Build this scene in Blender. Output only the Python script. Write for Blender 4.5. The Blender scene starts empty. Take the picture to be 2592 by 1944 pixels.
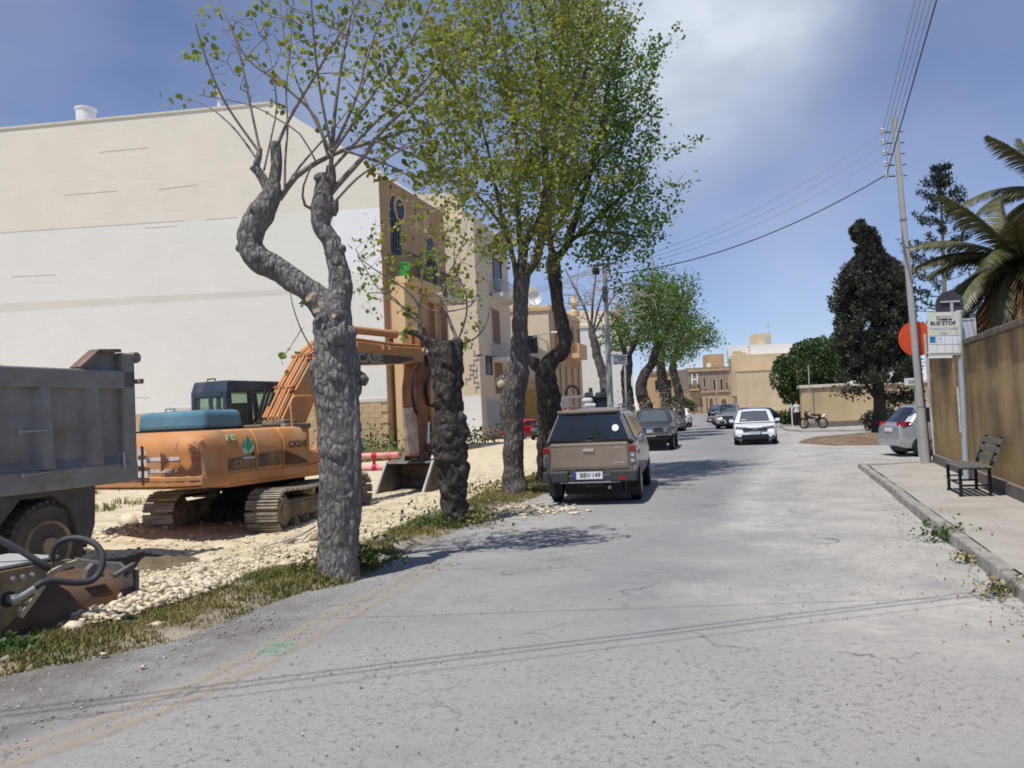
import bpy, math, random
import numpy as np
from mathutils import Vector as V, Matrix, noise
random.seed(7); rng = np.random.default_rng(7)
sc = bpy.context.scene
R = math.radians
# ------------------------------------------------------------------ camera
EYE = V((0, 0, 1.72)); FPX = 2100.0
cam_d = bpy.data.cameras.new('camera'); cam = bpy.data.objects.new('camera', cam_d)
sc.collection.objects.link(cam); sc.camera = cam
cam_d.sensor_width = 36; cam_d.lens = 36 * FPX / 2592; cam_d.clip_start = .05; cam_d.clip_end = 3000
CM = Matrix.Rotation(R(90 + 2.13), 3, 'X') @ Matrix.Rotation(R(-2.65), 3, 'Z')
cam.matrix_world = Matrix.Translation(EYE) @ CM.to_4x4()
# ------------------------------------------------------------------ sky, sun, exposure
SUN = V((-.25, -.36, 1)).normalized()
sun_el = math.asin(SUN.z); sun_az = math.atan2(SUN.x, SUN.y)
sl = bpy.data.lights.new('sun', 'SUN'); so = bpy.data.objects.new('sun', sl); sc.collection.objects.link(so)
sl.energy = 4.0; sl.angle = R(.5); sl.color = (1, .965, .9)
so.rotation_euler = SUN.to_track_quat('Z', 'Y').to_euler()
vs_ = sc.view_settings
sc.display_settings.display_device = 'sRGB'
vs_.view_transform = 'Standard'; vs_.look = 'None'; vs_.gamma = 1; vs_.use_curve_mapping = False
vs_.exposure = .16
sc.render.engine = 'CYCLES'
sc.cycles.use_denoising = True; sc.cycles.filter_width = 1.75
sc.cycles.max_bounces = 6; sc.cycles.transparent_max_bounces = 8
# helpers that turn a place seen in the photograph into a point of the scene
def ray(px, py):
    return CM @ V(((px - 1296) / FPX, -(py - 972) / FPX, -1))
def G(px, py, z=0.0):
    d = ray(px, py); t = (z - EYE.z) / d.z
    return EYE + d * t
def A(px, py, y):
    d = ray(px, py); return EYE + d * (y / d.y)

def build_world():
    w = bpy.data.worlds.new('World'); sc.world = w; w.use_nodes = True
    nt = w.node_tree; nt.nodes.clear(); N = nt.nodes.new; L = nt.links.new
    out = N('ShaderNodeOutputWorld'); bg = N('ShaderNodeBackground'); bg.inputs[1].default_value = .104
    sky = N('ShaderNodeTexSky'); sky.sky_type = 'NISHITA'; sky.sun_disc = False
    sky.sun_elevation = sun_el; sky.sun_rotation = sun_az; sky.air_density = .85; sky.dust_density = .02; sky.ozone_density = 3.0
    tint = N('ShaderNodeMix'); tint.data_type = 'RGBA'; tint.blend_type = 'MULTIPLY'; tint.inputs[0].default_value = 1
    tint.inputs[7].default_value = (.87, .85, .99, 1); L(sky.outputs[0], tint.inputs[6])
    tc = N('ShaderNodeTexCoord')
    mp = N('ShaderNodeMapping'); mp.inputs['Scale'].default_value = (1, 1, 2.2); L(tc.outputs['Generated'], mp.inputs[0])
    n1 = N('ShaderNodeTexNoise'); n1.inputs['Scale'].default_value = 2.6; n1.inputs['Detail'].default_value = 7; n1.inputs['Roughness'].default_value = .55
    L(mp.outputs[0], n1.inputs[0])
    cur = None
    # cloud banks: a direction, a width and a weight
    for (px, py, wd, wt) in ((1790, 20, .24, 1.1), (1600, 60, .16, .7), (1960, 120, .12, .5), (1720, 420, .12, .40), (2000, 640, .15, .32), (60, 80, .15, .18), (860, 230, .12, .25), (1500, 700, .22, .15)):
        d = ray(px, py).normalized()
        dp = N('ShaderNodeVectorMath'); dp.operation = 'DISTANCE'; L(tc.outputs['Generated'], dp.inputs[0]); dp.inputs[1].default_value = d
        mr = N('ShaderNodeMapRange'); mr.interpolation_type = 'SMOOTHERSTEP'
        mr.inputs[1].default_value = wd; mr.inputs[2].default_value = 0; mr.inputs[3].default_value = 0; mr.inputs[4].default_value = wt
        L(dp.outputs['Value'], mr.inputs[0])
        if cur is None: cur = mr.outputs[0]
        else:
            a = N('ShaderNodeMath'); a.operation = 'ADD'; L(cur, a.inputs[0]); L(mr.outputs[0], a.inputs[1]); cur = a.outputs[0]
    nm = N('ShaderNodeMapRange'); nm.inputs[1].default_value = .22; nm.inputs[2].default_value = .80; L(n1.outputs[0], nm.inputs[0])
    mu = N('ShaderNodeMath'); mu.operation = 'MULTIPLY'; L(cur, mu.inputs[0]); L(nm.outputs[0], mu.inputs[1])
    # thin veil everywhere else
    n2 = N('ShaderNodeTexNoise'); n2.inputs['Scale'].default_value = 1.7; n2.inputs['Detail'].default_value = 5; L(mp.outputs[0], n2.inputs[0])
    nv = N('ShaderNodeMapRange'); nv.inputs[1].default_value = .42; nv.inputs[2].default_value = .8; nv.inputs[4].default_value = .30; L(n2.outputs[0], nv.inputs[0])
    ad = N('ShaderNodeMath'); ad.operation = 'ADD'; ad.use_clamp = True; L(mu.outputs[0], ad.inputs[0]); L(nv.outputs[0], ad.inputs[1])
    mx = N('ShaderNodeMix'); mx.data_type = 'RGBA'; mx.inputs[7].default_value = (6.0, 6.5, 7.4, 1)
    L(ad.outputs[0], mx.inputs[0]); L(tint.outputs[2], mx.inputs[6])
    L(mx.outputs[2], bg.inputs[0]); L(bg.outputs[0], out.inputs[0])
build_world()

# ------------------------------------------------------------------ mesh helpers
class MB:
    def __init__(s): s.v = []; s.f = []; s.m = []; s.M = None
    def add(s, vs, fs, m=0):
        o = len(s.v)
        if s.M is not None: vs = [s.M @ V(p) for p in vs]
        s.v += [tuple(p) for p in vs]; s.f += [tuple(i + o for i in f) for f in fs]; s.m += [m] * len(fs)
        return s
    def box(s, c, d, m=0, rz=0, rx=0, ry=0, taper=None):
        x, y, z = d[0] / 2, d[1] / 2, d[2] / 2
        t = taper or (1, 1)
        p = [(-x, -y, -z), (x, -y, -z), (x, y, -z), (-x, y, -z), (-x * t[0], -y * t[1], z), (x * t[0], -y * t[1], z), (x * t[0], y * t[1], z), (-x * t[0], y * t[1], z)]
        M = Matrix.Rotation(rz, 3, 'Z') @ Matrix.Rotation(ry, 3, 'Y') @ Matrix.Rotation(rx, 3, 'X')
        return s.add([M @ V(q) + V(c) for q in p], [(0, 3, 2, 1), (4, 5, 6, 7), (0, 1, 5, 4), (1, 2, 6, 5), (2, 3, 7, 6), (3, 0, 4, 7)], m)
    def bar(s, a, b, w, h, m=0, up=(0, 0, 1)):
        a = V(a); b = V(b); d = (b - a); L = d.length; d.normalize(); u = V(up)
        x = d.cross(u)
        if x.length < 1e-4: x = d.cross(V((1, 0, 0)))
        x.normalize(); z = x.cross(d)
        p = [a + x * sx * w / 2 + z * sz * h / 2 + d * t for t in (0, L) for sx, sz in ((-1, -1), (1, -1), (1, 1), (-1, 1))]
        return s.add(p, [(3, 2, 1, 0), (4, 5, 6, 7), (0, 1, 5, 4), (1, 2, 6, 5), (2, 3, 7, 6), (3, 0, 4, 7)], m)
    def prism(s, poly, a, b, axis='x', m=0):
        # poly: points in the two other axes, extruded from a to b along axis
        n = len(poly)
        def pt(q, t):
            return {'x': (t, q[0], q[1]), 'y': (q[0], t, q[1]), 'z': (q[0], q[1], t)}[axis]
        vs = [pt(q, a) for q in poly] + [pt(q, b) for q in poly]
        fs = [tuple(range(n - 1, -1, -1)), tuple(range(n, 2 * n))] + [(i, (i + 1) % n, n + (i + 1) % n, n + i) for i in range(n)]
        return s.add(vs, fs, m)
    def tube(s, pts, rad, n=8, m=0, caps=True, jit=0, seed=0):
        pts = [V(p) for p in pts]
        if not hasattr(rad, '__len__'): rad = [rad] * len(pts)
        vs = []; fs = []; prev = None
        for i, p in enumerate(pts):
            d = (pts[min(i + 1, len(pts) - 1)] - pts[max(i - 1, 0)]).normalized()
            if prev is None:
                x = d.cross(V((0, 1, 0)));
                if x.length < .1: x = d.cross(V((1, 0, 0)))
            else: x = prev - d * prev.dot(d)
            x.normalize(); prev = x; y = d.cross(x)
            for k in range(n):
                a = 2 * math.pi * k / n; vs.append(p + (x * math.cos(a) + y * math.sin(a)) * rad[i])
        for i in range(len(pts) - 1):
            for k in range(n):
                fs.append((i * n + k, i * n + (k + 1) % n, (i + 1) * n + (k + 1) % n, (i + 1) * n + k))
        if caps:
            fs.append(tuple(range(n - 1, -1, -1))); fs.append(tuple(range((len(pts) - 1) * n, len(pts) * n)))
        return s.add(vs, fs, m)
    def lathe(s, prof, n=24, axis='z', c=(0, 0, 0), m=0, cap=True):
        vs = []; fs = []
        for (r, h) in prof:
            for k in range(n):
                a = 2 * math.pi * k / n; x, y = r * math.cos(a), r * math.sin(a)
                q = {'z': (x, y, h), 'x': (h, x, y), 'y': (y, h, x)}[axis]
                vs.append((q[0] + c[0], q[1] + c[1], q[2] + c[2]))
        for i in range(len(prof) - 1):
            for k in range(n):
                fs.append((i * n + k, i * n + (k + 1) % n, (i + 1) * n + (k + 1) % n, (i + 1) * n + k))
        if cap:
            fs.append(tuple(range(n - 1, -1, -1))); fs.append(tuple(range((len(prof) - 1) * n, len(prof) * n)))
        return s.add(vs, fs, m)
    def mesh(s, name):
        me = bpy.data.meshes.new(name); me.from_pydata(s.v, [], s.f); 
        if any(s.m): me.polygons.foreach_set('material_index', s.m)
        return me
def link(name, me, mats, parent=None, smooth=None, bevel=0, seg=2, loc=None, rotz=0):
    o = bpy.data.objects.new(name, me); sc.collection.objects.link(o)
    for m in (mats if isinstance(mats, (list, tuple)) else [mats]): me.materials.append(m)
    if smooth is not None:
        me.polygons.foreach_set('use_smooth', [True] * len(me.polygons)); me.set_sharp_from_angle(angle=R(smooth))
    if bevel:
        b = o.modifiers.new('edge', 'BEVEL'); b.width = bevel; b.segments = seg; b.limit_method = 'ANGLE'; b.angle_limit = R(35)
    if parent: o.parent = parent
    if loc is not None: o.location = loc
    o.rotation_euler.z = rotz
    return o
def obj(name, mb, mats, parent=None, **k): return link(name, mb.mesh(name), mats, parent, **k)
def npmesh(name, v, f):
    me = bpy.data.meshes.new(name); v = np.asarray(v, np.float32); f = np.asarray(f, np.int32)
    me.vertices.add(len(v)); me.vertices.foreach_set('co', v.ravel())
    k = f.shape[1]; me.loops.add(f.size); me.loops.foreach_set('vertex_index', f.ravel())
    me.polygons.add(len(f)); me.polygons.foreach_set('loop_start', np.arange(0, f.size, k, dtype=np.int32)); me.polygons.foreach_set('loop_total', np.full(len(f), k, np.int32))
    me.update(calc_edges=True); me.validate()
    return me
def tag(o, label=None, cat=None, group=None, kind=None):
    if label: o['label'] = label
    if cat: o['category'] = cat
    if group: o['group'] = group
    if kind: o['kind'] = kind
    return o
def thing(name, label, cat, loc=(0, 0, 0), rotz=0, group=None):
    o = bpy.data.objects.new(name, None); sc.collection.objects.link(o); o.empty_display_size = .1
    o.location = loc; o.rotation_euler.z = rotz
    return tag(o, label, cat, group)
def struct(o): o['kind'] = 'structure'; return o
def bake(o):
    dg = bpy.context.evaluated_depsgraph_get(); me = bpy.data.meshes.new_from_object(o.evaluated_get(dg)); return me
def text(body, size, m, parent, M, depth=.002, name='lettering', align='CENTER', bold=0, sx=1):
    cu = bpy.data.curves.new('t', 'FONT'); cu.body = body; cu.size = size; cu.align_x = align; cu.align_y = 'CENTER'; cu.extrude = depth; cu.offset = bold; cu.resolution_u = 2
    t = bpy.data.objects.new('t', cu); sc.collection.objects.link(t); me = bake(t); bpy.data.objects.remove(t)
    me.transform(M @ Matrix.Scale(sx, 4, (1, 0, 0))); me.materials.clear(); me.name = name
    return link(name, me, m, parent)
def children(o): return [c for c in bpy.data.objects if c.parent is o]
def copy_tree(o, parent=None, kids=None):
    c = o.copy(); sc.collection.objects.link(c)
    if parent: c.parent = parent
    for ch in children(o): copy_tree(ch, c)
    return c
UPX = Matrix(((1, 0, 0, 0), (0, 0, -1, 0), (0, 1, 0, 0), (0, 0, 0, 1)))   # text lying in XZ, read from -Y

# ------------------------------------------------------------------ materials
MC = {}
def mat(name, col, rough=.75, metal=0, var=.18, vs=2.5, bump=.15, bs=30, spec=.35, col2=None, thr=.55, soft=.12, s2=3, coat=0, stretch=None, island=0, trans=0, bdist=.02):
    if name in MC: return MC[name]
    m = bpy.data.materials.new(name); m.use_nodes = True; nt = m.node_tree; N = nt.nodes.new; L = nt.links.new
    p = nt.nodes['Principled BSDF']; p.inputs['Roughness'].default_value = rough; p.inputs['Metallic'].default_value = metal
    p.inputs['Specular IOR Level'].default_value = spec; p.inputs['Coat Weight'].default_value = coat; p.inputs['Coat Roughness'].default_value = .06
    tc = N('ShaderNodeTexCoord'); src = tc.outputs['Object']
    if stretch:
        mp = N('ShaderNodeMapping'); mp.inputs['Scale'].default_value = stretch; L(src, mp.inputs[0]); src = mp.outputs[0]
    n = N('ShaderNodeTexNoise'); n.inputs['Scale'].default_value = vs; n.inputs['Detail'].default_value = 6; n.inputs['Roughness'].default_value = .62; L(src, n.inputs[0])
    r = N('ShaderNodeMapRange'); r.inputs[1].default_value = .28; r.inputs[2].default_value = .72; r.inputs[3].default_value = 1 - var; r.inputs[4].default_value = 1 + var; L(n.outputs[0], r.inputs[0])
    fac = r.outputs[0]
    if island:
        g = N('ShaderNodeNewGeometry'); r2 = N('ShaderNodeMapRange'); r2.inputs[3].default_value = 1 - island; r2.inputs[4].default_value = 1 + island; L(g.outputs['Random Per Island'], r2.inputs[0])
        mm = N('ShaderNodeMath'); mm.operation = 'MULTIPLY'; L(fac, mm.inputs[0]); L(r2.outputs[0], mm.inputs[1]); fac = mm.outputs[0]
    base = N('ShaderNodeRGB'); base.outputs[0].default_value = (*col, 1); cur = base.outputs[0]
    if col2:
        n3 = N('ShaderNodeTexNoise'); n3.inputs['Scale'].default_value = s2; n3.inputs['Detail'].default_value = 8; n3.inputs['Roughness'].default_value = .65; L(src, n3.inputs[0])
        r3 = N('ShaderNodeMapRange'); r3.inputs[1].default_value = thr - soft; r3.inputs[2].default_value = thr + soft; L(n3.outputs[0], r3.inputs[0])
        mx = N('ShaderNodeMix'); mx.data_type = 'RGBA'; mx.inputs[7].default_value = (*col2, 1); L(r3.outputs[0], mx.inputs[0]); L(cur, mx.inputs[6]); cur = mx.outputs[2]
    vm = N('ShaderNodeVectorMath'); vm.operation = 'SCALE'; L(cur, vm.inputs[0]); L(fac, vm.inputs['Scale'])
    L(vm.outputs[0], p.inputs['Base Color'])
    if bump:
        nb = N('ShaderNodeTexNoise'); nb.inputs['Scale'].default_value = bs; nb.inputs['Detail'].default_value = 5; L(src, nb.inputs[0])
        b = N('ShaderNodeBump'); b.inputs['Strength'].default_value = bump; b.inputs['Distance'].default_value = bdist; L(nb.outputs[0], b.inputs['Height']); L(b.outputs[0], p.inputs['Normal'])
    if trans:
        t = N('ShaderNodeBsdfTranslucent'); L(vm.outputs[0], t.inputs[0]); ms = N('ShaderNodeMixShader'); ms.inputs[0].default_value = trans
        L(p.outputs[0], ms.inputs[1]); L(t.outputs[0], ms.inputs[2]); L(ms.outputs[0], nt.nodes['Material Output'].inputs[0])
    MC[name] = m; return m
def stone_mat(name, col, dark, course=.27, block=.6, joint=.25, streak=0.0, topdark=None, var=.12, axis='x', vscale=1.2, off=.4):
    """weathered limestone masonry: faint courses, vertical run-off stains; axis = horizontal object axis of the wall"""
    if name in MC: return MC[name]
    m = bpy.data.materials.new(name); m.use_nodes = True; nt = m.node_tree; N = nt.nodes.new; L = nt.links.new
    p = nt.nodes['Principled BSDF']; p.inputs['Roughness'].default_value = .9; p.inputs['Specular IOR Level'].default_value = .15
    tc = N('ShaderNodeTexCoord'); sx = N('ShaderNodeSeparateXYZ'); L(tc.outputs['Object'], sx.inputs[0])
    cb = N('ShaderNodeCombineXYZ'); L(sx.outputs['X' if axis == 'x' else 'Y'], cb.inputs[0]); L(sx.outputs['Z'], cb.inputs[1])
    br = N('ShaderNodeTexBrick'); br.inputs['Scale'].default_value = 1; br.inputs['Brick Width'].default_value = block; br.inputs['Row Height'].default_value = course
    br.inputs['Mortar Size'].default_value = .008; br.inputs['Mortar Smooth'].default_value = .4; br.inputs['Color1'].default_value = (*col, 1)
    br.inputs['Color2'].default_value = (*[c * (1 - var * .45) for c in col], 1); br.inputs['Mortar'].default_value = (*[c * (1 - joint) for c in col], 1); L(cb.outputs[0], br.inputs[0])
    n = N('ShaderNodeTexNoise'); n.inputs['Scale'].default_value = vscale; n.inputs['Detail'].default_value = 8; n.inputs['Roughness'].default_value = .65; L(tc.outputs['Object'], n.inputs[0])
    r = N('ShaderNodeMapRange'); r.inputs[1].default_value = .3; r.inputs[2].default_value = .7; r.inputs[3].default_value = 1 - var; r.inputs[4].default_value = 1 + var * .7; L(n.outputs[0], r.inputs[0])
    vm = N('ShaderNodeVectorMath'); vm.operation = 'SCALE'; L(br.outputs[0], vm.inputs[0]); L(r.outputs[0], vm.inputs['Scale']); cur = vm.outputs[0]
    if streak:
        mp = N('ShaderNodeMapping'); mp.inputs['Scale'].default_value = (1.5, 1.5, .13); L(tc.outputs['Object'], mp.inputs[0])
        n2 = N('ShaderNodeTexNoise'); n2.inputs['Scale'].default_value = 1.1; n2.inputs['Detail'].default_value = 7; n2.inputs['Roughness'].default_value = .6; L(mp.outputs[0], n2.inputs[0])
        r2 = N('ShaderNodeMapRange'); r2.inputs[1].default_value = off; r2.inputs[2].default_value = off + .2; r2.inputs[4].default_value = streak; L(n2.outputs[0], r2.inputs[0])
        n5 = N('ShaderNodeTexNoise'); n5.inputs['Scale'].default_value = .7; n5.inputs['Detail'].default_value = 6; L(tc.outputs['Object'], n5.inputs[0]); r5 = N('ShaderNodeMapRange'); r5.inputs[1].default_value = .36; r5.inputs[2].default_value = .60; r5.inputs[3].default_value = .25; L(n5.outputs[0], r5.inputs[0])
        m5 = N('ShaderNodeMath'); m5.operation = 'MULTIPLY'; L(r2.outputs[0], m5.inputs[0]); L(r5.outputs[0], m5.inputs[1]); f = m5.outputs[0]
        if topdark:
            r4 = N('ShaderNodeMapRange'); r4.inputs[1].default_value = topdark[0]; r4.inputs[2].default_value = topdark[1]; r4.inputs[3].default_value = topdark[2]; r4.inputs[4].default_value = 1; L(sx.outputs['Z'], r4.inputs[0])
            mm = N('ShaderNodeMath'); mm.operation = 'MULTIPLY'; L(f, mm.inputs[0]); L(r4.outputs[0], mm.inputs[1]); f = mm.outputs[0]
        mx = N('ShaderNodeMix'); mx.data_type = 'RGBA'; mx.inputs[7].default_value = (*dark, 1); L(f, mx.inputs[0]); L(cur, mx.inputs[6]); cur = mx.outputs[2]
    L(cur, p.inputs['Base Color'])
    b = N('ShaderNodeBump'); b.inputs['Strength'].default_value = .35; b.inputs['Distance'].default_value = .01
    nb = N('ShaderNodeTexNoise'); nb.inputs['Scale'].default_value = 14; nb.inputs['Detail'].default_value = 6; L(tc.outputs['Object'], nb.inputs[0])
    ad = N('ShaderNodeMath'); ad.operation = 'SUBTRACT'; L(nb.outputs[0], ad.inputs[0]); L(br.outputs['Fac'], ad.inputs[1]); L(ad.outputs[0], b.inputs['Height']); L(b.outputs[0], p.inputs['Normal'])
    MC[name] = m; return m
def glass_mat(name='car glass', col=(.018, .022, .028), rough=.06):
    return mat(name, col, rough=rough, var=.1, bump=0, spec=.4)
# ------------------------------------------------------------------ ground, road, lot, pavement
def poly(px): 
    a = np.array([tuple(G(*q)) for q in px]); o = np.argsort(a[:, 1]); return a[o]
RLp = poly([(-420, 1800), (0, 1712), (200, 1672), (440, 1622), (600, 1560), (760, 1500), (860, 1482), (960, 1436), (1080, 1374), (1220, 1314), (1340, 1264), (1425, 1226)])
RGp = poly([(-420, 1700), (0, 1622), (120, 1640), (300, 1592), (420, 1555), (520, 1520), (640, 1462), (760, 1440), (880, 1402), (1000, 1352), (1100, 1304), (1180, 1276), (1290, 1234), (1370, 1200)])
def xroad(y):
    y = np.asarray(y, float); x = np.interp(y, RLp[:, 1], RLp[:, 0]); e = RLp[-1]
    return np.where(y > e[1], e[0] + .225 * (y - e[1]), np.where(y < RLp[0, 1], RLp[0, 0] - .55 * (RLp[0, 1] - y), x))
def xlot(y):
    y = np.asarray(y, float); x = np.interp(y, RGp[:, 1], RGp[:, 0]); e = RGp[-1]
    x = np.where(y > e[1], e[0] + .225 * (y - e[1]), np.where(y < RGp[0, 1], RGp[0, 0] - .55 * (RGp[0, 1] - y), x))
    return np.minimum(x, xroad(y) - .12)
def fb(x, y, s, o=4, seed=0):
    return noise.fractal(V((x * s + seed * 17.3, y * s - seed * 9.1, seed * 3.7)), .9, 2.1, o)
def lot_h(x, y):
    d = float(xlot(y)) - x
    if d < 0: return .012
    k = min(d / .7, 1); k = k * k * (3 - 2 * k); far = max(0., min(1., (30 - y) / 12))
    h = .015 + far * k * (.07 + .06 * fb(x, y, .55, 4, 1) + .028 * fb(x, y, 2.6, 4, 2))
    # bank beside the attachment and the stone heap in the middle of the lot
    h += .10 * math.exp(-((x + 3.9) / 1.0) ** 2 - ((y - 8.0) / 1.0) ** 2) + .12 * math.exp(-((x + 6.2) / .8) ** 2 - ((y - 13.6) / .7) ** 2)
    return h
def attr(me, name, arr):
    a = me.attributes.new(name, 'FLOAT', 'POINT'); a.data.foreach_set('value', np.asarray(arr, np.float32))
# whole ground to the horizon
gm = MB(); gm.add([(-900, -400, -.06), (900, -400, -.06), (900, 1500, -.06), (-900, 1500, -.06)], [(0, 1, 2, 3)])
struct(obj('ground', gm, mat('dry ground', (.36, .31, .24), rough=.95, var=.2, vs=.3, bump=.3, bs=6)))

def node_math(nt, op, a, b=None, clamp=False):
    n = nt.nodes.new('ShaderNodeMath'); n.operation = op; n.use_clamp = clamp
    for i, q in enumerate((a, b)):
        if q is None: continue
        if isinstance(q, (int, float)): n.inputs[i].default_value = q
        else: nt.links.new(q, n.inputs[i])
    return n.outputs[0]
def node_noise(nt, vec, s, d=6, rough=.6, dist=0):
    n = nt.nodes.new('ShaderNodeTexNoise'); n.inputs['Scale'].default_value = s; n.inputs['Detail'].default_value = d; n.inputs['Roughness'].default_value = rough; n.inputs['Distortion'].default_value = dist
    nt.links.new(vec, n.inputs[0]); return n.outputs[0]
def node_range(nt, x, a, b, c=0., d=1.):
    n = nt.nodes.new('ShaderNodeMapRange'); n.inputs[1].default_value = a; n.inputs[2].default_value = b; n.inputs[3].default_value = c; n.inputs[4].default_value = d
    nt.links.new(x, n.inputs[0]); return n.outputs[0]
def node_mix(nt, f, a, b):
    n = nt.nodes.new('ShaderNodeMix'); n.data_type = 'RGBA'
    if isinstance(f, float): n.inputs[0].default_value = f
    else: nt.links.new(f, n.inputs[0])
    for i, q in ((6, a), (7, b)):
        if isinstance(q, tuple): n.inputs[i].default_value = (*q, 1)
        else: nt.links.new(q, n.inputs[i])
    return n.outputs[2]
def asphalt(nt, vec, use_attr=True):
    at = lambda k: (lambda n: (setattr(n, 'attribute_name', k), n.outputs['Fac'])[1])(nt.nodes.new('ShaderNodeAttribute'))
    c = node_mix(nt, node_range(nt, node_noise(nt, vec, .45, 6), .35, .65), (.245, .243, .245), (.315, .308, .30))
    c = node_mix(nt, node_range(nt, node_noise(nt, vec, 1.7, 7, .7), .52, .68), c, (.255, .235, .215))
    if use_attr:
        tr = node_math(nt, 'MULTIPLY', at('tr'), node_range(nt, node_noise(nt, vec, .8, 5), .3, .7, .3, 1))
        c = node_mix(nt, tr, c, (.195, .205, .225))
        du = node_math(nt, 'MULTIPLY', at('du'), node_math(nt, 'MULTIPLY', node_range(nt, node_noise(nt, vec, 1.1, 8, .7), .32, .6, .1, 1), node_range(nt, node_noise(nt, vec, 9, 8, .75), .3, .62, .35, 1)))
        c = node_mix(nt, du, c, (.52, .49, .44))
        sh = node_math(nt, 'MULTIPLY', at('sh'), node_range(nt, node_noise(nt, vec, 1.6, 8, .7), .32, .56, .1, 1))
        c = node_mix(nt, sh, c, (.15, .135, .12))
        # oval repair patches of newer tar and worn hollows
        c = node_mix(nt, node_math(nt, 'MULTIPLY', at('pa'), .75), c, (.17, .18, .195))
    grit = node_noise(nt, vec, 55, 4, .75); grit2 = node_noise(nt, vec, 17, 5, .8)
    c = node_mix(nt, node_range(nt, node_noise(nt, vec, 7, 7, .7), .42, .72, 0, .38), c, (.20, .19, .18))
    c = node_mix(nt, node_range(nt, node_noise(nt, vec, 3.1, 7, .72), .54, .70, 0, .5), c, (.36, .345, .32))
    if use_attr: c = node_mix(nt, node_math(nt, 'MULTIPLY', at('ro'), .75), c, (.335, .315, .295))
    rough_zone = node_range(nt, node_noise(nt, vec, .6, 5, .6), .46, .68, .02, .45)
    if use_attr: rough_zone = node_math(nt, 'MULTIPLY', node_math(nt, 'MAXIMUM', rough_zone, at('ro')), node_math(nt, 'SUBTRACT', 1.0, at('tr')))
    sp = node_math(nt, 'MULTIPLY', node_range(nt, grit, .50, .64), node_math(nt, 'MULTIPLY', rough_zone, .75))
    c = node_mix(nt, sp, c, (.46, .44, .41))
    sp2 = node_math(nt, 'MULTIPLY', node_range(nt, grit2, .52, .66), node_math(nt, 'MULTIPLY', rough_zone, .8))
    c = node_mix(nt, sp2, c, (.11, .105, .10))
    # cracks
    vo = nt.nodes.new('ShaderNodeTexVoronoi'); vo.feature = 'DISTANCE_TO_EDGE'; vo.inputs['Scale'].default_value = .42
    wv = nt.nodes.new('ShaderNodeVectorMath'); wv.operation = 'ADD'; nn = nt.nodes.new('ShaderNodeTexNoise'); nn.inputs['Scale'].default_value = 1.3; nn.inputs['Detail'].default_value = 7; nt.links.new(vec, nn.inputs[0])
    sc_ = nt.nodes.new('ShaderNodeVectorMath'); sc_.operation = 'SCALE'; sc_.inputs['Scale'].default_value = 1.5; nt.links.new(nn.outputs[1], sc_.inputs[0]); nt.links.new(vec, wv.inputs[0]); nt.links.new(sc_.outputs[0], wv.inputs[1]); nt.links.new(wv.outputs[0], vo.inputs['Vector'])
    ck = node_math(nt, 'MULTIPLY', node_range(nt, vo.outputs['Distance'], .0, .012, 1, 0), node_range(nt, node_noise(nt, vec, .7, 3), .5, .62, 0, .8))
    c = node_mix(nt, ck, c, (.09, .085, .08))
    h = node_math(nt, 'ADD', node_math(nt, 'MULTIPLY', node_math(nt, 'ADD', grit, grit2), node_math(nt, 'ADD', rough_zone, .35)), node_math(nt, 'MULTIPLY', ck, -1.0))
    return c, h
def road_material(name, paint=None):
    m = bpy.data.materials.new(name); m.use_nodes = True; nt = m.node_tree; L = nt.links.new
    p = nt.nodes['Principled BSDF']; p.inputs['Roughness'].default_value = .88; p.inputs['Specular IOR Level'].default_value = .25
    tc = nt.nodes.new('ShaderNodeTexCoord'); vec = tc.outputs['Object']
    c, h = asphalt(nt, vec, use_attr=not paint)
    if paint:
        w = node_range(nt, node_noise(nt, vec, 2.2, 9, .75), .34, .62, .62, .06)
        c = node_mix(nt, w, c, paint)
    L(c, p.inputs['Base Color'])
    b = nt.nodes.new('ShaderNodeBump'); b.inputs['Strength'].default_value = .55; b.inputs['Distance'].default_value = .012; L(h, b.inputs['Height']); L(b.outputs[0], p.inputs['Normal'])
    return m
ROAD_M = road_material('worn asphalt')
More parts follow.
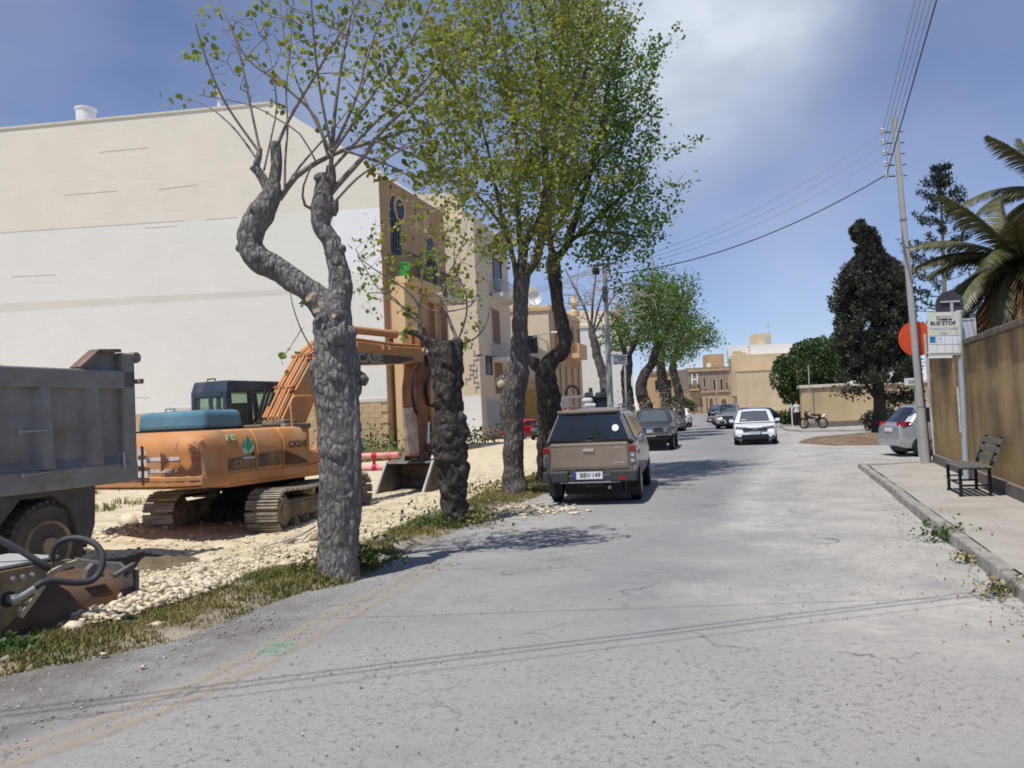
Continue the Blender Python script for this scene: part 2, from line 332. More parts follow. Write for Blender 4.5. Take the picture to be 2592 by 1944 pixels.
# yellow line centre
YL = poly([(-170, 1990), (0, 1925), (180, 1868), (370, 1800), (540, 1725), (700, 1645), (850, 1565), (1000, 1487), (1100, 1432), (1190, 1388), (1290, 1338)])
KA, KB = G(2592, 1535), G(2174, 1186)              # kerb foot, near and far
kd = (KB - KA).normalized(); kn = V((kd.y, -kd.x, 0))     # along the kerb; towards the wall
def build_road():
    ys = np.concatenate([np.geomspace(.9, 26, 230), np.geomspace(26.6, 260, 60)])
    us = np.concatenate([np.linspace(0, 9, 110), [10, 12, 15, 20, 28, 40, 60, 90]])
    us = np.concatenate([[-.35, -.15], us]); X = xroad(ys)[:, None] + us[None, :]; Y = np.repeat(ys[:, None], len(us), 1)
    nv = X.size; x = X.ravel(); y = Y.ravel()
    n1 = np.array([fb(a, b, .5, 4, 3) for a, b in zip(x, y)]); n2 = np.array([fb(a, b, 1.4, 4, 4) for a, b in zip(x, y)])
    yl = np.interp(y, YL[:, 1], YL[:, 0], left=YL[0, 0] - 1)
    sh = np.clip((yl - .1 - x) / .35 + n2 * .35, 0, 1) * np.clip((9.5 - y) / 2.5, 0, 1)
    # distance left of the kerb line
    dk = -((x - KA.x) * kn.x + (y - KA.y) * kn.y)
    du = np.clip((2.7 - dk + n1 * 1.1) / 1.2, 0, 1) * np.clip((y - 3) / 3, 0, 1)
    bend = np.clip(1 - np.abs(dk - 2.0 + (y - 20) * .05 + n1 * .5) / .8, 0, 1) * np.clip((y - 9) / 4, 0, 1) * np.clip((34 - y) / 8, 0, 1)
    du = np.clip(du * .9 + bend + np.clip(1 - np.abs(x - xroad(y) - .9) / 1.0 + n1 * .5, 0, .7) * np.clip((y - 9) / 4, 0, 1), 0, 1)
    c = xroad(y) + 3.3
    tr = np.clip(1 - np.abs(x - c - .9) / 1.5 + n1 * .3, 0, 1) * np.clip((y - 5) / 4, 0, 1)
    ro = np.clip(1.15 - np.abs(y - 5.0) / 2.0 + n1 * .9, 0, 1) * np.clip((3.4 - np.abs(x - .2)) / 1.2, 0, 1)
    pa = np.zeros(nv)
    for (px, py, rx, ry) in ((1390, 1800, .17, .11), (1440, 1695, .16, .12), (1960, 1755, .16, .10), (1335, 1775, .05, .04), (1350, 1716, .05, .03), (1700, 1790, .08, .08), (1070, 1785, .10, .05), (1640, 1930, .3, .12), (1100, 1905, .25, .1)):
        q = G(px, py); d = np.sqrt(((x - q.x) / (rx * 1.6)) ** 2 + ((y - q.y) / (ry * 1.6)) ** 2); pa = np.maximum(pa, np.clip(1.4 - d + n2 * .35, 0, 1) * .8)
    z = n1 * .006 * np.clip((30 - y) / 10, 0, 1) + np.clip(n2, -.5, 1) * sh * .012 - .03 * np.clip((xroad(y) - x) / .3, 0, 1)
    idx = np.arange(nv).reshape(X.shape)
    f = np.stack([idx[:-1, :-1], idx[:-1, 1:], idx[1:, 1:], idx[1:, :-1]], -1).reshape(-1, 4)
    me = npmesh('road', np.stack([x, y, z], 1), f)
    for k, a in (('sh', sh), ('du', du), ('tr', tr), ('pa', pa), ('ro', ro)): attr(me, k, a)
    me.polygons.foreach_set('use_smooth', [True] * len(me.polygons))
    struct(link('road', me, ROAD_M))
    # the worn double yellow line: one thin sheet, the paint rubbed through in places
    yy = np.geomspace(YL[0, 1], YL[-1, 1], 120); xc = np.interp(yy, YL[:, 1], YL[:, 0]); dx = np.gradient(xc, yy); nx = 1 / np.sqrt(1 + dx * dx); ny = -dx * nx; P = []; E = []
    for k in np.linspace(-1, 1, 13):
        xx = xc + nx * k * .25; y2 = yy + ny * k * .25
        P.append(np.stack([xx, y2, np.array([fb(a, b, .5, 4, 3) * .006 for a, b in zip(xx, y2)]) + .0045], 1)); E.append(np.full(len(yy), max(0, 1 - abs(abs(k) - .45) / .50)) * np.clip((yy[-1] - yy) / 4, 0, 1))
    n = len(yy); f = [(k * n + i, (k + 1) * n + i, (k + 1) * n + i + 1, k * n + i + 1) for k in range(12) for i in range(n - 1)]
    me = npmesh('road_marking', np.concatenate(P), f); attr(me, 'edge', np.concatenate(E))
    m = bpy.data.materials.new('worn yellow paint'); m.use_nodes = True; nt = m.node_tree; p = nt.nodes['Principled BSDF']; p.inputs['Roughness'].default_value = .9; vec = nt.nodes.new('ShaderNodeTexCoord').outputs['Object']
    nt.links.new(node_mix(nt, node_noise(nt, vec, 1.2, 5), (.50, .38, .23), (.48, .41, .32)), p.inputs['Base Color']); an = nt.nodes.new('ShaderNodeAttribute'); an.attribute_name = 'edge'
    w = node_math(nt, 'ADD', node_math(nt, 'MULTIPLY', an.outputs['Fac'], .62), node_math(nt, 'MULTIPLY', node_noise(nt, vec, 5, 9, .75), .85)); nt.links.new(node_range(nt, w, .60, 1.06, 0, .5), p.inputs['Alpha'])
    struct(link('road_marking', me, m))
    # green spray mark on the line
    q = G(702, 1642); vs = [(q.x, q.y, .0095)]; nn_ = 28
    for i in range(nn_):
        a = 2 * math.pi * i / nn_; r = 1 + .35 * noise.noise(V((math.cos(a) * 2, math.sin(a) * 2, 3)))
        vs.append((q.x + math.cos(a) * .15 * r, q.y + math.sin(a) * .20 * r, .0095))
    m = bpy.data.materials.new('green spray'); m.use_nodes = True; nt = m.node_tree; p = nt.nodes['Principled BSDF']; p.inputs['Base Color'].default_value = (.12, .46, .25, 1); p.inputs['Roughness'].default_value = .9
    tcn = nt.nodes.new('ShaderNodeTexCoord'); nt.links.new(node_range(nt, node_noise(nt, tcn.outputs['Object'], 9, 8, .75), .42, .68, 0, .6), p.inputs['Alpha'])
    mb = MB(); mb.add(vs, [(0, i + 1, (i + 1) % nn_ + 1) for i in range(nn_)]); struct(obj('spray_paint_mark', mb, m))
build_road()

def grid_sheet(name, ys, ts, xfun, hfun, m):
    P = []
    for y in ys:
        for t in ts:
            x = xfun(y, t); P.append((x, y, hfun(x, y)))
    idx = np.arange(len(P)).reshape(len(ys), len(ts))
    f = np.stack([idx[:-1, :-1], idx[:-1, 1:], idx[1:, 1:], idx[1:, :-1]], -1).reshape(-1, 4)[:, ::-1]
    me = npmesh(name, P, f); me.polygons.foreach_set('use_smooth', [True] * len(me.polygons))
    return struct(link(name, me, m))
RUB = mat('crushed limestone', (.64, .545, .38), rough=.95, var=.16, vs=5, bump=.9, bs=26, col2=(.42, .33, .21), thr=.58, s2=2.2, bdist=.03)
PALE = mat('pale limestone dust', (.62, .55, .43), rough=.95, var=.10, vs=1.2, bump=.3, bs=30)
SOIL = mat('verge soil', (.20, .165, .12), rough=.95, var=.3, vs=4, bump=.8, bs=24, col2=(.33, .29, .22), thr=.5, s2=3, bdist=.03)
grid_sheet('gravel_lot', np.geomspace(3.6, 62, 190), np.concatenate([np.linspace(0, 3.4, 60), np.geomspace(3.5, 34, 70)]), lambda y, t: float(xlot(y)) - t, lot_h, RUB)
def verge_h(x, y): return -.014 + .012 * (1 + fb(x, y, 3, 3, 6)) * min(1, max(0, (float(xroad(y)) + .03 - x) / .2)) + max(0, min(.06, (float(xroad(y)) + .03 - x) * .25))
grid_sheet('verge', np.geomspace(3.4, 60, 150), np.linspace(0, 1, 9), lambda y, t: float(xroad(y)) + .03 - t * (float(xroad(y) - xlot(y)) + .10), verge_h, SOIL)
def build_pavement():
    L = (KB - KA).length; t0 = -5.5
    W = 1.62; pm = mat('concrete pavement', (.375, .35, .315), rough=.92, var=.12, vs=1.6, bump=.35, bs=40, col2=(.31, .28, .24), thr=.58, s2=1.1)
    km = mat('kerb stone', (.33, .31, .28), rough=.92, var=.18, vs=3, bump=.6, bs=18, col2=(.2, .19, .175), thr=.55, s2=4)
    P = lambda t, s, z: tuple(KA + kd * t + kn * s + V((0, 0, z)))
    # surface: slightly uneven sheet, rounded at the far corner
    mb = MB(); ts = np.linspace(t0, L, 60); ss = np.linspace(.17, W + .15, 9); g = []
    for t in ts:
        for s in ss:
            g.append(P(t - (.9 * max(0, (t - L + 1.2) / 1.2) ** 2 * (1 - s / W)), s, .125 + .008 * fb(t, s, .7, 3, 8)))
    for s in ss: g.append(P(L + .9 + .35 * s - .9 * (1 - s / W), s, .03))
    n = len(ss); mb.add(g, [(i * n + j, i * n + j + 1, (i + 1) * n + j + 1, (i + 1) * n + j) for i in range(len(ts)) for j in range(n - 1)])
    # far continuation round the corner, level with the wall end
    pv = struct(obj('pavement', mb, pm, smooth=40))
    # kerb stones, each its own piece
    t = t0; k = 0; rr = random.Random(4)
    while t < L - .1:
        ln = rr.uniform(.75, 1.15); h = .125 + rr.uniform(-.012, .012); e = min(t + ln - .018, L)
        b = MB(); o = rr.uniform(-.012, .012)
        cut = .9 * max(0, (t - L + 1.2) / 1.2) ** 2
        b.add([P(t, o, -.05), P(t, .165, -.05), P(e, .165, -.05), P(e, o + rr.uniform(-.01, .01), -.05), P(t, o + .03, h), P(t, .165, h), P(e, .165, h), P(e, o + .03, h - rr.uniform(0, .01))],
              [(0, 1, 2, 3), (7, 6, 5, 4), (4, 5, 1, 0), (5, 6, 2, 1), (6, 7, 3, 2), (7, 4, 0, 3)])
        obj('kerb_stone', b, km, pv, bevel=.02); t += ln; k += 1
    # far end return of the kerb
    e0 = KA + kd * L; e1 = e0 + (kd * .55 + kn * 1.75)
    d = (e1 - e0)
    for i in range(2):
        b = MB(); b.bar(e0 + d * (i * .5) + V((0, 0, .035)), e0 + d * (i * .5 + .49) + V((0, 0, .035)), .16, .15, 0); obj('kerb_stone', b, km, pv, bevel=.02)
    return pv
PAVEMENT = build_pavement()
# far pavement below the garden wall, and the earth island of the cypress
def far_pavement():
    a = [G(1975, 1080), G(1990, 1091), G(2030, 1094), G(2205, 1092), G(2420, 1085), G(2420, 1070), G(2030, 1074), G(1975, 1066)]
    mb = MB(); n = len(a); vs = [(q.x, q.y, 0.0) for q in a] + [(q.x, q.y, .11) for q in a]
    mb.add(vs, [tuple(range(n, 2 * n))] + [(i, (i + 1) % n, n + (i + 1) % n, n + i) for i in range(n)])
    struct(obj('far_pavement', mb, MC['concrete pavement']))
    vs = []; ctr = [G(2020, 1122), G(2110, 1128), G(2250, 1127), G(2330, 1120), G(2330, 1104), G(2240, 1098), G(2150, 1104), G(2070, 1110), G(2030, 1114)]
    c = sum(ctr, V()) / len(ctr); n = len(ctr); mb = MB()
    mb.add([(c.x, c.y, .20)] + [(c.x + (q.x - c.x) * .75, c.y + (q.y - c.y) * .75, .14) for q in ctr] + [(q.x, q.y, .004) for q in ctr], [(0, i + 1, (i + 1) % n + 1) for i in range(n)] + [(1 + i, 1 + n + i, 1 + n + (i + 1) % n, 1 + (i + 1) % n) for i in range(n)])
    mb.f = [tuple(reversed(f)) for f in mb.f]
    struct(obj('earth_island', mb, mat('red earth', (.155, .10, .062), rough=.95, var=.25, vs=2, bump=.8, bs=12, col2=(.29, .215, .145), thr=.58, s2=1.5), smooth=60))
far_pavement()
# ------------------------------------------------------------------ buildings
CREAM = stone_mat('cream rendered limestone', (.755, .71, .615), (.4, .33, .24), joint=.07, var=.05, vscale=.5)
WHITEW = stone_mat('whitewashed limestone', (.765, .75, .695), (.5, .47, .4), joint=.06, var=.04, vscale=.5)
WHITE2 = stone_mat('bright white paint on stone', (.82, .83, .84), (.5, .5, .5), joint=.04, var=.03, vscale=.6)
GREYB = stone_mat('greyish limewash', (.68, .65, .58), (.45, .42, .36), joint=.07, var=.06, vscale=.8)
TAN = mat('bare tan stone', (.55, .40, .235), rough=.92, var=.12, vs=2, bump=.4, bs=14)
OCHRE = stone_mat('ochre facade', (.52, .33, .19), (.3, .19, .11), joint=.10, var=.10, streak=.35, axis='y', off=.5)
OCHL = mat('light ochre render', (.64, .45, .25), rough=.9, var=.08, vs=1, bump=.2, bs=12)
PINKC = mat('cream render', (.68, .57, .42), rough=.9, var=.07, vs=.8, bump=.15, bs=10)
SHUT = mat('brown timber', (.20, .095, .05), rough=.6, var=.2, vs=6, bump=.2)
DARKW = mat('dark window glass', (.02, .022, .026), rough=.3, var=.1, bump=0, spec=.3)
IRON = mat('dark iron', (.03, .03, .032), rough=.5, var=.2, bump=.1, metal=.5)
GALV = mat('galvanised steel', (.42, .43, .44), rough=.45, var=.12, vs=8, bump=.05, metal=.7)
WHITEP = mat('white paint', (.78, .78, .76), rough=.5, var=.06, bump=.05)
GREYP = mat('grey door paint', (.36, .37, .38), rough=.55, var=.1, bump=.05)
SLABC = mat('pale concrete slab', (.62, .58, .50), rough=.9, var=.08, bump=.2)
class Face:
    """a vertical wall face: origin, horizontal direction, outward normal"""
    def __init__(s, o, d):
        s.o = V(o); s.d = V((d[0], d[1], 0)).normalized(); s.n = V((s.d.y, -s.d.x, 0))
    def p(s, a, z, out=0): return s.o + s.d * a + s.n * out + V((0, 0, z))
    def uv(s, px, py):
        r = ray(px, py); t = (s.o - EYE).dot(s.n) / r.dot(s.n); q = EYE + r * t
        return (q - s.o).dot(s.d), q.z
    def panel(s, mb, poly, o0, o1, m=0):
        n = len(poly); vs = [s.p(a, z, o0) for a, z in poly] + [s.p(a, z, o1) for a, z in poly]
        return mb.add(vs, [tuple(range(n - 1, -1, -1)), tuple(range(n, 2 * n))] + [(i, (i + 1) % n, n + (i + 1) % n, n + i) for i in range(n)], m)
    def rect(s, mb, a0, a1, z0, z1, o0, o1, m=0): return s.panel(mb, [(a0, z0), (a1, z0), (a1, z1), (a0, z1)], o0, o1, m)
    def frame(s, mb, a0, a1, z0, z1, w, o0, o1, m=0):
        s.rect(mb, a0 - w, a0, z0 - w, z1 + w, o0, o1, m); s.rect(mb, a1, a1 + w, z0 - w, z1 + w, o0, o1, m)
        s.rect(mb, a0, a1, z1, z1 + w, o0, o1, m); s.rect(mb, a0, a1, z0 - w, z0, o0, o1, m)
def NB(root): 
    b = MB(); b.M = Matrix.Translation(-root.location); return b
def window(root, fc, a0, a1, z0, z1, gm=None, fm=None, w=.06, sill=True, mull=0, name='window', out=0.0):
    b = NB(root); fc.rect(b, a0, a1, z0, z1, out + .004, out + .02); win = obj(name, b, gm or DARKW, root)
    b = NB(root); fc.frame(b, a0, a1, z0, z1, w, out + .003, out + .07)
    for i in range(mull):
        x = a0 + (a1 - a0) * (i + 1) / (mull + 1); fc.rect(b, x - .02, x + .02, z0, z1, out + .021, out + .05)
    f = obj('frame', b, fm or SLABC, win)
    if sill:
        b = NB(root); fc.rect(b, a0 - w - .08, a1 + w + .08, z0 - w - .10, z0 - w - .004, out + .003, out + .16); obj('sill', b, SLABC, win)
    return win
def arch(a, z, w, h, pointed=True, n=7):
    pts = [(a - w / 2, z), (a + w / 2, z)]; hs = h - w * (.85 if pointed else .5)
    for i in range(n + 1):
        t = i / n
        if pointed: x = w / 2 * math.cos(t * math.pi / 2); y = w * .85 * math.sin(t * math.pi / 2) ** .9
        else: x = w / 2 * math.cos(t * math.pi / 2); y = w * .5 * math.sin(t * math.pi / 2)
        pts.append((a + x, z + hs + y))
    for i in range(n - 1, -1, -1):
        t = i / n
        x = w / 2 * math.cos(t * math.pi / 2); y = w * (.85 if pointed else .5) * math.sin(t * math.pi / 2) ** (.9 if pointed else 1)
        pts.append((a - x, z + hs + y))
    return pts
def arch_window(root, fc, a, z, w, h, pointed=True, gm=None, name='window'):
    b = NB(root); fc.panel(b, arch(a, z - .0, w + .24, h + .16, pointed), .003, .03); win = obj(name, b, SLABC if gm else OCHL, root)
    b = NB(root); fc.panel(b, arch(a, z, w, h, pointed), .031, .045); obj('pane', b, gm or DARKW, win)
    b = NB(root)
    for x in (-.25, 0, .25): fc.rect(b, a + x * w - .012, a + x * w + .012, z, z + h * .72, .046, .07)
    for q in (.2, .4, .6): fc.rect(b, a - w / 2, a + w / 2, z + h * q, z + h * q + .02, .046, .06)
    obj('grille', b, IRON, win); return win
def railing(mb, fc, a0, a1, z0, z1, out, step=.12, t=.02, hor=False):
    fc.rect(mb, a0, a1, z1 - .04, z1, out - .03, out + .02); fc.rect(mb, a0, a1, z0, z0 + .03, out - .03, out + .02)
    if hor:
        k = z0 + .12
        while k < z1 - .08: fc.rect(mb, a0, a1, k, k + .025, out - .02, out + .01); k += .13
        for i in range(5): x = a0 + (a1 - a0) * i / 4; fc.rect(mb, x - .02, x + .02, z0, z1, out - .05, out - .021)
    else:
        x = a0
        while x <= a1: fc.rect(mb, x - t / 2, x + t / 2, z0 + .031, z1 - .041, out - .015, out + .005); x += step
def balcony(root, fc, a0, a1, z, depth, rail_h=1.0, slab=.22, sm=None, hor=False, rm=None, solid=False):
    b = NB(root); fc.rect(b, a0, a1, z - slab, z, .002, depth); bal = obj('balcony', b, sm or SLABC, root, bevel=.02)
    b = NB(root)
    if solid: fc.rect(b, a0, a1, z + .002, z + rail_h, depth - .14, depth)
    else: railing(b, fc, a0 + .03, a1 - .03, z + .01, z + rail_h, depth - .06, hor=hor)
    # returns
    for a in (a0 + .04, a1 - .04):
        for k in range(int(depth / .13)):
            o = .05 + k * .13; b.add([fc.p(a - .01, z + .01, o), fc.p(a + .01, z + .01, o), fc.p(a + .01, z + .01, o + .02), fc.p(a - .01, z + .01, o + .02), fc.p(a - .01, z + rail_h - .05, o), fc.p(a + .01, z + rail_h - .05, o), fc.p(a + .01, z + rail_h - .05, o + .02), fc.p(a - .01, z + rail_h - .05, o + .02)], [(0, 1, 5, 4), (1, 2, 6, 5), (2, 3, 7, 6), (3, 0, 4, 7)])
        b.bar(fc.p(a, z + rail_h - .03, .01), fc.p(a, z + rail_h - .03, depth - .1), .03, .04)
    obj('railing', b, rm or IRON, bal); return bal

def blank_block():
    """the big apartment block whose blank party wall faces the camera"""
    YW = 40.0; w = lambda px, py: (lambda q: (q.x, q.z))(A(px, py, YW))
    cx = w(985, 1120)[0]; root = thing('apartment_block', 'huge cream apartment block with a blank windowless side wall and ochre street front', 'building', (cx, YW, 0))
    # outline and paint zones of the party wall, all in one plane, split along shared edges
    tl = w(-420, 369); tp = w(690, 262); t2 = w(803, 332); t3 = w(937, 415); tr = (cx - .001, w(952, 434)[1])
    zc = lambda x, a, b: a[1] + (b[1] - a[1]) * (x - a[0]) / (b[0] - a[0])     # height on a line at x
    L1a, L1b = w(0, 589), w(620, 548)        # cream above, lime below
    L2a, L2b = w(0, 768), w(700, 733); L3a, L3b = w(0, 791), w(700, 749)
    xl = tl[0]; zb = 2.6; xp = w(848, 600)[0]
    zL1 = lambda x: zc(x, L1a, L1b); zL2 = lambda x: zc(x, L2a, L2b); zL3 = lambda x: zc(x, L3a, L3b)
    polys = [(0, [(xl, zL1(xl)), (xp, zL1(xp)), (cx, zL1(cx)), tr, t3, t2, tp, tl]),
             (1, [(xl, zL2(xl)), (xp, zL2(xp)), (xp, zL1(xp)), (xl, zL1(xl))]),
             (2, [(xp, zL2(xp) + .6), (cx, zL2(cx) + .6), (cx, zL1(cx)), (xp, zL1(xp))]),
             (1, [(xp, zL2(xp)), (cx, zL2(cx)), (cx, zL2(cx) + .6), (xp, zL2(xp) + .6)]),
             (3, [(xl, zL3(xl)), (xp, zL3(xp)), (xp, zL2(xp)), (xl, zL2(xl))]), (1, [(xp, zL3(xp)), (cx, zL3(cx)), (cx, zL2(cx)), (xp, zL2(xp))]),
             (1, [(xl, zb), (cx, zb), (cx, zL3(cx)), (xp, zL3(xp)), (xl, zL3(xl))]), (5, [(xl, 0), (cx, 0), (cx, zb), (xl, zb)])]
    b = NB(root)
    for m, p in polys: b.add([(x, YW, z) for x, z in p], [tuple(range(len(p)))], m)
    h = R(16.5); F = Face((cx, YW, 0), (math.sin(h), math.cos(h))); Lf = 8.7
    e = F.p(Lf, 0); zt = tr[1] - .1
    # other sides and roof
    b.add([(cx, YW, 0), tuple(e), (e.x, e.y, zt), (cx, YW, zt)], [(0, 1, 2, 3)], 4)
    b.add([(xl, YW, 0), (xl, e.y, 0), (xl, e.y, tl[1]), (xl, YW, tl[1])], [(0, 3, 2, 1)], 1)
    b.add([(xl, e.y, 0), (e.x, e.y, 0), (e.x, e.y, zt), (tp[0], e.y, tp[1]), (xl, e.y, tl[1])], [(0, 1, 2, 3, 4)], 1)
    b.add([(xl, YW, tl[1]), (tp[0], YW, tp[1]), (tp[0], e.y, tp[1]), (xl, e.y, tl[1])], [(0, 1, 2, 3)], 3)
    b.add([(tp[0], YW, tp[1]), (t3[0], YW, t3[1]), (cx, YW, zt), (e.x, e.y, zt), (tp[0], e.y, tp[1])], [(0, 1, 2, 3, 4)], 3)
    obj('wall', b, [CREAM, WHITEW, WHITE2, GREYB, OCHRE, TAN], root)
    # coping along the sloping top
    b = NB(root); b.bar((xl, YW + .12, tl[1] + .05), (tp[0], YW + .12, tp[1] + .05), .34, .10)
    obj('coping', b, SLABC, root)
    # fine dark crack lines in the plaster, seen as thin recess strips: kept as shallow ledges
    for (x0, y0, x1, y1) in ((0, 589, 470, 558), (520, 556, 600, 550), (950, 545, 951, 600), (253, 385, 377, 373), (163, 494, 296, 483), (400, 480, 499, 467), (366, 577, 447, 572), (30, 700, 140, 695), (120, 1010, 380, 1006)):
        b = NB(root); p, q = w(x0, y0), w(x1, y1); b.bar((p[0], YW - .004, p[1]), (q[0], YW - .004, q[1]), .012, .022); obj('plaster_seam', b, mat('plaster seam', (.56, .51, .43), var=.2), root)
    # bare stone courses at the foot: every block its own piece
    bm = MB(); bm.box((0, 0, 0), (.585, .05, .262)); me = bm.mesh('stone_block'); me.materials.append(TAN); rr = random.Random(3)
    for r in range(10):
        x = cx - .30 - (.3 if r % 2 else 0)
        while x > cx - 10.2:
            if .135 + r * .27 < zb + .02:
                o = bpy.data.objects.new('stone_block', me); sc.collection.objects.link(o); o.parent = root
                o.location = (x - cx, -.012 + rr.uniform(-.006, .006), .135 + r * .27)
            x -= .6
    b = NB(root); b.box((cx - 5.2, YW - .02, zb + .13), (10.3, .07, .16)); obj('ledge', b, SLABC, root)
    # street front: medallion, lancet windows, balconies, portico
    for (px, py, wd, ht) in ((1002, 645, 1.35, 3.0), (1094, 740, 1.5, 3.1)):
        a, z = F.uv(px, py); arch_window(root, F, a, z, wd, ht)
    a, z = F.uv(1010, 528); b = NB(root); F.panel(b, [(a + .75 * math.cos(t), z + .62 * math.sin(t) * (1.3 if math.sin(t) < 0 else 1)) for t in np.linspace(0, 2 * math.pi, 16)[:-1]], .003, .06)
    md = obj('medallion', b, OCHL, root); b = NB(root); F.panel(b, [(a + .5 * math.cos(t), z + .45 * math.sin(t) * (1.3 if math.sin(t) < 0 else 1)) for t in np.linspace(0, 2 * math.pi, 16)[:-1]], .061, .075); obj('pane', b, DARKW, md)
    for px in (1052, 1075):
        a, z = F.uv(px, 560); b = NB(root); F.rect(b, a - .3, a + .3, z - .5, z + .5, .003, .05); obj('relief_panel', b, OCHL, root)
    zb1 = F.uv(1019, 716)[1]
    balcony(root, F, .5, 4.4, zb1, 1.25, 1.15, .35, OCHL)
    balcony(root, F, 5.0, 8.5, zb1 - .2, 1.1, 1.15, .30, SLABC)
    b = NB(root); F.rect(b, .5, 2.4, zb1 - 2.9, zb1 - .36, .003, .9); obj('bay', b, OCHL, root, bevel=.03)
    b = NB(root); F.rect(b, 2.9, 8.6, zb1 - 3.3, zb1 - 2.9, .003, .8); obj('portico_slab', b, OCHL, root, bevel=.03)
    for a in (.8, 3.2, 5.2, 7.0, 8.35):
        b = NB(root); F.rect(b, a - .3, a + .3, 0, zb1 - (2.9 if a < 1 else 3.3), .2, .7); obj('column', b, OCHL, root, bevel=.04)
    for a in (2.0, 4.2, 6.1, 7.7):
        b = NB(root); F.rect(b, a - .6, a + .6, 0.05, 2.6, .003, .04); d = obj('door', b, SHUT, root)
        b = NB(root); F.frame(b, a - .6, a + .6, .12, 2.6, .12, .002, .09); obj('frame', b, OCHL, d)
    for a in (3.6, 6.0, 7.8): window(root, F, a - .5, a + .5, zb1 - 2.6, zb1 - .6, SHUT, OCHL)
    # laundry and a green crate left on the balcony
    q = F.p(1.0, zb1, .8); b = MB(); b.box((0, 0, .35), (.5, .3, .7), taper=(.9, .9)); b.box((0, 0, .72), (.56, .36, .05))
    tag(obj('plastic_bin', b, mat('bright green plastic', (.03, .55, .10), rough=.5, var=.05), loc=q), 'bright green plastic bin on the balcony of the ochre street front', 'bin')
    # roof things
    def tank(px, py0, py1, r, lab, y=41.2):
        p = A(px, py1, y); z1 = A(px, py0, y).z; t = thing('water_tank', lab, 'water tank', (p.x, y, p.z - .15))
        hgt = z1 - p.z + .15; b = MB(); b.lathe([(r * .92, 0), (r * .94, .1), (r, hgt - .12), (r, hgt)], 20); obj('tank', b, WHITEP, t, smooth=40)
        b = MB(); b.lathe([(r * 1.06, hgt - .09), (r * 1.1, hgt - .04), (r * 1.1, hgt + .03), (r * .5, hgt + .07)], 20); obj('lid', b, WHITEP, t, smooth=40)
        b = MB(); b.tube([(-r * .98, -.1, 0), (-r * 1.02, -.1, hgt + .35)], .03, 6); b.tube([(r, -.05, .1), (r * 1.3, -.05, .05)], .03, 6); obj('pipe', b, GALV, t)
    tank(218, 277, 309, .47, 'white round water tank on the roof edge of the blank block')
    p = A(556, 278, 41); t = thing('roof_vent', 'thin white flue with a flat cap on the roof of the blank block', 'vent', (p.x, 41, p.z - .2))
    b = MB(); b.lathe([(.10, 0), (.10, 1.0)], 12); obj('flue', b, WHITEP, t, smooth=40); b = MB(); b.lathe([(.3, 1.02), (.28, 1.10), (.05, 1.2)], 14); obj('cap', b, GREYP, t, smooth=40)
blank_block()

def tower_block():
    y0 = 58.0; cx = A(1213, 900, y0).x; root = thing('apartment_tower', 'narrow cream apartment building with stepped grey line pattern and railed balconies', 'building', (cx, y0, 0))
    h = R(14); F = Face((cx, y0, 0), (math.sin(h), math.cos(h))); Ls = 9.5; zt = A(1180, 551, y0).z; e = F.p(Ls, 0)
    b = NB(root); fp = [(cx - 7, y0), (cx, y0), (e.x, e.y), (cx - 7, e.y)]
    b.prism(fp, 0, zt, 'z'); obj('wall', b, PINKC, root)
    FF = Face((cx - 7, y0, 0), (1, 0))
    b = NB(root); FF.rect(b, 0, 6.999, .0, A(1200, 1002, y0).z, .003, .02); obj('plinth_band', b, WHITEP, root)
    # stepped line pattern
    pts = [[(1200, 887), (1200, 899), (1220, 899), (1209, 899), (1209, 911), (1200, 911), (1200, 924), (1190, 924), (1190, 936), (1200, 936)], [(1207, 924), (1207, 938), (1198, 938), (1198, 948), (1190, 948), (1190, 959), (1180, 959), (1180, 972)], [(1207, 944), (1207, 955), (1200, 955), (1200, 968), (1211, 968), (1211, 980), (1205, 980), (1205, 992)]]
    for pl in pts:
        b = NB(root); q = [FF.uv(*p) for p in pl]
        for (a0, z0), (a1, z1) in zip(q[:-1], q[1:]):
            FF.rect(b, min(a0, a1) - .035, max(a0, a1) + .035, min(z0, z1) - .035, max(z0, z1) + .035, .003, .03)
        obj('line_pattern', b, mat('grey inlay', (.33, .31, .33), var=.1), root)
    # recessed flank with balconies
    for (pa, pb, pz, dep, hor) in ((1240, 1284, 742, 1.0, True), (1245, 1296, 905, 1.2, True), (1250, 1300, 590, 1.0, True)):
        a0, z = F.uv(pa, pz); a1 = F.uv(pb, pz)[0]; balcony(root, F, max(a0, .3), min(a1, Ls - .2), z, dep, 1.0, .3, WHITEP if pz > 800 else SLABC, hor, GALV)
    for (pa, pb, py0, py1, m) in ((1231, 1243, 947, 903, DARKW), (1253, 1270, 996, 905, SHUT), (1246, 1262, 870, 785, SHUT), (1232, 1254, 1080, 1014, GREYP), (1258, 1282, 1080, 1014, GREYP), (1250, 1266, 735, 660, DARKW)):
        a0, z0 = F.uv(pa, py0); a1, z1 = F.uv(pb, py1); z0 = F.uv((pa + pb) / 2, py0)[1]; z1 = F.uv((pa + pb) / 2, py1)[1]
        window(root, F, a0, a1, max(z0, .15), z1, m, SLABC if m is not DARKW else IRON, w=.05, sill=False, name='window' if m is DARKW else 'door')
    b = NB(root); F.rect(b, .6, 6.5, zt - .02, zt + 1.0, -1.2, -1.0); b.box((cx - 3, y0 + 4, zt + 1.1), (4, 5, 2.2)); obj('roof_room', b, PINKC, root)
tower_block()

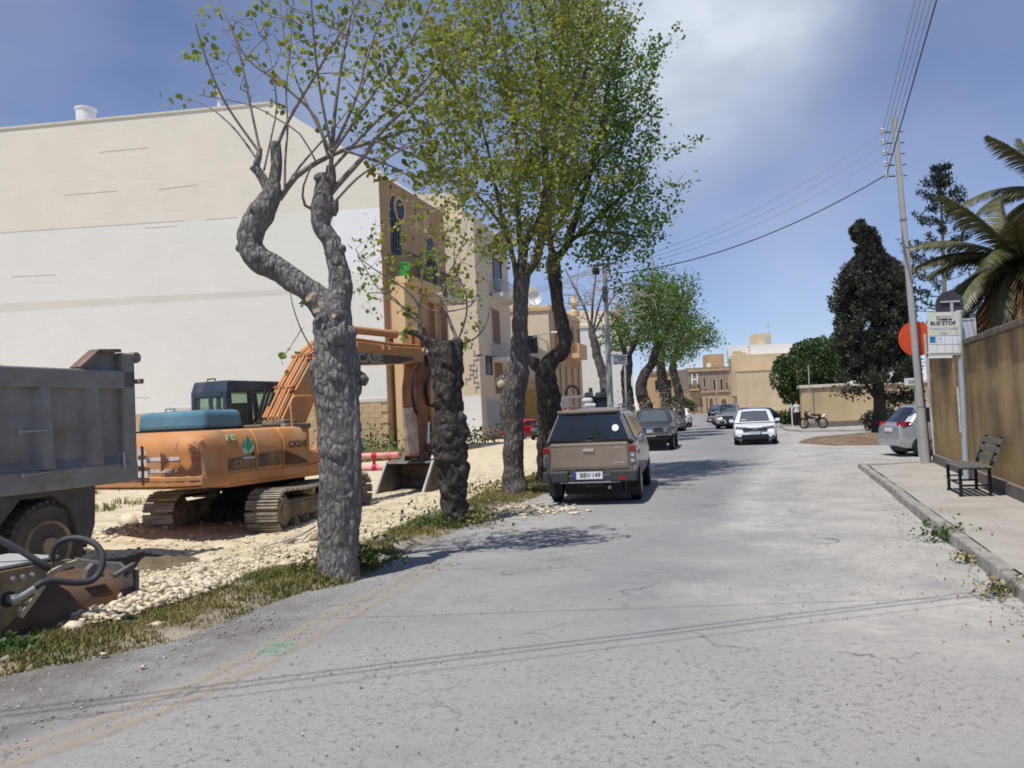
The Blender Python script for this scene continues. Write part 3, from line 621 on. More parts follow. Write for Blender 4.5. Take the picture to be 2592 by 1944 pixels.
def mid_house():
    y0 = 70.0; cx = A(1393, 900, y0).x; x0 = A(1262, 900, y0).x; zt = A(1340, 773, y0).z
    root = thing('town_house', 'cream town house with a carved stone balcony and ochre garage behind the pollarded trunks', 'building', (cx, y0, 0))
    h = R(17); F = Face((cx, y0, 0), (math.sin(h), math.cos(h))); Ls = 12.2; e = F.p(Ls, 0)
    b = NB(root); b.prism([(x0, y0), (cx, y0), (e.x, e.y), (x0, e.y)], 0, zt, 'z'); obj('wall', b, PINKC, root)
    FF = Face((x0, y0, 0), (1, 0)); W = cx - x0
    b = NB(root); FF.rect(b, -.05, W + .05, zt - .5, zt - .2, .003, .12); F.rect(b, .1, Ls, zt - .5, zt - .2, .003, .12); obj('cornice', b, OCHL, root)
    # orange carved front on the street side
    b = NB(root); F.rect(b, .3, Ls - .3, .1, zt - .6, .003, .10); obj('facade_panel', b, mat('orange limestone', (.60, .38, .22), rough=.9, var=.12, vs=1.5, bump=.3, bs=10), root)
    za = F.uv(1440, 898)[1]
    balcony(root, F, 5.5, 9.0, za, 1.3, .9, .45, OCHL, rm=OCHL, solid=True)
    for a in (1.2, 3.0, 6.4, 8.0, 10.4):
        window(root, F, a, a + .9, za + .05, za + 2.7, SHUT, OCHL, out=.10, w=.10)
    for a in (2.2, 4.4, 7.0, 9.5): window(root, F, a, a + .8, 2.0, za - 1.0, DARKW, OCHL, out=.10, sill=False)
    for k in range(12):
        a = 1.0 + k * .85; b = NB(root); F.rect(b, a, a + .25, za - 1.2, za - .5, .102, .30); obj('corbel', b, OCHL, root)
    # garage mouth and mouldings on the end that faces the camera
    g0 = FF.uv(1325, 1000); g1 = FF.uv(1362, 1000); b = NB(root); FF.rect(b, g0[0], g1[0], .02, FF.uv(1340, 985)[1], .003, .04); obj('garage_door', b, mat('ochre garage door', (.48, .30, .09), rough=.7, var=.1, bump=.1), root)
    for py in (968, 980, 930): z = FF.uv(1340, py)[1]; b = NB(root); FF.rect(b, g0[0] - 1, W - .02, z, z + .22, .003, .18); obj('moulding', b, OCHL, root)
    z = FF.uv(1340, 850)[1]; window(root, FF, g0[0] + .2, g0[0] + 1.4, z - 1.5, z, DARKW, SLABC)
    b = NB(root); p = F.p(10.2, 0); b.lathe([(.5, zt), (.5, zt + .5), (.2, zt + .7), (.45, zt + 1.3), (.2, zt + 1.7), (.25, zt + 2.0)], 10, c=(p.x, p.y, 0)); obj('finial', b, OCHL, root, smooth=40)
    b = NB(root); b.box((cx - 2.0, y0 + 3, zt + .9), (2.2, 2.5, 1.8)); obj('roof_room', b, PINKC, root)
    # satellite dishes
    for (px, py, r, lab) in ((1334, 766, .62, 'large white satellite dish lower on the town house roof'), (1353, 753, .6, 'white satellite dish standing highest on the town house roof')):
        p = A(px, py, y0 - .1); t = thing('satellite_dish', lab, 'satellite dish', (p.x, y0 + .5, zt), group='satellite dishes on the roof')
        hz = p.z - zt; b = MB(); b.tube([(0, 0, 0), (0, 0, max(hz, .3))], .04, 6); obj('mast', b, GALV, t)
        b = MB(); b.lathe([(.02, .12), (r * .5, .08), (r, -.10), (r * 1.0, -.12), (r * .5, .05), (.02, .09)], 18, axis='y', c=(0, -.25, max(hz, .3)), cap=False); obj('dish', b, WHITEP, t, smooth=60)
        b = MB(); b.tube([(0, -.2, max(hz, .3) - .4), (0, -.9, max(hz, .3))], .025, 6); obj('feed_arm', b, GALV, t)
mid_house()
def pale_house():
    y0 = 86.0; x0 = A(1440, 900, y0).x; x1 = A(1600, 900, y0).x; zt = A(1500, 822, y0).z
    root = thing('white_house', 'plain whitewashed house with a flat roof behind the grey lamp post', 'building', (x0, y0, 0))
    b = NB(root); b.box(((x0 + x1) / 2, y0 + 5, zt / 2), (x1 - x0, 10, zt)); obj('wall', b, WHITEW, root)
    zt2 = A(1500, 778, y0).z; b = NB(root); b.box(((x0 + x1) / 2, y0 + 6.2, (zt + zt2) / 2), (x1 - x0 - .6, 7.4, zt2 - zt - .02)); obj('upper_storey', b, PINKC, root)
    F = Face((x0, y0, 0), (1, 0))
    b = NB(root); F.rect(b, -.02, x1 - x0, zt - .3, zt - .05, .003, .12); obj('cornice', b, SLABC, root)
    for a in (2.4, 5.2): window(root, F, a, a + 1.0, .3, 2.4, SHUT, SLABC, sill=False, name='door')
pale_house()
def far_houses():
    y0 = 190.0; q = lambda px, py: A(px, py, y0)
    UP = stone_mat('weathered grey-brown stone', (.34, .27, .21), (.16, .13, .115), course=.5, block=1.2, joint=.15, streak=.6, var=.15, vscale=.3, off=.45)
    LO = stone_mat('warm yellow stone', (.52, .36, .20), (.3, .2, .12), course=.5, block=1.2, joint=.12, var=.1, vscale=.3)
    x0, x1 = q(1745, 1000).x, q(1872, 1000).x; zt = q(1800, 929).z; zm = q(1780, 993).z
    root = thing('corner_house', 'old two-storey stone house closing the far end of the street', 'building', (x0, y0, 0))
    b = NB(root); b.box(((x0 + x1) / 2, y0 + 6, zm / 2), (x1 - x0, 12, zm), 1); b.box(((x0 + x1) / 2, y0 + 6, (zm + zt) / 2), (x1 - x0 - .01, 11.99, zt - zm), 0); obj('wall', b, [UP, LO], root)
    F = Face((x0, y0, 0), (1, 0))
    b = NB(root); F.rect(b, -.1, x1 - x0, zt - .9, zt - .5, .003, .35); F.rect(b, -.1, x1 - x0, zm - .1, zm + .2, .003, .3); obj('string_course', b, LO, root)
    for (px, w, y1, y2) in ((1768, 4, 957, 981), (1783, 4, 955, 980), (1808, 5, 961, 988), (1826, 5, 960, 987), (1839.5, 3.5, 968, 986)):
        a0 = F.uv(px - w / 2, 970)[0]; a1 = F.uv(px + w / 2, 970)[0]; window(root, F, a0, a1, F.uv(px, y2)[1], F.uv(px, y1)[1], DARKW, LO, w=.14)
    for (px, w, y1, y2) in ((1772, 3.5, 1006, 1045), (1787, 3.5, 1006, 1045), (1811, 4, 1007, 1020)):
        a0 = F.uv(px - w / 2, 970)[0]; a1 = F.uv(px + w / 2, 970)[0]; window(root, F, a0, a1, max(.1, F.uv(px, y2)[1]), F.uv(px, y1)[1], SHUT, LO, w=.14, sill=False, name='door')
    for (px, w, y1) in ((1799, .75, 1008), (1831, 1.05, 1010)):
        a = F.uv(px, 1000)[0]; z = F.uv(px, y1)[1]; arch_window(root, F, a, .1, w * 1.2, z, False, SHUT, 'door')
    a = F.uv(1748, 960)[0]; z = F.uv(1750, 985)[1]; balcony(root, F, a - .4, a + 1.6, z, 1.4, 1.1, .4, LO)
    b = NB(root)
    for k in (.1, 1.3): F.rect(b, a + k - .12, a + k + .12, z + 1.0, z + 3.4, 1.0, 1.2)
    F.rect(b, a - .1, a + 1.5, z + 2.0, z + 2.3, 1.01, 1.19); obj('balcony_frame', b, WHITEP, root)
    a = F.uv(1849, 960)[0]; z = F.uv(1849, 975)[1]; b = NB(root); F.rect(b, a - .5, a + .6, z - .4, z + 2.2, .003, .9); b2 = obj('timber_balcony', b, OCHL, root); b = NB(root); F.rect(b, a - .35, a + .45, z + .8, z + 1.9, .902, .93); obj('pane', b, DARKW, b2)
    # roof turret and tanks
    p0, p1 = q(1799, 930), q(1841, 930); zz = q(1820, 894).z; b = NB(root); b.box(((p0.x + p1.x) / 2, y0 + 5, (zt + zz) / 2), (p1.x - p0.x, 5, zz - zt)); obj('roof_room', b, LO, root)
    for px, lab in ((1760, 'white roof tank at the left on the old stone house'), (1803, 'white roof tank beside the turret of the old stone house')):
        p = q(px, 926); b = MB(); b.lathe([(.6, 0), (.6, 1.0), (.3, 1.1)], 12); tag(obj('water_tank', b, WHITEP, loc=(p.x, y0 + 3, zt), smooth=40), lab, 'water tank', 'tanks on the far roof')
    # house further left, half hidden by the trees
    x2, x3 = A(1640, 1000, 215).x, A(1742, 1000, 215).x; z2 = A(1720, 936, 215).z
    r2 = thing('stone_house', 'ochre stone house mostly hidden behind the street trees', 'building', (x2, 215, 0))
    b = NB(r2); b.box(((x2 + x3) / 2, 221, z2 / 2), (x3 - x2, 12, z2)); obj('wall', b, LO, r2)
    F2 = Face((x2, 215, 0), (1, 0))
    b = NB(r2); F2.rect(b, 0, x3 - x2, z2 - .8, z2 - .4, .003, .3); obj('cornice', b, UP, r2)
    for a in (2.0, 5.0, 8.0): window(r2, F2, a, a + 1.2, z2 - 5, z2 - 2.5, DARKW, UP)
far_houses()
def yellow_house():
    y0 = 95.0; q = lambda px, py: A(px, py, y0); YS = stone_mat('yellow limestone blocks', (.68, .53, .335), (.33, .25, .17), course=.32, block=.75, joint=.14, streak=.25, var=.14, vscale=.4, off=.5)
    x0 = q(1866, 1000).x; x1 = q(2130, 1000).x; z1 = q(1900, 939).z; z2 = q(1900, 896).z; z3 = q(1900, 873).z; k = .238
    fp = lambda xa, ya, d: [(xa + (ya - y0) * k, ya), (x1 + (ya - y0) * k, ya), (x1 + (ya - y0 + d) * k, ya + d), (xa + (ya - y0 + d) * k, ya + d)]     # the house follows the line of the street
    root = thing('yellow_house', 'blocky yellow limestone house with a white parapet and a small roof hut', 'building', (x0, y0, 0))
    b = NB(root); b.prism(fp(x0, y0, 16), 0, z1, 'z'); obj('wall', b, YS, root)
    xa = x0 - .45; b = NB(root); b.prism(fp(xa, y0 + .9, 13), z1 * .5, z2, 'z'); obj('upper_wall', b, YS, root)
    b = NB(root); b.box((xa + 1.0, y0 + 1.1, z2 + .22), (1.0, .3, .5)); b.box((xa + 1.75, y0 + 1.1, z2 + .12), (.6, .3, .3)); obj('broken_edge', b, YS, root)
    b = NB(root); b.prism(fp(xa - .25, y0 + 2.2, 11), z2 - .3, z3 + .12, 'z'); obj('parapet', b, WHITEP, root)
    b = NB(root); b.box(((x0 + x1) / 2, y0 + .1, z1 + .06), (x1 - x0 + .1, .35, .14)); obj('coping', b, YS, root)
    p0, p1 = q(1922, 870), q(1962, 870); zh = q(1940, 843).z; xm = (p0.x + p1.x) / 2 + .9; yh = y0 + 4; w_ = p1.x - p0.x
    b = NB(root); b.box((xm, yh + 1.5, (z3 + zh + .3) / 2), (w_, 3, zh - z3 + .3)); hut = obj('roof_hut', b, YS, root)
    F = Face((xm - w_ / 2, yh, 0), (1, 0)); b = NB(root); F.rect(b, w_ * .55, w_ * .92, z3 + .2, z3 + (zh - z3) * .85, .004, .03); obj('window', b, GREYP, hut)
    b = MB(); b.tube([(0, 0, 0), (0, 0, 1.7)], .02, 5)
    for z, w in ((1.6, .3), (1.4, .35), (1.2, .3)): b.bar((-w, 0, z), (w, 0, z), .02, .02)
    tag(obj('aerial', b, GALV, loc=(xm + w_ / 2, yh + 1, zh)), 'thin television aerial on the roof hut of the yellow house', 'aerial')
    b = MB(); b.tube([(0, 0, 0), (0, 0, 1.0)], .03, 5); b.bar((-.2, 0, .95), (.2, 0, .95), .04, .04); p = q(1906, 890)
    tag(obj('roof_pipe', b, IRON, loc=(p.x, y0 + 1.5, z2)), 'dark vent pipe against the white parapet of the yellow house', 'pipe')
yellow_house()
def street_walls():
    # the tall stained wall behind the bus stop
    E = G(2368, 1182); E = V((E.x, E.y, 0)); d = V((.3228, .9465, 0)); W = stone_mat('stained street wall', (.50, .35, .17), (.115, .08, .066), course=.30, block=.62, joint=.08, streak=.95, topdark=(1.0, 2.4, .6), var=.30, vscale=.9, axis='y', off=.38)
    root = thing('street_wall', 'tall ochre stone wall with dark run-off stains behind the bus stop', 'wall', E, -math.atan2(d.x, d.y))
    L = 19.; hh = 2.64
    b = MB(); b.box((.2, -L / 2, hh / 2), (.4, L, hh)); b.box((4, -.16, hh / 2), (7.6, .32, hh)); obj('wall', b, W, root, bevel=.02)
    b = MB(); b.box((-.04, -L / 2 - .1, .16), (.08, L - .2, .32)); obj('plinth', b, mat('grey cement plinth', (.17, .145, .13), rough=.95, var=.2, vs=3, bump=.5, bs=20), root)
    cm = mat('dark coping', (.16, .135, .11), rough=.95, var=.3, vs=4, bump=.7, bs=14, col2=(.30, .25, .18), thr=.6, s2=5); rr = random.Random(8); y = -.04
    while y > -L:
        ln = rr.uniform(.8, 1.1); b = MB(); b.box((.19 + rr.uniform(-.01, .01), y - ln / 2, hh + .055), (.5, ln - .02, .11 + rr.uniform(-.01, .01))); obj('coping_stone', b, cm, root, bevel=.025); y -= ln
    # garden wall across the side street
    GY = 50.0; x0 = A(2034, 1080, GY).x; x1 = A(2500, 1060, GY).x; zt = A(2037, 983, GY).z
    GW = stone_mat('garden wall stone', (.57, .43, .25), (.24, .20, .15), course=.3, block=.7, joint=.06, streak=.55, topdark=(.6, 2.4, .25), var=.12, vscale=.5, off=.42)
    t = thing('garden_wall', 'ochre garden wall with a rounded pale coping across the side street', 'wall', (x0, GY, 0))
    b = NB(t); b.box(((x0 + x1) / 2, GY + .2, zt / 2), (x1 - x0, .4, zt)); obj('wall', b, GW, t, bevel=.05)
    b = NB(t); n = 9; b.prism([(GY + .2 + .3 * math.cos(math.pi * i / n), zt + .20 * math.sin(math.pi * i / n)) for i in range(n + 1)], x0 - .12, x1, 'x'); obj('coping', b, mat('grey stained coping', (.36, .32, .26), rough=.95, var=.2, bump=.3), t, smooth=40)
    b = NB(t); b.box(((x0 + x1) / 2, GY - .03, .22), (x1 - x0, .06, .44)); obj('plinth', b, MC['grey cement plinth'], t)
    # low heap of loose stones that edges the lane left of the red car
    rr = random.Random(12); t = thing('rubble_wall', 'low tumbledown dry-stone wall in weeds beside the red car', 'wall', G(1225, 1112)); c = t.location.copy()
    for i in range(26):
        p = c + V((rr.uniform(-1.6, 1.2), rr.uniform(-1.0, 1.0), 0)); s = rr.uniform(.22, .5); b = MB()
        b.box((p.x - c.x, p.y - c.y, s * .3 + rr.choice((0, 0, .35, .6))), (s * 1.3, s, s * .75), rz=rr.uniform(0, 3), rx=rr.uniform(-.3, .3), taper=(.8, .75)); obj('stone', b, TAN, t, bevel=.05)
street_walls()
# ------------------------------------------------------------------ vehicles
TYRE = mat('tyre rubber', (.022, .021, .021), rough=.85, var=.25, vs=8, bump=.3, bs=40)
RIMS = mat('silver rim', (.50, .51, .52), rough=.35, var=.08, bump=0, metal=.7)
BLACKP = mat('black plastic', (.02, .02, .022), rough=.55, var=.15, bump=.1)
CHROME = mat('chrome', (.75, .76, .78), rough=.12, var=.03, bump=0, metal=1)
GLASS = glass_mat()
LAMP = mat('clear lamp', (.15, .16, .17), rough=.2, var=.1, bump=0, spec=.5)
REDL = mat('red lamp', (.28, .012, .015), rough=.2, var=.1, bump=0, coat=.5)
PLATE = mat('number plate', (.72, .74, .76), rough=.5, var=.04, bump=0)
INK = mat('black ink', (.03, .03, .035), rough=.7, var=.05, bump=0)
EUBLUE = mat('plate blue', (.01, .06, .35), rough=.5, var=.05, bump=0)
def paint(name, col, rough=.28, metal=.35, dust=.10): return mat(name, col, rough=rough, metal=metal, var=dust, vs=2.5, bump=0, spec=.5, coat=.7)
def wheel(root, x, y, r, w, side, rim=RIMS, spokes=7):
    b = MB(); b.lathe([(r * .66, -w / 2 + .01), (r * .9, -w / 2), (r, -w * .36), (r, w * .36), (r * .9, w / 2), (r * .66, w / 2 - .01)], 26, axis='x', cap=True)
    wh = obj('wheel', b, TYRE, root, smooth=35, loc=(x, y, r))
    b = MB(); o = side * (w / 2 + .004)
    b.lathe([(r * .64, o - side * .03), (r * .66, o), (r * .60, o)], 22, axis='x', cap=False); b.lathe([(r * .17, o - side * .02), (r * .15, o + side * .005)], 12, axis='x')
    for k in range(spokes):
        a = 2 * math.pi * k / spokes; c, s = math.cos(a), math.sin(a)
        b.bar((o - side * .012, c * r * .12, s * r * .12), (o - side * .006, c * r * .63, s * r * .63), r * .16, .02, up=(1, 0, 0))
    obj('rim', b, rim, wh)
    b = MB(); b.lathe([(r * .62, o - side * .06), (r * .1, o - side * .065)], 18, axis='x', cap=False); obj('brake_disc', b, BLACKP, wh)
    return wh
def body_loft(L, W, zb, belt, endround=.12, nose=.55):
    ys = [-L / 2, -L / 2 + .05, -L / 2 + .16, -L / 2 + .42] + list(np.linspace(-L / 2 + .7, L / 2 - .8, 12)) + [L / 2 - .5, L / 2 - .26, L / 2 - .10, L / 2 - .02, L / 2]
    by = [q[0] for q in belt]; bz = [q[1] for q in belt]; rings = []
    for y in ys:
        t = abs(y) / (L / 2); hw = W / 2 * (1 - endround * t ** 7 - .03 * t ** 2); zt = float(np.interp(y, by, bz)); e = max(0, (t - .955) / .045)
        zt -= e * e * .07; z0 = zb + e * .07 + (.05 if t > .8 else 0)
        half = [(0, z0), (.84 * hw, z0), (.955 * hw, z0 + .10), (hw, z0 + .40 * (zt - z0)), (.995 * hw, z0 + .70 * (zt - z0)), (.965 * hw, zt - .05), (.90 * hw, zt - .005), (.5 * hw, zt + .012), (0, zt + .02)]
        rings.append([(x, y, z) for x, z in half] + [(-x, y, z) for x, z in half[-2:0:-1]])
    n = len(rings[0]); b = MB(); vs = [p for r in rings for p in r]
    fs = [(i * n + k, (i + 1) * n + k, (i + 1) * n + (k + 1) % n, i * n + (k + 1) % n) for i in range(len(rings) - 1) for k in range(n)]
    fs += [tuple(range(n)), tuple(range((len(rings) - 1) * n + n - 1, (len(rings) - 1) * n - 1, -1))]
    b.add(vs, fs); return b
def cut_arches(o, cuts, W):
    b = MB()
    for y, r in cuts: b.lathe([(r, -W), (r, W)], 28, axis='x', c=(0, y, r * .86))
    c = obj('cutter', b, [], None); m = o.modifiers.new('b', 'BOOLEAN'); m.operation = 'DIFFERENCE'; m.object = c; m.solver = 'EXACT'
    me = bake(o); old = o.data; o.modifiers.clear(); o.data = me; bpy.data.objects.remove(c)
    me.polygons.foreach_set('use_smooth', [True] * len(me.polygons)); me.set_sharp_from_angle(angle=R(32))
def car(name, label, cat, loc, heading, s, pm, group=None, front=True, rear=True, rim=RIMS, z=0, detail=1):
    root = thing(name, label, cat, (loc[0], loc[1], z), -R(heading), group); L, W, H = s['L'], s['W'], s['H']
    o = obj('body', body_loft(L, W, s['zb'], s['belt'], s.get('er', .12)), pm, root)
    cut_arches(o, [(s['fa'], s['wr'] * 1.17), (s['ra'], s['wr'] * 1.17)], W)
    b = MB(); b.box((0, (s['fa'] + s['ra']) / 2, s['zb'] + .10), (W * .80, L * .84, .16)); b.box((0, s['fa'], s['wr'] * 1.1), (W * .62, s['wr'] * 2.4, s['wr'] * 1.3)); b.box((0, s['ra'], s['wr'] * 1.1), (W * .62, s['wr'] * 2.4, s['wr'] * 1.3)); obj('underbody', b, BLACKP, root)
    for y in (s['fa'], s['ra']):
        for sd in (-1, 1): wheel(root, sd * (W / 2 - .115), y, s['wr'], .20, sd, rim)
    # cabin
    zb, wb, wt = s['zbelt'], W / 2 * s.get('bw', .93), W / 2 * s.get('rw', .72)
    f0, f1, r1, r0 = s['gh']     # windscreen base, roof front, roof rear, rear base (y)
    rb, rt = s.get('rcb', .80), s.get('rct', .86)
    def ring(w, yf, yr, z, fb_, rb_, cr): return [(0, yf + fb_, z + cr), (.80 * w, yf, z), (w, yf - .16, z - .01), (w * 1.002, (yf + yr) / 2, z), (w, yr + .12, z - .01), (rb * w if cr == 0 else rt * w, yr, z), (0, yr - rb_, z + cr)]
    base = ring(wb, f0, r0, zb, .07, .05, 0); roof = ring(wt, f1, r1, H - .07, .05, .03, .02); top = ring(wt * .80, f1 - .16, r1 + .16, H - .012, .03, .02, .01)
    full = lambda r: r + [(-x, y, z) for x, y, z in r[-2:0:-1]]
    rs = [full(q) for q in (base, roof, top)]; n = len(rs[0]); b = MB()
    b.add([p for r in rs for p in r], [(i * n + k, i * n + (k + 1) % n, (i + 1) * n + (k + 1) % n, (i + 1) * n + k) for i in range(2) for k in range(n)] + [tuple(range(2 * n, 3 * n))])
    b.f = [tuple(reversed(f)) for f in b.f]
    obj('cabin', b, pm, root, smooth=28, bevel=.03)
    def pane(nm, quads, gm=GLASS, off=.016):
        b = MB()
        for (p0, p1, p2, p3) in quads:
            p = [V(q) for q in (p0, p1, p2, p3)]; nn = (p[1] - p[0]).cross(p[3] - p[0]).normalized(); ctr = sum(p, V()) / 4
            if nn.dot(ctr - V((0, (f1 + r1) / 2, zb))) < 0: nn = -nn
            b.add([q + nn * off for q in p] + [q + nn * (off - .006) for q in p], [(0, 1, 2, 3), (7, 6, 5, 4), (0, 4, 5, 1), (1, 5, 6, 2), (2, 6, 7, 3), (3, 7, 4, 0)])
        return obj(nm, b, gm, root)
    def lerp(a, c, t): return V(a) * (1 - t) + V(c) * t
    def patch(i, j, u0, u1, v0, v1, mir=1):
        q = lambda u, v: lerp(lerp(base[i], base[j], u), lerp(roof[i], roof[j], u), v)
        r = [q(u0, v0), q(u1, v0), q(u1, v1), q(u0, v1)]
        return [V((p.x * mir, p.y, p.z)) for p in r]
    pane('windscreen', [patch(0, 1, 0, .93, .07, .93), patch(0, 1, 0, .93, .07, .93, -1)], mat('windscreen glass', (.085, .10, .11), rough=.1, var=.15, vs=2, bump=0, spec=.5))  # sky reflection put into the base colour: paler than the other panes
    if s.get('rwin', True): pane('rear_window', [patch(6, 5, 0, .95, *s.get('rwv', (.12, .90))), patch(6, 5, 0, .95, *s.get('rwv', (.12, .90)), -1)])
    for mir in (1, -1):
        for (u0, u1) in s.get('sw', ((.03, .45), (.50, .95))):
            # along the whole side, from front post to rear post
            q = lambda u, v: lerp(lerp(base[2], base[4], u), lerp(roof[2], roof[4], u), v)
            r = [q(u0, .10), q(u1, .10), q(u1, .90), q(u0, .90)]; r = [V((p.x * mir * 1.006, p.y, p.z)) for p in r]; pane('side_window', [r])
        b = MB(); x = mir * (wb + .10); b.box((x, f0 - .22, zb + .07), (.19, .10, .13)); mo = obj('mirror', b, s.get('mirror', pm), root, bevel=.03)
        for (u0, u1) in s.get('sw', ((.03, .45), (.50, .95)))[:2]:
            yy = f0 - .16 + (r0 + .12 - f0 + .16) * (u1 - .05); b = MB(); b.box((mir * (W / 2 * .985), yy, zb - .12), (.03, .16, .03)); obj('door_handle', b, s.get('handle', pm), root)
    zf = s.get('zlf', .68); yf = L / 2
    if front:
        g = s.get('grille', (.9, .16, .62)); b = MB(); b.box((0, yf - .005, g[2]), (g[0], .06, g[1])); gr = obj('grille', b, BLACKP, root, bevel=.015)
        b = MB()
        for k in range(3): b.box((0, yf + .028, g[2] - g[1] / 2 + g[1] * (k + .5) / 3), (g[0] * .96, .012, .015))
        obj('grille_bar', b, s.get('gbar', CHROME), gr)
        for sd in (-1, 1):
            b = MB(); hw, hh = s.get('hl', (.34, .15)); x = sd * (W / 2 * .87 - hw / 2); b.add([(x - sd * hw / 2, yf + .012, zf - hh * .35), (x + sd * hw / 2, yf - .16, zf - hh / 2 + .05), (x + sd * hw / 2, yf - .20, zf + hh / 2 + .03), (x - sd * hw / 2, yf - .03, zf + hh * .35), (x - sd * hw / 2, yf - .2, zf - hh * .35), (x + sd * hw / 2, yf - .35, zf - hh / 2 + .05), (x + sd * hw / 2, yf - .38, zf + hh / 2 + .03), (x - sd * hw / 2, yf - .2, zf + hh * .35)], [(0, 1, 2, 3), (7, 6, 5, 4), (0, 4, 5, 1), (1, 5, 6, 2), (2, 6, 7, 3), (3, 7, 4, 0)])
            obj('headlight', b, LAMP, root)
            b = MB(); b.box((sd * W * .36, yf - .03, s.get('fogz', .36)), (.24, .06, .11)); obj('fog_light', b, BLACKP, root, bevel=.02)
        a = s.get('intake', (.9, .13, .36)); b = MB(); b.box((0, yf - .004, a[2]), (a[0], .06, a[1]), taper=(1, 1)); obj('air_intake', b, BLACKP, root, bevel=.03)
        b = MB(); pz = s.get('fpz', .48); b.box((0, yf + .03, pz), (.50, .02, .11)); pl = obj('number_plate', b, PLATE, root)
        b = MB(); b.box((-.22, yf + .042, pz), (.045, .006, .105)); obj('plate_band', b, EUBLUE, pl)
        if s.get('ptext'): text(s['ptext'], .085, INK, pl, Matrix.Translation((.02, yf + .0415, pz)) @ Matrix.Rotation(R(180), 4, 'Z') @ UPX, .001)
    yr = -L / 2
    if rear:
        zr = s.get('zlr', .85)
        for sd in (-1, 1):
            b = MB(); rw_, rh = s.get('rl', (.22, .20)); x = sd * (W / 2 * .86); b.add([(x - sd * rw_ * .7, yr - .008, zr - rh / 2), (x + sd * .05, yr + .10, zr - rh / 2), (x + sd * .075, yr + .20, zr + rh * .4), (x - sd * rw_ * .7, yr - .006, zr + rh / 2), (x - sd * rw_ * .7, yr + .2, zr - rh / 2), (x + sd * .05, yr + .3, zr - rh / 2), (x + sd * .05, yr + .35, zr + rh * .4), (x - sd * rw_ * .7, yr + .2, zr + rh / 2)], [(0, 1, 2, 3), (7, 6, 5, 4), (0, 4, 5, 1), (1, 5, 6, 2), (2, 6, 7, 3), (3, 7, 4, 0)])
            obj('tail_light', b, REDL, root)
        b = MB(); b.box((0, yr - .008, s.get('rpz', .72)), (.5, .02, .11)); obj('number_plate', b, PLATE, root)
        b = MB(); b.box((0, yr + .02, s['zb'] + .18), (W * .84, .10, .14)); obj('rear_bumper', b, s.get('bump', pm), root, bevel=.03)
    return root
GREYC_ = mat('dark grille bar', (.12, .12, .125), rough=.4, var=.05, bump=0)
HATCH = dict(L=4.3, W=1.78, H=1.49, zb=.20, belt=[(-2.15, .92), (-1.6, .98), (-.3, .98), (.75, .93), (1.25, .86), (1.85, .74), (2.15, .60)], gh=(1.05, .25, -1.45, -1.98), zbelt=.93, fa=1.30, ra=-1.28, wr=.31, rw=.70, zlf=.66)
# --- the white hatchback driving towards the camera
c4 = dict(HATCH); c4.update(ptext='FHZ 2234', hl=(.50, .13), grille=(.98, .13, .66), intake=(1.08, .21, .35), fpz=.505, zlf=.70, fogz=.33, mirror=None, gbar=GREYC_, rw=.77, bw=.96)
WHITEC = paint('white car paint', (.74, .75, .76), metal=0, dust=.03)
c4['mirror'] = WHITEC; p = G(1912, 1127); c4r = car('hatchback_car', 'white hatchback driving towards the camera in the right lane', 'car', (p.x + .62, p.y + 2.1), 196, c4, WHITEC, rear=False)
b = MB()   # double chevron emblem
for k in (0, .05): b.bar((-.10, 2.178, .635 + k), (0, 2.178, .685 + k), .02, .03, up=(0, 1, 0)); b.bar((0, 2.178, .685 + k), (.10, 2.178, .635 + k), .02, .03, up=(0, 1, 0))
obj('chevron_emblem', b, CHROME, c4r)
b = MB(); b.box((.45, .95, 1.03), (.22, .03, .06), rx=R(-30)); obj('tax_sticker', b, WHITEP, c4r)
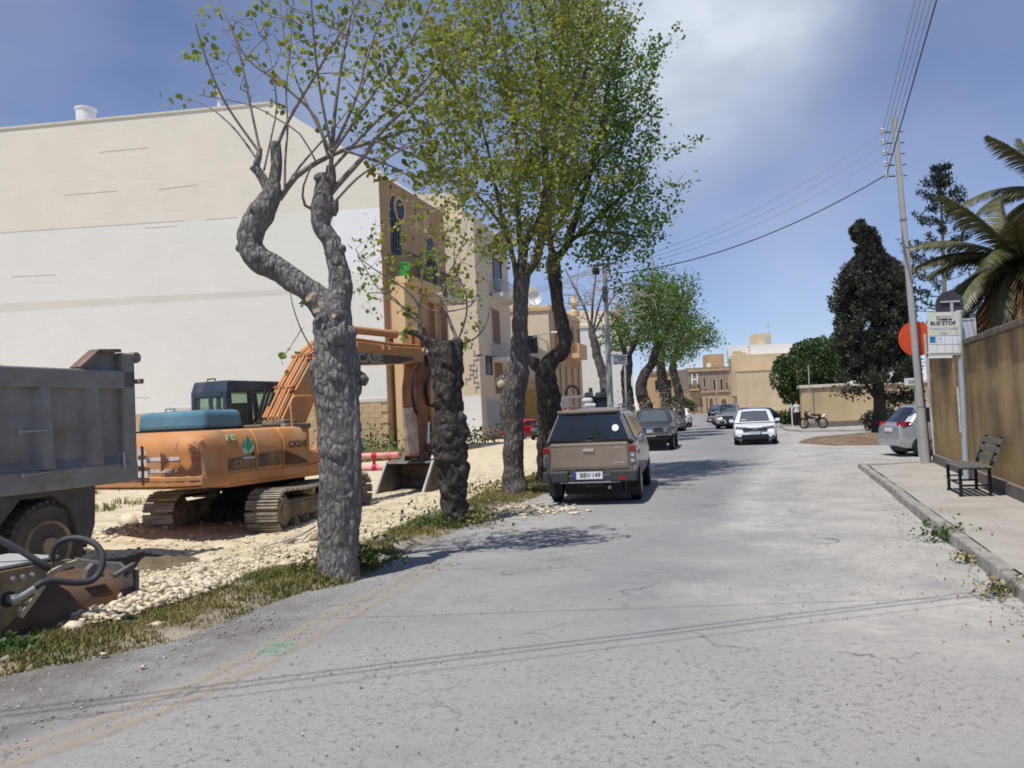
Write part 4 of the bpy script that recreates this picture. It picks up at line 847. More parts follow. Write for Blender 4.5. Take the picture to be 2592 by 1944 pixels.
# --- tan pickup parked on the left, seen from behind
TAN_P = paint('sandy beige metallic paint', (.33, .26, .20), metal=.45, dust=.10)
tp_ = dict(L=4.75, W=1.76, H=1.79, zb=.36, belt=[(-2.38, 1.16), (-1.5, 1.17), (.9, 1.15), (1.35, 1.08), (2.0, 1.0), (2.38, .82)], gh=(1.15, .45, -2.16, -2.34), zbelt=1.15, fa=1.45, ra=-1.50, wr=.37, rw=.66, bw=.94, rcb=.96, rct=.97, rwin=False, sw=((.03, .24), (.27, .47), (.52, .94)), zlf=.85, er=.05, mirror=CHROME)
pk = car('pickup_truck', 'sandy beige pickup with a hard canopy parked beside the pollarded trees', 'pickup', (1.87, 17.6), 12.5, tp_, TAN_P, rear=False)
def pickup_rear(root, yr):
    # canopy rear glass, wide, dark and sloping
    b = MB(); q = [(-.745, yr + .015, 1.185), (.745, yr + .015, 1.185), (.555, yr + .185, 1.665), (-.555, yr + .185, 1.665)]; n = V((0, -1, .35)).normalized()
    b.add([V(p) + n * .02 for p in q] + [V(p) - n * .01 for p in q], [(0, 1, 2, 3), (7, 6, 5, 4), (0, 4, 5, 1), (1, 5, 6, 2), (2, 6, 7, 3), (3, 7, 4, 0)])
    gl = obj('rear_window', b, mat('tinted canopy glass', (.012, .016, .024), rough=.10, var=.1, bump=0, spec=.8, coat=.8), root, bevel=.012)
    b = MB(); b.lathe([(.062, 0), (.062, .006)], 22, axis='y', c=(.50, 0, 0)); b.v = [(x, yr + .068 + y - .022 - .012, z + 1.40) for x, y, z in b.v]; b.v = [(x, y + (z - 1.40) * .35, z) for x, y, z in b.v]; obj('round_sticker', b, WHITEP, gl)
    b = MB(); b.box((.04, yr + .01, 1.245), (.12, .05, .04)); obj('window_latch', b, BLACKP, gl, bevel=.01)
    b = MB(); b.box((0, yr + .20, 1.722), (1.16, .12, .05)); b.box((0, yr + .16, 1.688), (1.02, .05, .03), m=1); obj('roof_spoiler', b, [TAN_P, BLACKP], root, bevel=.02)
    # tailgate
    b = MB(); b.box((0, yr - .012, .895), (1.44, .05, .50)); tg = obj('tailgate', b, TAN_P, root, bevel=.03)
    b = MB(); b.box((0, yr - .040, 1.105), (1.44, .012, .022)); b.box((0, yr - .040, .715), (1.36, .012, .02)); obj('tailgate_crease', b, TAN_P, tg)
    b = MB(); b.box((0, yr - .05, 1.02), (.22, .04, .075)); obj('tailgate_handle', b, CHROME, tg, bevel=.015)
    for x, z, n_ in ((.50, 1.045, 4), (.46, .765, 5)):
        b = MB()
        for k in range(n_): b.box((x + k * .042, yr - .041, z + .004 * (k % 2)), (.026, .008, .030 - .008 * (k % 3)))
        obj('badge', b, CHROME, tg)
    b = MB(); b.box((0, yr + .01, 1.172), (1.60, .05, .02)); obj('seal', b, BLACKP, root)
    for sd in (-1, 1):
        b = MB(); b.box((sd * .795, yr - .005, .895), (.115, .06, .36)); lt = obj('tail_light', b, LAMP, root, bevel=.02)
        b = MB(); b.box((sd * .795, yr - .038, 1.02), (.105, .012, .10)); obj('red_lens', b, REDL, lt, bevel=.01)
        b = MB(); b.lathe([(.04, 0), (.035, -.012)], 14, axis='y', c=(sd * .795, yr - .036, .90)); b.lathe([(.04, 0), (.035, -.012)], 14, axis='y', c=(sd * .795, yr - .036, .80)); obj('round_lamp', b, CHROME, lt)
    # step bumper
    b = MB(); b.box((0, yr - .06, .50), (1.10, .12, .14)); b.box((-.62, yr - .07, .535), (.48, .17, .21)); b.box((.62, yr - .07, .535), (.48, .17, .21)); bu = obj('bumper', b, mat('grey step bumper', (.05, .052, .056), rough=.5, var=.15, bump=.1), root, bevel=.03)
    b = MB(); b.box((.60, yr - .158, .50), (.13, .01, .07)); obj('reflector', b, REDL, bu)
    b = MB(); b.box((0, yr - .125, .43), (1.1, .02, .025)); obj('bumper_edge', b, GALV, bu)
    b = MB(); b.lathe([(.02, 0), (.02, -.10)], 10, axis='y', c=(0, yr - .06, .36)); b.box((0, yr + .05, .37), (.5, .2, .09)); obj('tow_bar', b, BLACKP, root)
    b = MB(); b.box((-.02, yr - .135, .555), (.53, .012, .135)); pl = obj('number_plate', b, PLATE, root)
    b = MB(); b.box((-.262, yr - .142, .555), (.046, .006, .133)); obj('plate_band', b, EUBLUE, pl)
    text('BBV·149', .118, INK, pl, Matrix.Translation((.02, yr - .1425, .555)) @ UPX, .001, bold=.002, sx=.92)
    b = MB(); b.tube([(.35, yr + .1, .33), (.35, yr - .05, .32)], .03, 8); obj('exhaust', b, GALV, root)
    for sd in (-1, 1):
        b = MB(); b.box((sd * .74, -1.85, .30), (.26, .012, .34)); obj('mudflap', b, BLACKP, root)
        b = MB(); b.tube([(sd * .50, .2, 1.82), (sd * .50, -1.6, 1.83)], .018, 6); obj('roof_rail', b, GALV, root)
pickup_rear(pk, -2.38)
# --- grey pickup facing the camera
GREYC = paint('dusty grey paint', (.075, .075, .078), rough=.4, metal=.4)
gp = dict(L=4.8, W=1.74, H=1.72, zb=.48, belt=[(-2.4, 1.14), (-.6, 1.14), (.7, 1.14), (1.1, 1.10), (2.1, 1.03), (2.4, .84)], gh=(1.0, .35, -.9, -1.35), zbelt=1.13, fa=1.5, ra=-1.4, wr=.36, rw=.72, zlf=.88, hl=(.28, .17), grille=(.95, .17, .86), intake=(1.2, .10, .56), fpz=.64, fogz=.55, mirror=CHROME)
p = G(1650, 1142); g_ = car('pickup_truck', 'dusty grey pickup with a chrome bumper facing the camera on the left', 'pickup', (p.x + .55, p.y + 2.2), 194, gp, GREYC, rear=False)
b = MB(); b.box((0, 2.44, .70), (1.5, .12, .14)); b.box((0, 2.43, .96), (.98, .04, .025)); obj('chrome_bumper', b, CHROME, g_, bevel=.03)
b = MB(); b.box((0, 2.4, .52), (1.5, .10, .10)); obj('bull_bar', b, BLACKP, g_, bevel=.02)
# --- the other cars in the street
SUVD = dict(L=4.6, W=1.84, H=1.80, zb=.30, belt=[(-2.3, 1.12), (0, 1.14), (.8, 1.12), (1.2, 1.06), (2.0, .98), (2.3, .78)], gh=(1.0, .35, -1.9, -2.2), zbelt=1.12, fa=1.42, ra=-1.35, wr=.36, rw=.74, zlf=.85, hl=(.32, .2), grille=(.85, .22, .84), intake=(1.1, .18, .5), fpz=.62)
SILV = paint('silver paint', (.46, .48, .50), metal=.6, dust=.05)
p = G(1846, 1086); car('suv_car', 'silver off-roader following the white hatchback', 'car', (p.x + .6, p.y + 2.2), 197, SUVD, SILV, rear=False)
p = G(1722, 1083); car('suv_car', 'white crossover parked facing the camera behind the grey pickup', 'car', (p.x + .4, p.y + 2.1), 197, dict(SUVD, H=1.62, zbelt=1.02, belt=[(-2.2, 1.0), (0, 1.02), (.8, 1.0), (1.2, .96), (2.0, .88), (2.3, .7)], wr=.33), WHITEC, rear=False)
SMALL = dict(HATCH, L=3.7, W=1.62, H=1.44, belt=[(-1.85, .9), (-.3, .95), (.7, .9), (1.2, .84), (1.6, .74), (1.85, .58)], gh=(.85, .2, -1.2, -1.7), fa=1.15, ra=-1.15, wr=.29, zbelt=.9)
p = G(1708, 1093); car('small_car', 'small dark grey car parked between the grey pickup and the white crossover', 'car', (p.x + .3, p.y + 1.8), 196, SMALL, paint('charcoal paint', (.10, .105, .11)), rear=False)
p = G(1712, 1070); car('small_car', 'pale car far down the street, roof just showing over the white crossover', 'car', (p.x - .3, p.y + 2), 197, dict(SMALL, H=1.6), SILV, rear=False)
p = G(1812, 1054); car('van', 'dark people carrier at the far end of the street', 'van', (p.x, p.y), 205, dict(SUVD, H=1.85), paint('dark blue-grey paint', (.03, .037, .045)), rear=False)
p = G(1930, 1085); car('saloon_car', 'dark blue car parked behind the white hatchback', 'car', (p.x + .2, p.y + 3.5), 250, dict(HATCH, H=1.42), paint('navy paint', (.02, .026, .04)))
p = G(1912, 1076); car('saloon_car', 'dull red car behind the dark blue one, only its roof showing', 'car', (p.x - .2, p.y + 6), 255, dict(HATCH, H=1.44), paint('dull red paint', (.20, .05, .045), rough=.5))
RED = paint('bright red paint', (.50, .012, .03), metal=0, dust=.06)
RC = dict(HATCH, W=1.66, H=1.38, belt=[(-2.15, .90), (-1.6, .95), (-.3, .92), (.75, .88), (1.25, .82), (1.85, .72), (2.15, .58)], gh=(.95, .2, -.95, -1.75), zbelt=.90, rl=(.34, .13), zlr=.74, rpz=.56)
p = G(1312, 1112); car('saloon_car', 'bright red car parked at an angle in the lane between the tree trunks', 'car', (p.x + .9, p.y + 1.4), 52, RC, RED)
p = G(1375, 1113); car('saloon_car', 'dark blue-grey car mostly hidden behind the leaning tree trunk', 'car', (p.x + .35, p.y + 1.6), 192, dict(HATCH, W=1.7), paint('dark slate paint', (.03, .035, .045)), rear=False)
YAR = dict(L=3.8, W=1.69, H=1.51, zb=.22, belt=[(-1.9, .94), (-1.3, 1.0), (-.2, .97), (.8, .92), (1.2, .86), (1.65, .76), (1.9, .58)], gh=(.95, .3, -1.28, -1.74), zbelt=.94, fa=1.20, ra=-1.26, wr=.31, rw=.74, rl=(.17, .13), zlr=.95, rpz=.78)
p = G(2297, 1158); yz = car('hatchback_car', 'silver hatchback nosing out of the side street behind the utility pole', 'car', (p.x + 1.80, p.y + .80), 92, YAR, paint('bright silver paint', (.52, .54, .57), metal=.55, dust=.04), front=False)

# ------------------------------------------------------------------ dump truck
STEEL = mat('grey truck steel', (.26, .255, .245), rough=.65, var=.25, vs=1.6, bump=.25, bs=14, col2=(.20, .15, .11), thr=.62, s2=2.4, spec=.3)
RUST = mat('rusty edge', (.20, .11, .075), rough=.85, var=.35, vs=5, bump=.5, bs=20, col2=(.26, .24, .23), thr=.55, s2=4)
DUSTY = mat('dusty black', (.10, .09, .085), rough=.85, var=.3, vs=3, bump=.3)
def dump_truck():
    # local frame: x to the right of the truck (towards the lot's far side), y forward (towards the camera's left), z up
    th = R(20); u = V((math.sin(th), math.cos(th), 0)); RR = V((-4.70, 10.30, 0)); W = 2.3
    root = thing('dump_truck', 'grey steel tipper truck with a ribbed body at the left edge', 'truck', RR, -th)
    # local y = u (away from camera), rear end at y = 0, the visible flank at x = 0, body extends to -x
    y0 = -4.4; zb, zt = 1.15, 2.47
    b = MB(); b.box((-.08, y0 / 2, (zb + zt) / 2), (.06, -y0, zt - zb)); b.box((-W + .08, y0 / 2, (zb + zt) / 2), (.06, -y0, zt - zb)); b.box((-W / 2, y0 / 2, zb + .07), (W - .2, -y0, .10)); b.box((-W / 2, y0 + .05, (zb + zt) / 2 + .1), (W - .2, .06, zt - zb))
    body = obj('body', b, STEEL, root)
    for x in (-.04, -W + .04):
        b = MB(); b.box((x, y0 / 2, zt - .10), (.14, -y0, .22)); b.box((x, y0 / 2, zb + .09), (.16, -y0, .24)); 
        for k in range(1): b.add([(x + .07, y0, zb + .21), (x + .07, 0, zb + .21), (x - .0, 0, zb + .29), (x - .0, y0, zb + .29)], [(0, 1, 2, 3)])
        obj('rail', b, STEEL, body, bevel=.02)
        y = -.62
        while y > y0:
            b = MB(); b.add([(x - .04, y - .14, zb + .21), (x - .04, y + .14, zb + .21), (x - .04, y + .12, zt - .2), (x - .04, y - .12, zt - .2), (x + .10 * (1 if x > -1 else -1), y - .075, zb + .21), (x + .10 * (1 if x > -1 else -1), y + .075, zb + .21), (x + .07 * (1 if x > -1 else -1), y + .05, zt - .2), (x + .07 * (1 if x > -1 else -1), y - .05, zt - .2)], [(3, 2, 1, 0), (4, 5, 6, 7), (0, 1, 5, 4), (1, 2, 6, 5), (2, 3, 7, 6), (3, 0, 4, 7)]); obj('rib', b, STEEL, body); y -= .66
        b = MB(); b.box((x, -.10, (zb + zt + .22) / 2 - .01), (.14, .20, zt - zb + .26)); obj('corner_post', b, STEEL, body, bevel=.02)
        # raised ear at the back of the side
        s = 1 if x > -1 else -1
        b = MB(); b.prism([(-.205, zt + .005), (-.205, zt + .24), (-.52, zt + .22), (-.80, zt + .005)], x - .06 * s - .02, x - .06 * s + .02, 'x'); obj('side_ear', b, STEEL, body)
        b = MB(); b.bar((x - .02, -.80, zt + .02), (x - .02, -.52, zt + .235), .16, .04); b.bar((x - .02, -.52, zt + .235), (x - .02, -.2, zt + .255), .16, .04); obj('ear_flange', b, RUST, body)
    b = MB(); b.lathe([(.07, -.06), (.07, .06)], 14, axis='x', c=(-.02, .03, zt + .18)); obj('tailgate_hinge', b, RUST, root, bevel=.01); b = MB(); b.box((.07, .02, zt - .12), (.10, .06, .06)); obj('hinge_stub', b, RUST, root, bevel=.01)
    b = MB(); b.box((-W / 2, .0, (zb + zt) / 2), (W - .3, .08, zt - zb - .05)); obj('tailgate', b, STEEL, root, bevel=.02)
    b = MB()
    for (ya, z) in ((-1.30, 1.78), (-1.28, 1.32)): b.tube([(.05, ya - .34, z), (.06, ya, z + .01)], .013, 6); b.lathe([(.025, 0), (.025, .03)], 8, axis='x', c=(.04, ya - .34, z))
    b.tube([(.05, -.32, 1.45), (.07, -.26, 1.5), (.07, -.25, 1.28)], .016, 6); obj('latch', b, GALV, root)
    # chain at the rear corner
    b = MB()
    for k in range(14): b.lathe([(.020, -.006), (.028, 0), (.020, .006)], 8, axis='x' if k % 2 else 'y', c=(.055 + .004 * math.sin(k), .05, 1.52 - k * .034))
    obj('chain', b, RUST, root)
    # chassis, mudguard, wheels
    b = MB(); b.box((-W / 2 - .4, y0 / 2 - .8, .95), (.14, 5.2, .22)); b.box((-W / 2 + .4, y0 / 2 - .8, .95), (.14, 5.2, .22)); b.box((-W / 2, -.95, .9), (W * .5, .2, .25)); b.box((-W / 2, -1.0, .52), (W * .8, .16, .16)); obj('chassis', b, DUSTY, root)
    b = MB(); b.prism([(-.60, 1.14), (-.62, .68), (-.70, .46), (-.84, .54), (-.96, .90), (-1.16, 1.06), (-1.58, 1.06), (-1.84, .80), (-1.97, .42), (-2.1, .42), (-2.2, .7), (-2.22, 1.14)], -.10, -.02, 'x'); obj('mudguard', b, DUSTY, root, bevel=.01)
    b = MB(); b.prism([(-2.25, 1.14), (-2.25, .42), (-2.8, .40), (-3.4, .55), (-3.4, 1.14)], -.35, -.06, 'x'); obj('side_tank', b, DUSTY, root, bevel=.02)
    RIMB = mat('brown wheel', (.38, .27, .16), rough=.7, var=.3, vs=6, bump=.3)
    for yy, r in ((-1.16, .50), (-4.6, .50)):
        for x in (-.24, -.56, -W + .24, -W + .56):
            if yy < -4 and x in (-.56, -W + .56): continue
            s = 1 if x > -1 else -1; w = .27; b = MB(); b.lathe([(r * .58, -w / 2 + .02), (r * .88, -w / 2), (r * .97, -w * .38), (r * .985, 0), (r * .97, w * .38), (r * .88, w / 2), (r * .58, w / 2 - .02)], 36, axis='x')
            for k in range(36):
                a = 2 * math.pi * k / 36
                for sg in (-1, 1): b.box((sg * w * .30, math.cos(a + sg * .04) * r * .985, math.sin(a + sg * .04) * r * .985), (w * .36, .05, .03), rx=a + math.pi / 2)
            wh = obj('wheel', b, mat('dusty tyre', (.10, .09, .08), rough=.95, var=.3, vs=5, bump=.3), root, smooth=35, loc=(x, yy, r))
            b = MB(); o = s * (w / 2)
            b.lathe([(r * .60, o - s * .02), (r * .56, o + s * .015), (r * .50, o - s * .03), (r * .40, o - s * .12), (r * .20, o - s * .10), (r * .20, o + s * .02), (r * .12, o + s * .03)], 24, axis='x', cap=False); b.lathe([(r * .12, o + s * .03), (r * .01, o + s * .035)], 12, axis='x', cap=False); obj('rim', b, RIMB, wh, smooth=35)
            b = MB()
            for k in range(8): a = 2 * math.pi * k / 8; b.lathe([(.016, o - s * .09), (.016, o - s * .05)], 6, axis='x', c=(0, math.cos(a) * r * .30, math.sin(a) * r * .30))
            obj('wheel_nut', b, GALV, wh)
    # cab, outside the picture on the left
    b = MB(); b.box((-W / 2, y0 - 1.05, 1.75), (W - .05, 1.7, 1.75), taper=(.94, .9)); cab = obj('cab', b, paint('blue cab paint', (.10, .16, .26), rough=.5), root, bevel=.08)
    b = MB(); b.box((-W / 2, y0 - 1.86, 2.1), (W - .4, .04, .7), rx=R(-6)); obj('windscreen', b, GLASS, cab)
    b = MB(); b.box((-.03, y0 - 1.2, 2.1), (.03, .8, .6), ry=R(3)); obj('side_window', b, GLASS, cab)
dump_truck()

# ------------------------------------------------------------------ hydraulic breaker bucket lying in the rubble
def attachment():
    a = G(250, 1545); c = V(((a.x - .29) * .935, (a.y + .12) * .935, 0)); th = R(24)
    root = thing('crusher_attachment', 'brown hydraulic excavator attachment with a looped black hose lying in the rubble', 'attachment', c, -th + R(90 - 0) - R(90))
    YB = mat('dull yellow-brown plate', (.30, .235, .135), rough=.7, var=.22, vs=3, bump=.3, bs=16, col2=(.20, .12, .06), thr=.56, s2=3)
    OB = mat('orange brown worn steel', (.17, .085, .032), rough=.65, var=.3, vs=2.5, bump=.35, bs=14, col2=(.075, .058, .055), thr=.50, s2=1.8)
    # local y runs away from the camera to the right; +x faces the road
    GS = mat('worn grey steel', (.16, .145, .14), rough=.6, var=.3, vs=4, bump=.3, metal=.3); CP = mat('cream paint', (.46, .40, .28), rough=.6, var=.2, bump=.2); q = lambda px, py, y: A(px, py, y)
    def loc(px, py, y): d = A(px, py, y) - c; return V((d.x * math.cos(th) - d.y * math.sin(th), d.x * math.sin(th) + d.y * math.cos(th), d.z))
    # hooded shell: flat flank that rolls over into a rounded shoulder, flaring towards the near end
    ys = np.linspace(-2.0, .40, 13); prof = [(-.5, .98), (-.05, 1.0), (.12, .95), (.24, .80), (.305, .55), (.31, .25), (.28, -.15), (-.5, -.15)]; n = len(prof); b = MB(); vs = []
    for y in ys: h = .40 + .15 * min(1, max(0, (-.1 - y) / .9)); vs += [(x, y, z * h) for x, z in prof]
    b.add(vs, [(i * n + k, i * n + k + 1, (i + 1) * n + k + 1, (i + 1) * n + k) for i in range(len(ys) - 1) for k in range(n - 1)] + [tuple(range(n - 1, -1, -1)), tuple(range((len(ys) - 1) * n, len(ys) * n))]); b.f = [tuple(reversed(f)) for f in b.f]
    obj('shell', b, OB, root, smooth=50)
    b = MB(); b.prism([(-.52, .50), (-.2, .47), (.10, .47), (.18, .42), (.335, .40), (.33, -.05), (-.52, -.05)], .40, .435, 'y'); obj('end_plate', b, GS, root, bevel=.008)
    b = MB(); b.bar((.30, .18, .39), (.30, .41, .46), .05, .035); b.bar((.30, .30, .36), (.30, .42, .46), .05, .03); obj('end_brace', b, GS, root)
    b = MB(); b.prism([(-.12, .40), (.10, .40), (.05, .50), (-.02, .55), (-.08, .50)], .22, .28, 'x'); obj('lug', b, GS, root, bevel=.008)
    b = MB(); sp = [(-1.7, .10), (-1.2, .12), (-.92, .18), (-.76, .28), (-.60, .45), (-.50, .55), (-.30, .585), (-.24, .60), (-.30, .635), (-1.7, .66)]; b.prism(sp, .315, .345, 'x'); pl = obj('side_plate', b, YB, root, bevel=.006)
    b = MB(); tr = [V((.362, y, z)) for y, z in ((-.80, .25), (-.68, .37), (-.58, .48), (-.50, .555), (-.40, .585), (-.26, .60))]
    for q0, q1 in zip(tr[:-1], tr[1:]): b.bar(q0, q1, .045, .04, up=(1, 0, 0))
    obj('plate_rib', b, CP, pl)
    for y, z in ((-.74, .36), (-.68, .43), (-.80, .31)): b = MB(); b.box((.36, y, z), (.03, .04, .03), rx=R(45)); obj('tab', b, CP, pl)
    for y in (-.84, -.755, -.67): b = MB(); b.lathe([(.026, .345), (.026, .36), (.017, .361), (.017, .378)], 10, axis='x', c=(0, y, .565)); obj('bolt', b, GALV, pl)
    b = MB(); b.box((.36, -1.0, .36), (.05, .06, .56)); obj('edge_bar', b, GS, pl)
    b = MB(); b.box((.0, -1.15, .672), (.66, 1.5, .025)); obj('top_plate', b, mat('pale worn steel', (.40, .40, .38), rough=.6, var=.2, bump=.2), root, bevel=.006)
    b = MB(); b.lathe([(.065, .346), (.065, .352)], 18, axis='x', c=(0, -.88, .41)); obj('port', b, INK, pl)
    b = MB(); b.tube([(.34, -.88, .41), (.41, -.87, .41)], .035, 10); b.tube([(.41, -.90, .40), (.42, -.82, .42), (.42, -.74, .45), (.42, -.68, .47)], [.036, .03, .028, .03], 10); b.lathe([(.042, .39), (.042, .43)], 6, axis='x', c=(0, -.86, .41)); obj('hose_fitting', b, GALV, pl, smooth=40)
    def hose(px): p_, _ = resample_(px); b = MB(); b.tube(p_, .028, 10); obj('hose', b, mat('black hose', (.05, .05, .055), rough=.6, var=.25, vs=9, bump=.15), root, smooth=50)
    def resample_(P):
        out = []
        for i in range(len(P) - 1):
            p0, p1, p2, p3 = P[max(i - 1, 0)], P[i], P[i + 1], P[min(i + 2, len(P) - 1)]
            for k in range(5): t = k / 5; out.append(.5 * ((2 * p1) + (-p0 + p2) * t + (2 * p0 - 5 * p1 + 4 * p2 - p3) * t * t + (-p0 + 3 * p1 - 3 * p2 + p3) * t ** 3))
        return out + [P[-1]], 0
    hose([loc(*k) for k in ((88, 1487, 6.72), (110, 1474, 6.76), (150, 1472, 6.88), (200, 1475, 7.0), (240, 1464, 7.1), (259, 1430, 7.16), (256, 1396, 7.2), (232, 1372, 7.22), (192, 1362, 7.22), (155, 1370, 7.2), (135, 1394, 7.2), (131, 1425, 7.2), (133, 1445, 7.2))])
    hose([loc(*k) for k in ((-60, 1330, 6.9), (0, 1366, 6.95), (48, 1391, 7.0), (100, 1424, 7.05), (125, 1440, 7.1))])
attachment()
# ------------------------------------------------------------------ excavator
def excavator():
    OR = mat('faded orange paint', (.56, .245, .085), rough=.6, var=.16, vs=3, bump=.12, bs=12, col2=(.47, .29, .16), thr=.56, s2=2.6, spec=.4)
    ORD = mat('rusty orange paint', (.44, .17, .06), rough=.65, var=.2, vs=3, bump=.2, bs=14, col2=(.17, .075, .04), thr=.52, s2=2.4)
    BLUE = mat('faded blue hood', (.085, .20, .275), rough=.55, var=.12, vs=1.5, bump=.05, col2=(.13, .25, .31), thr=.55, s2=1.2)
    CABM = mat('slate blue cab', (.045, .06, .085), rough=.45, var=.2, vs=3, bump=.05, col2=(.16, .14, .12), thr=.62, s2=2)
    STL = mat('track steel', (.30, .275, .235), rough=.55, var=.3, vs=6, bump=.4, bs=24, metal=.3, col2=(.44, .38, .28), thr=.55, s2=4)
    DRT = mat('muddy undercarriage', (.15, .125, .095), rough=.95, var=.3, vs=3, bump=.5, bs=14, col2=(.34, .28, .18), thr=.56, s2=2)
    BLK = mat('plain black steel', (.02, .019, .018), rough=.8, var=.2, bump=.1)  # one even black for undercarriage, chain, hoses, seat and pins
    cg = (mat('greenish cab glass', (.22, .27, .23), rough=.06, var=.08, bump=0, spec=.7))
    m = cg; nt = m.node_tree; p = nt.nodes['Principled BSDF']; p.inputs['Transmission Weight'].default_value = .92; p.inputs['IOR'].default_value = 1.02
    for l in list(p.inputs['Base Color'].links): nt.links.remove(l)
    p.inputs['Base Color'].default_value = (.62, .74, .64, 1)
    tt = R(12); C = V((-4.44, 14.98, 0)); root = thing('excavator', 'orange tracked excavator with a blue hood and slate cab digging in the rubble lot', 'excavator', C)
    MT = Matrix.Rotation(-tt, 4, 'Z'); tu = R(25); MU = Matrix.Translation((0, 0, -.10)) @ Matrix.Rotation(-tu, 4, 'Z')
    def nb(M): b = MB(); b.M = M; return b
    # ---- tracks: belt path in (y, z)
    hl, r0, zc = 1.62, .33, .36
    path = []
    for i in range(13): a = math.pi / 2 + math.pi * i / 12; path.append((-hl + r0 * math.cos(a), zc + r0 * math.sin(a)))
    for i in range(1, 12): path.append((-hl + 2 * hl * i / 12, zc - r0))
    for i in range(13): a = -math.pi / 2 + math.pi * i / 12; path.append((hl + r0 * math.cos(a), zc + r0 * math.sin(a)))
    for i in range(1, 12): path.append((hl - 2 * hl * i / 12, zc + r0 - .03 * math.sin(math.pi * i / 12 * 2) ** 2))
    cum = [0]
    for i in range(len(path)): q0, q1 = path[i], path[(i + 1) % len(path)]; cum.append(cum[-1] + math.hypot(q1[0] - q0[0], q1[1] - q0[1]))
    tot = cum[-1]; nsh = 46
    sb = MB(); sb.box((0, 0, 0), (.54, .150, .03))
    for k in (-.05, 0, .05): sb.box((0, k, .028), (.54, .016, .03))
    sme = sb.mesh('track_shoe'); sme.materials.append(STL)
    for sd in (-1, 1):
        xo = sd * .90; b = nb(MT); b.box((xo, 0, zc), (.34, 2 * hl + .1, .30)); b.box((xo + .17, 0, zc + .02), (.05, 2 * hl - .4, .16)); b.box((xo - .17, 0, zc + .02), (.05, 2 * hl - .4, .16))
        tr = obj('track_frame', b, DRT, root, bevel=.03)
        for k in range(nsh):
            s = tot * k / nsh; i = max(j for j in range(len(path)) if cum[j] <= s + 1e-9); t = (s - cum[i]) / (cum[i + 1] - cum[i]); q0, q1 = path[i], path[(i + 1) % len(path)]
            y, z = q0[0] + (q1[0] - q0[0]) * t, q0[1] + (q1[1] - q0[1]) * t; ty, tz = q1[0] - q0[0], q1[1] - q0[1]; ang = math.atan2(tz, ty)
            o = bpy.data.objects.new('track_shoe', sme); sc.collection.objects.link(o); o.parent = tr
            o.matrix_local = MT @ Matrix.Translation((xo, y, z)) @ Matrix.Rotation(ang + math.pi, 4, 'X')
        for y in (-hl, hl):
            b = nb(MT); b.lathe([(.30, -.16), (.31, -.1), (.31, .1), (.30, .16)], 20, axis='x', c=(xo, y, zc)); b.lathe([(.22, -.22), (.22, .22)], 18, axis='x', c=(xo, y, zc)); b.lathe([(.12, -.25), (.12, .25)], 12, axis='x', c=(xo, y, zc)); obj('sprocket', b, DRT, tr, smooth=35)
        for k in range(7):
            y = -hl + .45 + k * (2 * hl - .9) / 6; b = nb(MT); b.lathe([(.09, -.2), (.10, -.1), (.10, .1), (.09, .2)], 12, axis='x', c=(xo, y, .14)); obj('roller', b, DRT, tr, smooth=35)
        for y in (-.6, .6): b = nb(MT); b.lathe([(.07, -.24), (.07, .24)], 12, axis='x', c=(xo, y, zc + .24)); obj('carrier_roller', b, DRT, tr, smooth=35)
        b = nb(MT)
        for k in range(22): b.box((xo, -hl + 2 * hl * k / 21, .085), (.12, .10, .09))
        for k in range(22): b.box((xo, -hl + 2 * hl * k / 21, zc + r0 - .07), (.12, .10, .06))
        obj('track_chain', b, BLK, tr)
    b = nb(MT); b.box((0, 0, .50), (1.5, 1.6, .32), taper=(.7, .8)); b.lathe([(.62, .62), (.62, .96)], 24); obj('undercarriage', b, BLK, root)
    # ---- upper structure; local: y forward, x right
    zb, zt = 1.00, 1.80
    b = nb(MU); b.box((-.12, -.75, .99), (2.5, 2.9, .12)); b.box((1.15, -.95, 1.07), (.06, 2.7, .14)); obj('deck', b, OR, root, bevel=.015)
    # counterweight with a curved back
    b = MB(); n = 15; pl = []
    for i in range(n): x = -1.32 + 2.64 * i / (n - 1); pl.append((x, -2.50 + .22 * (abs(x) / 1.32) ** 4))
    poly = [(1.32, -1.75)] + pl[::-1] + [(-1.32, -1.75)]
    rings = []
    for (z, s, dy) in ((.97, .985, .06), (1.02, 1.0, .0), (1.14, 1.0, .0), (1.16, .99, .02), (1.50, .99, .02), (1.58, .985, .03), (1.74, .95, .14), (1.80, .90, .26)):
        rings.append([(x * s, y * (1 if y > -1.8 else 1) + (dy if y < -1.8 else 0), z) for x, y in poly])
    k = len(poly); b = nb(MU @ Matrix.Translation((-.12, -.48, 0))); b.add([p for r in rings for p in r], [(i * k + j, i * k + (j + 1) % k, (i + 1) * k + (j + 1) % k, (i + 1) * k + j) for i in range(len(rings) - 1) for j in range(k)] + [tuple(range(k - 1, -1, -1)), tuple(range((len(rings) - 1) * k, len(rings) * k))])
    b.f = [tuple(reversed(f)) for f in b.f]; CWM = MU @ Matrix.Translation((-.12, -.48, 0))
    cw = obj('counterweight', b, OR, root, smooth=40)
    def on_back(x, out=.012): return -2.50 + .22 * (abs(x) / 1.32) ** 4 + .02 - out
    # worn white letters on the counterweight
    lm = mat('peeling white paint', (.66, .65, .63), rough=.7, var=.15, vs=8, bump=.1)
    nt = lm.node_tree; tcn = nt.nodes.new('ShaderNodeTexCoord'); nt.links.new(node_range(nt, node_noise(nt, tcn.outputs['Object'], 5, 8, .7), .36, .44, 0, 1), nt.nodes['Principled BSDF'].inputs['Alpha'])
    cu = bpy.data.curves.new('t', 'FONT'); cu.body = 'CASE'; cu.size = .56; cu.align_x = 'CENTER'; cu.align_y = 'CENTER'; cu.extrude = .002; cu.offset = .02
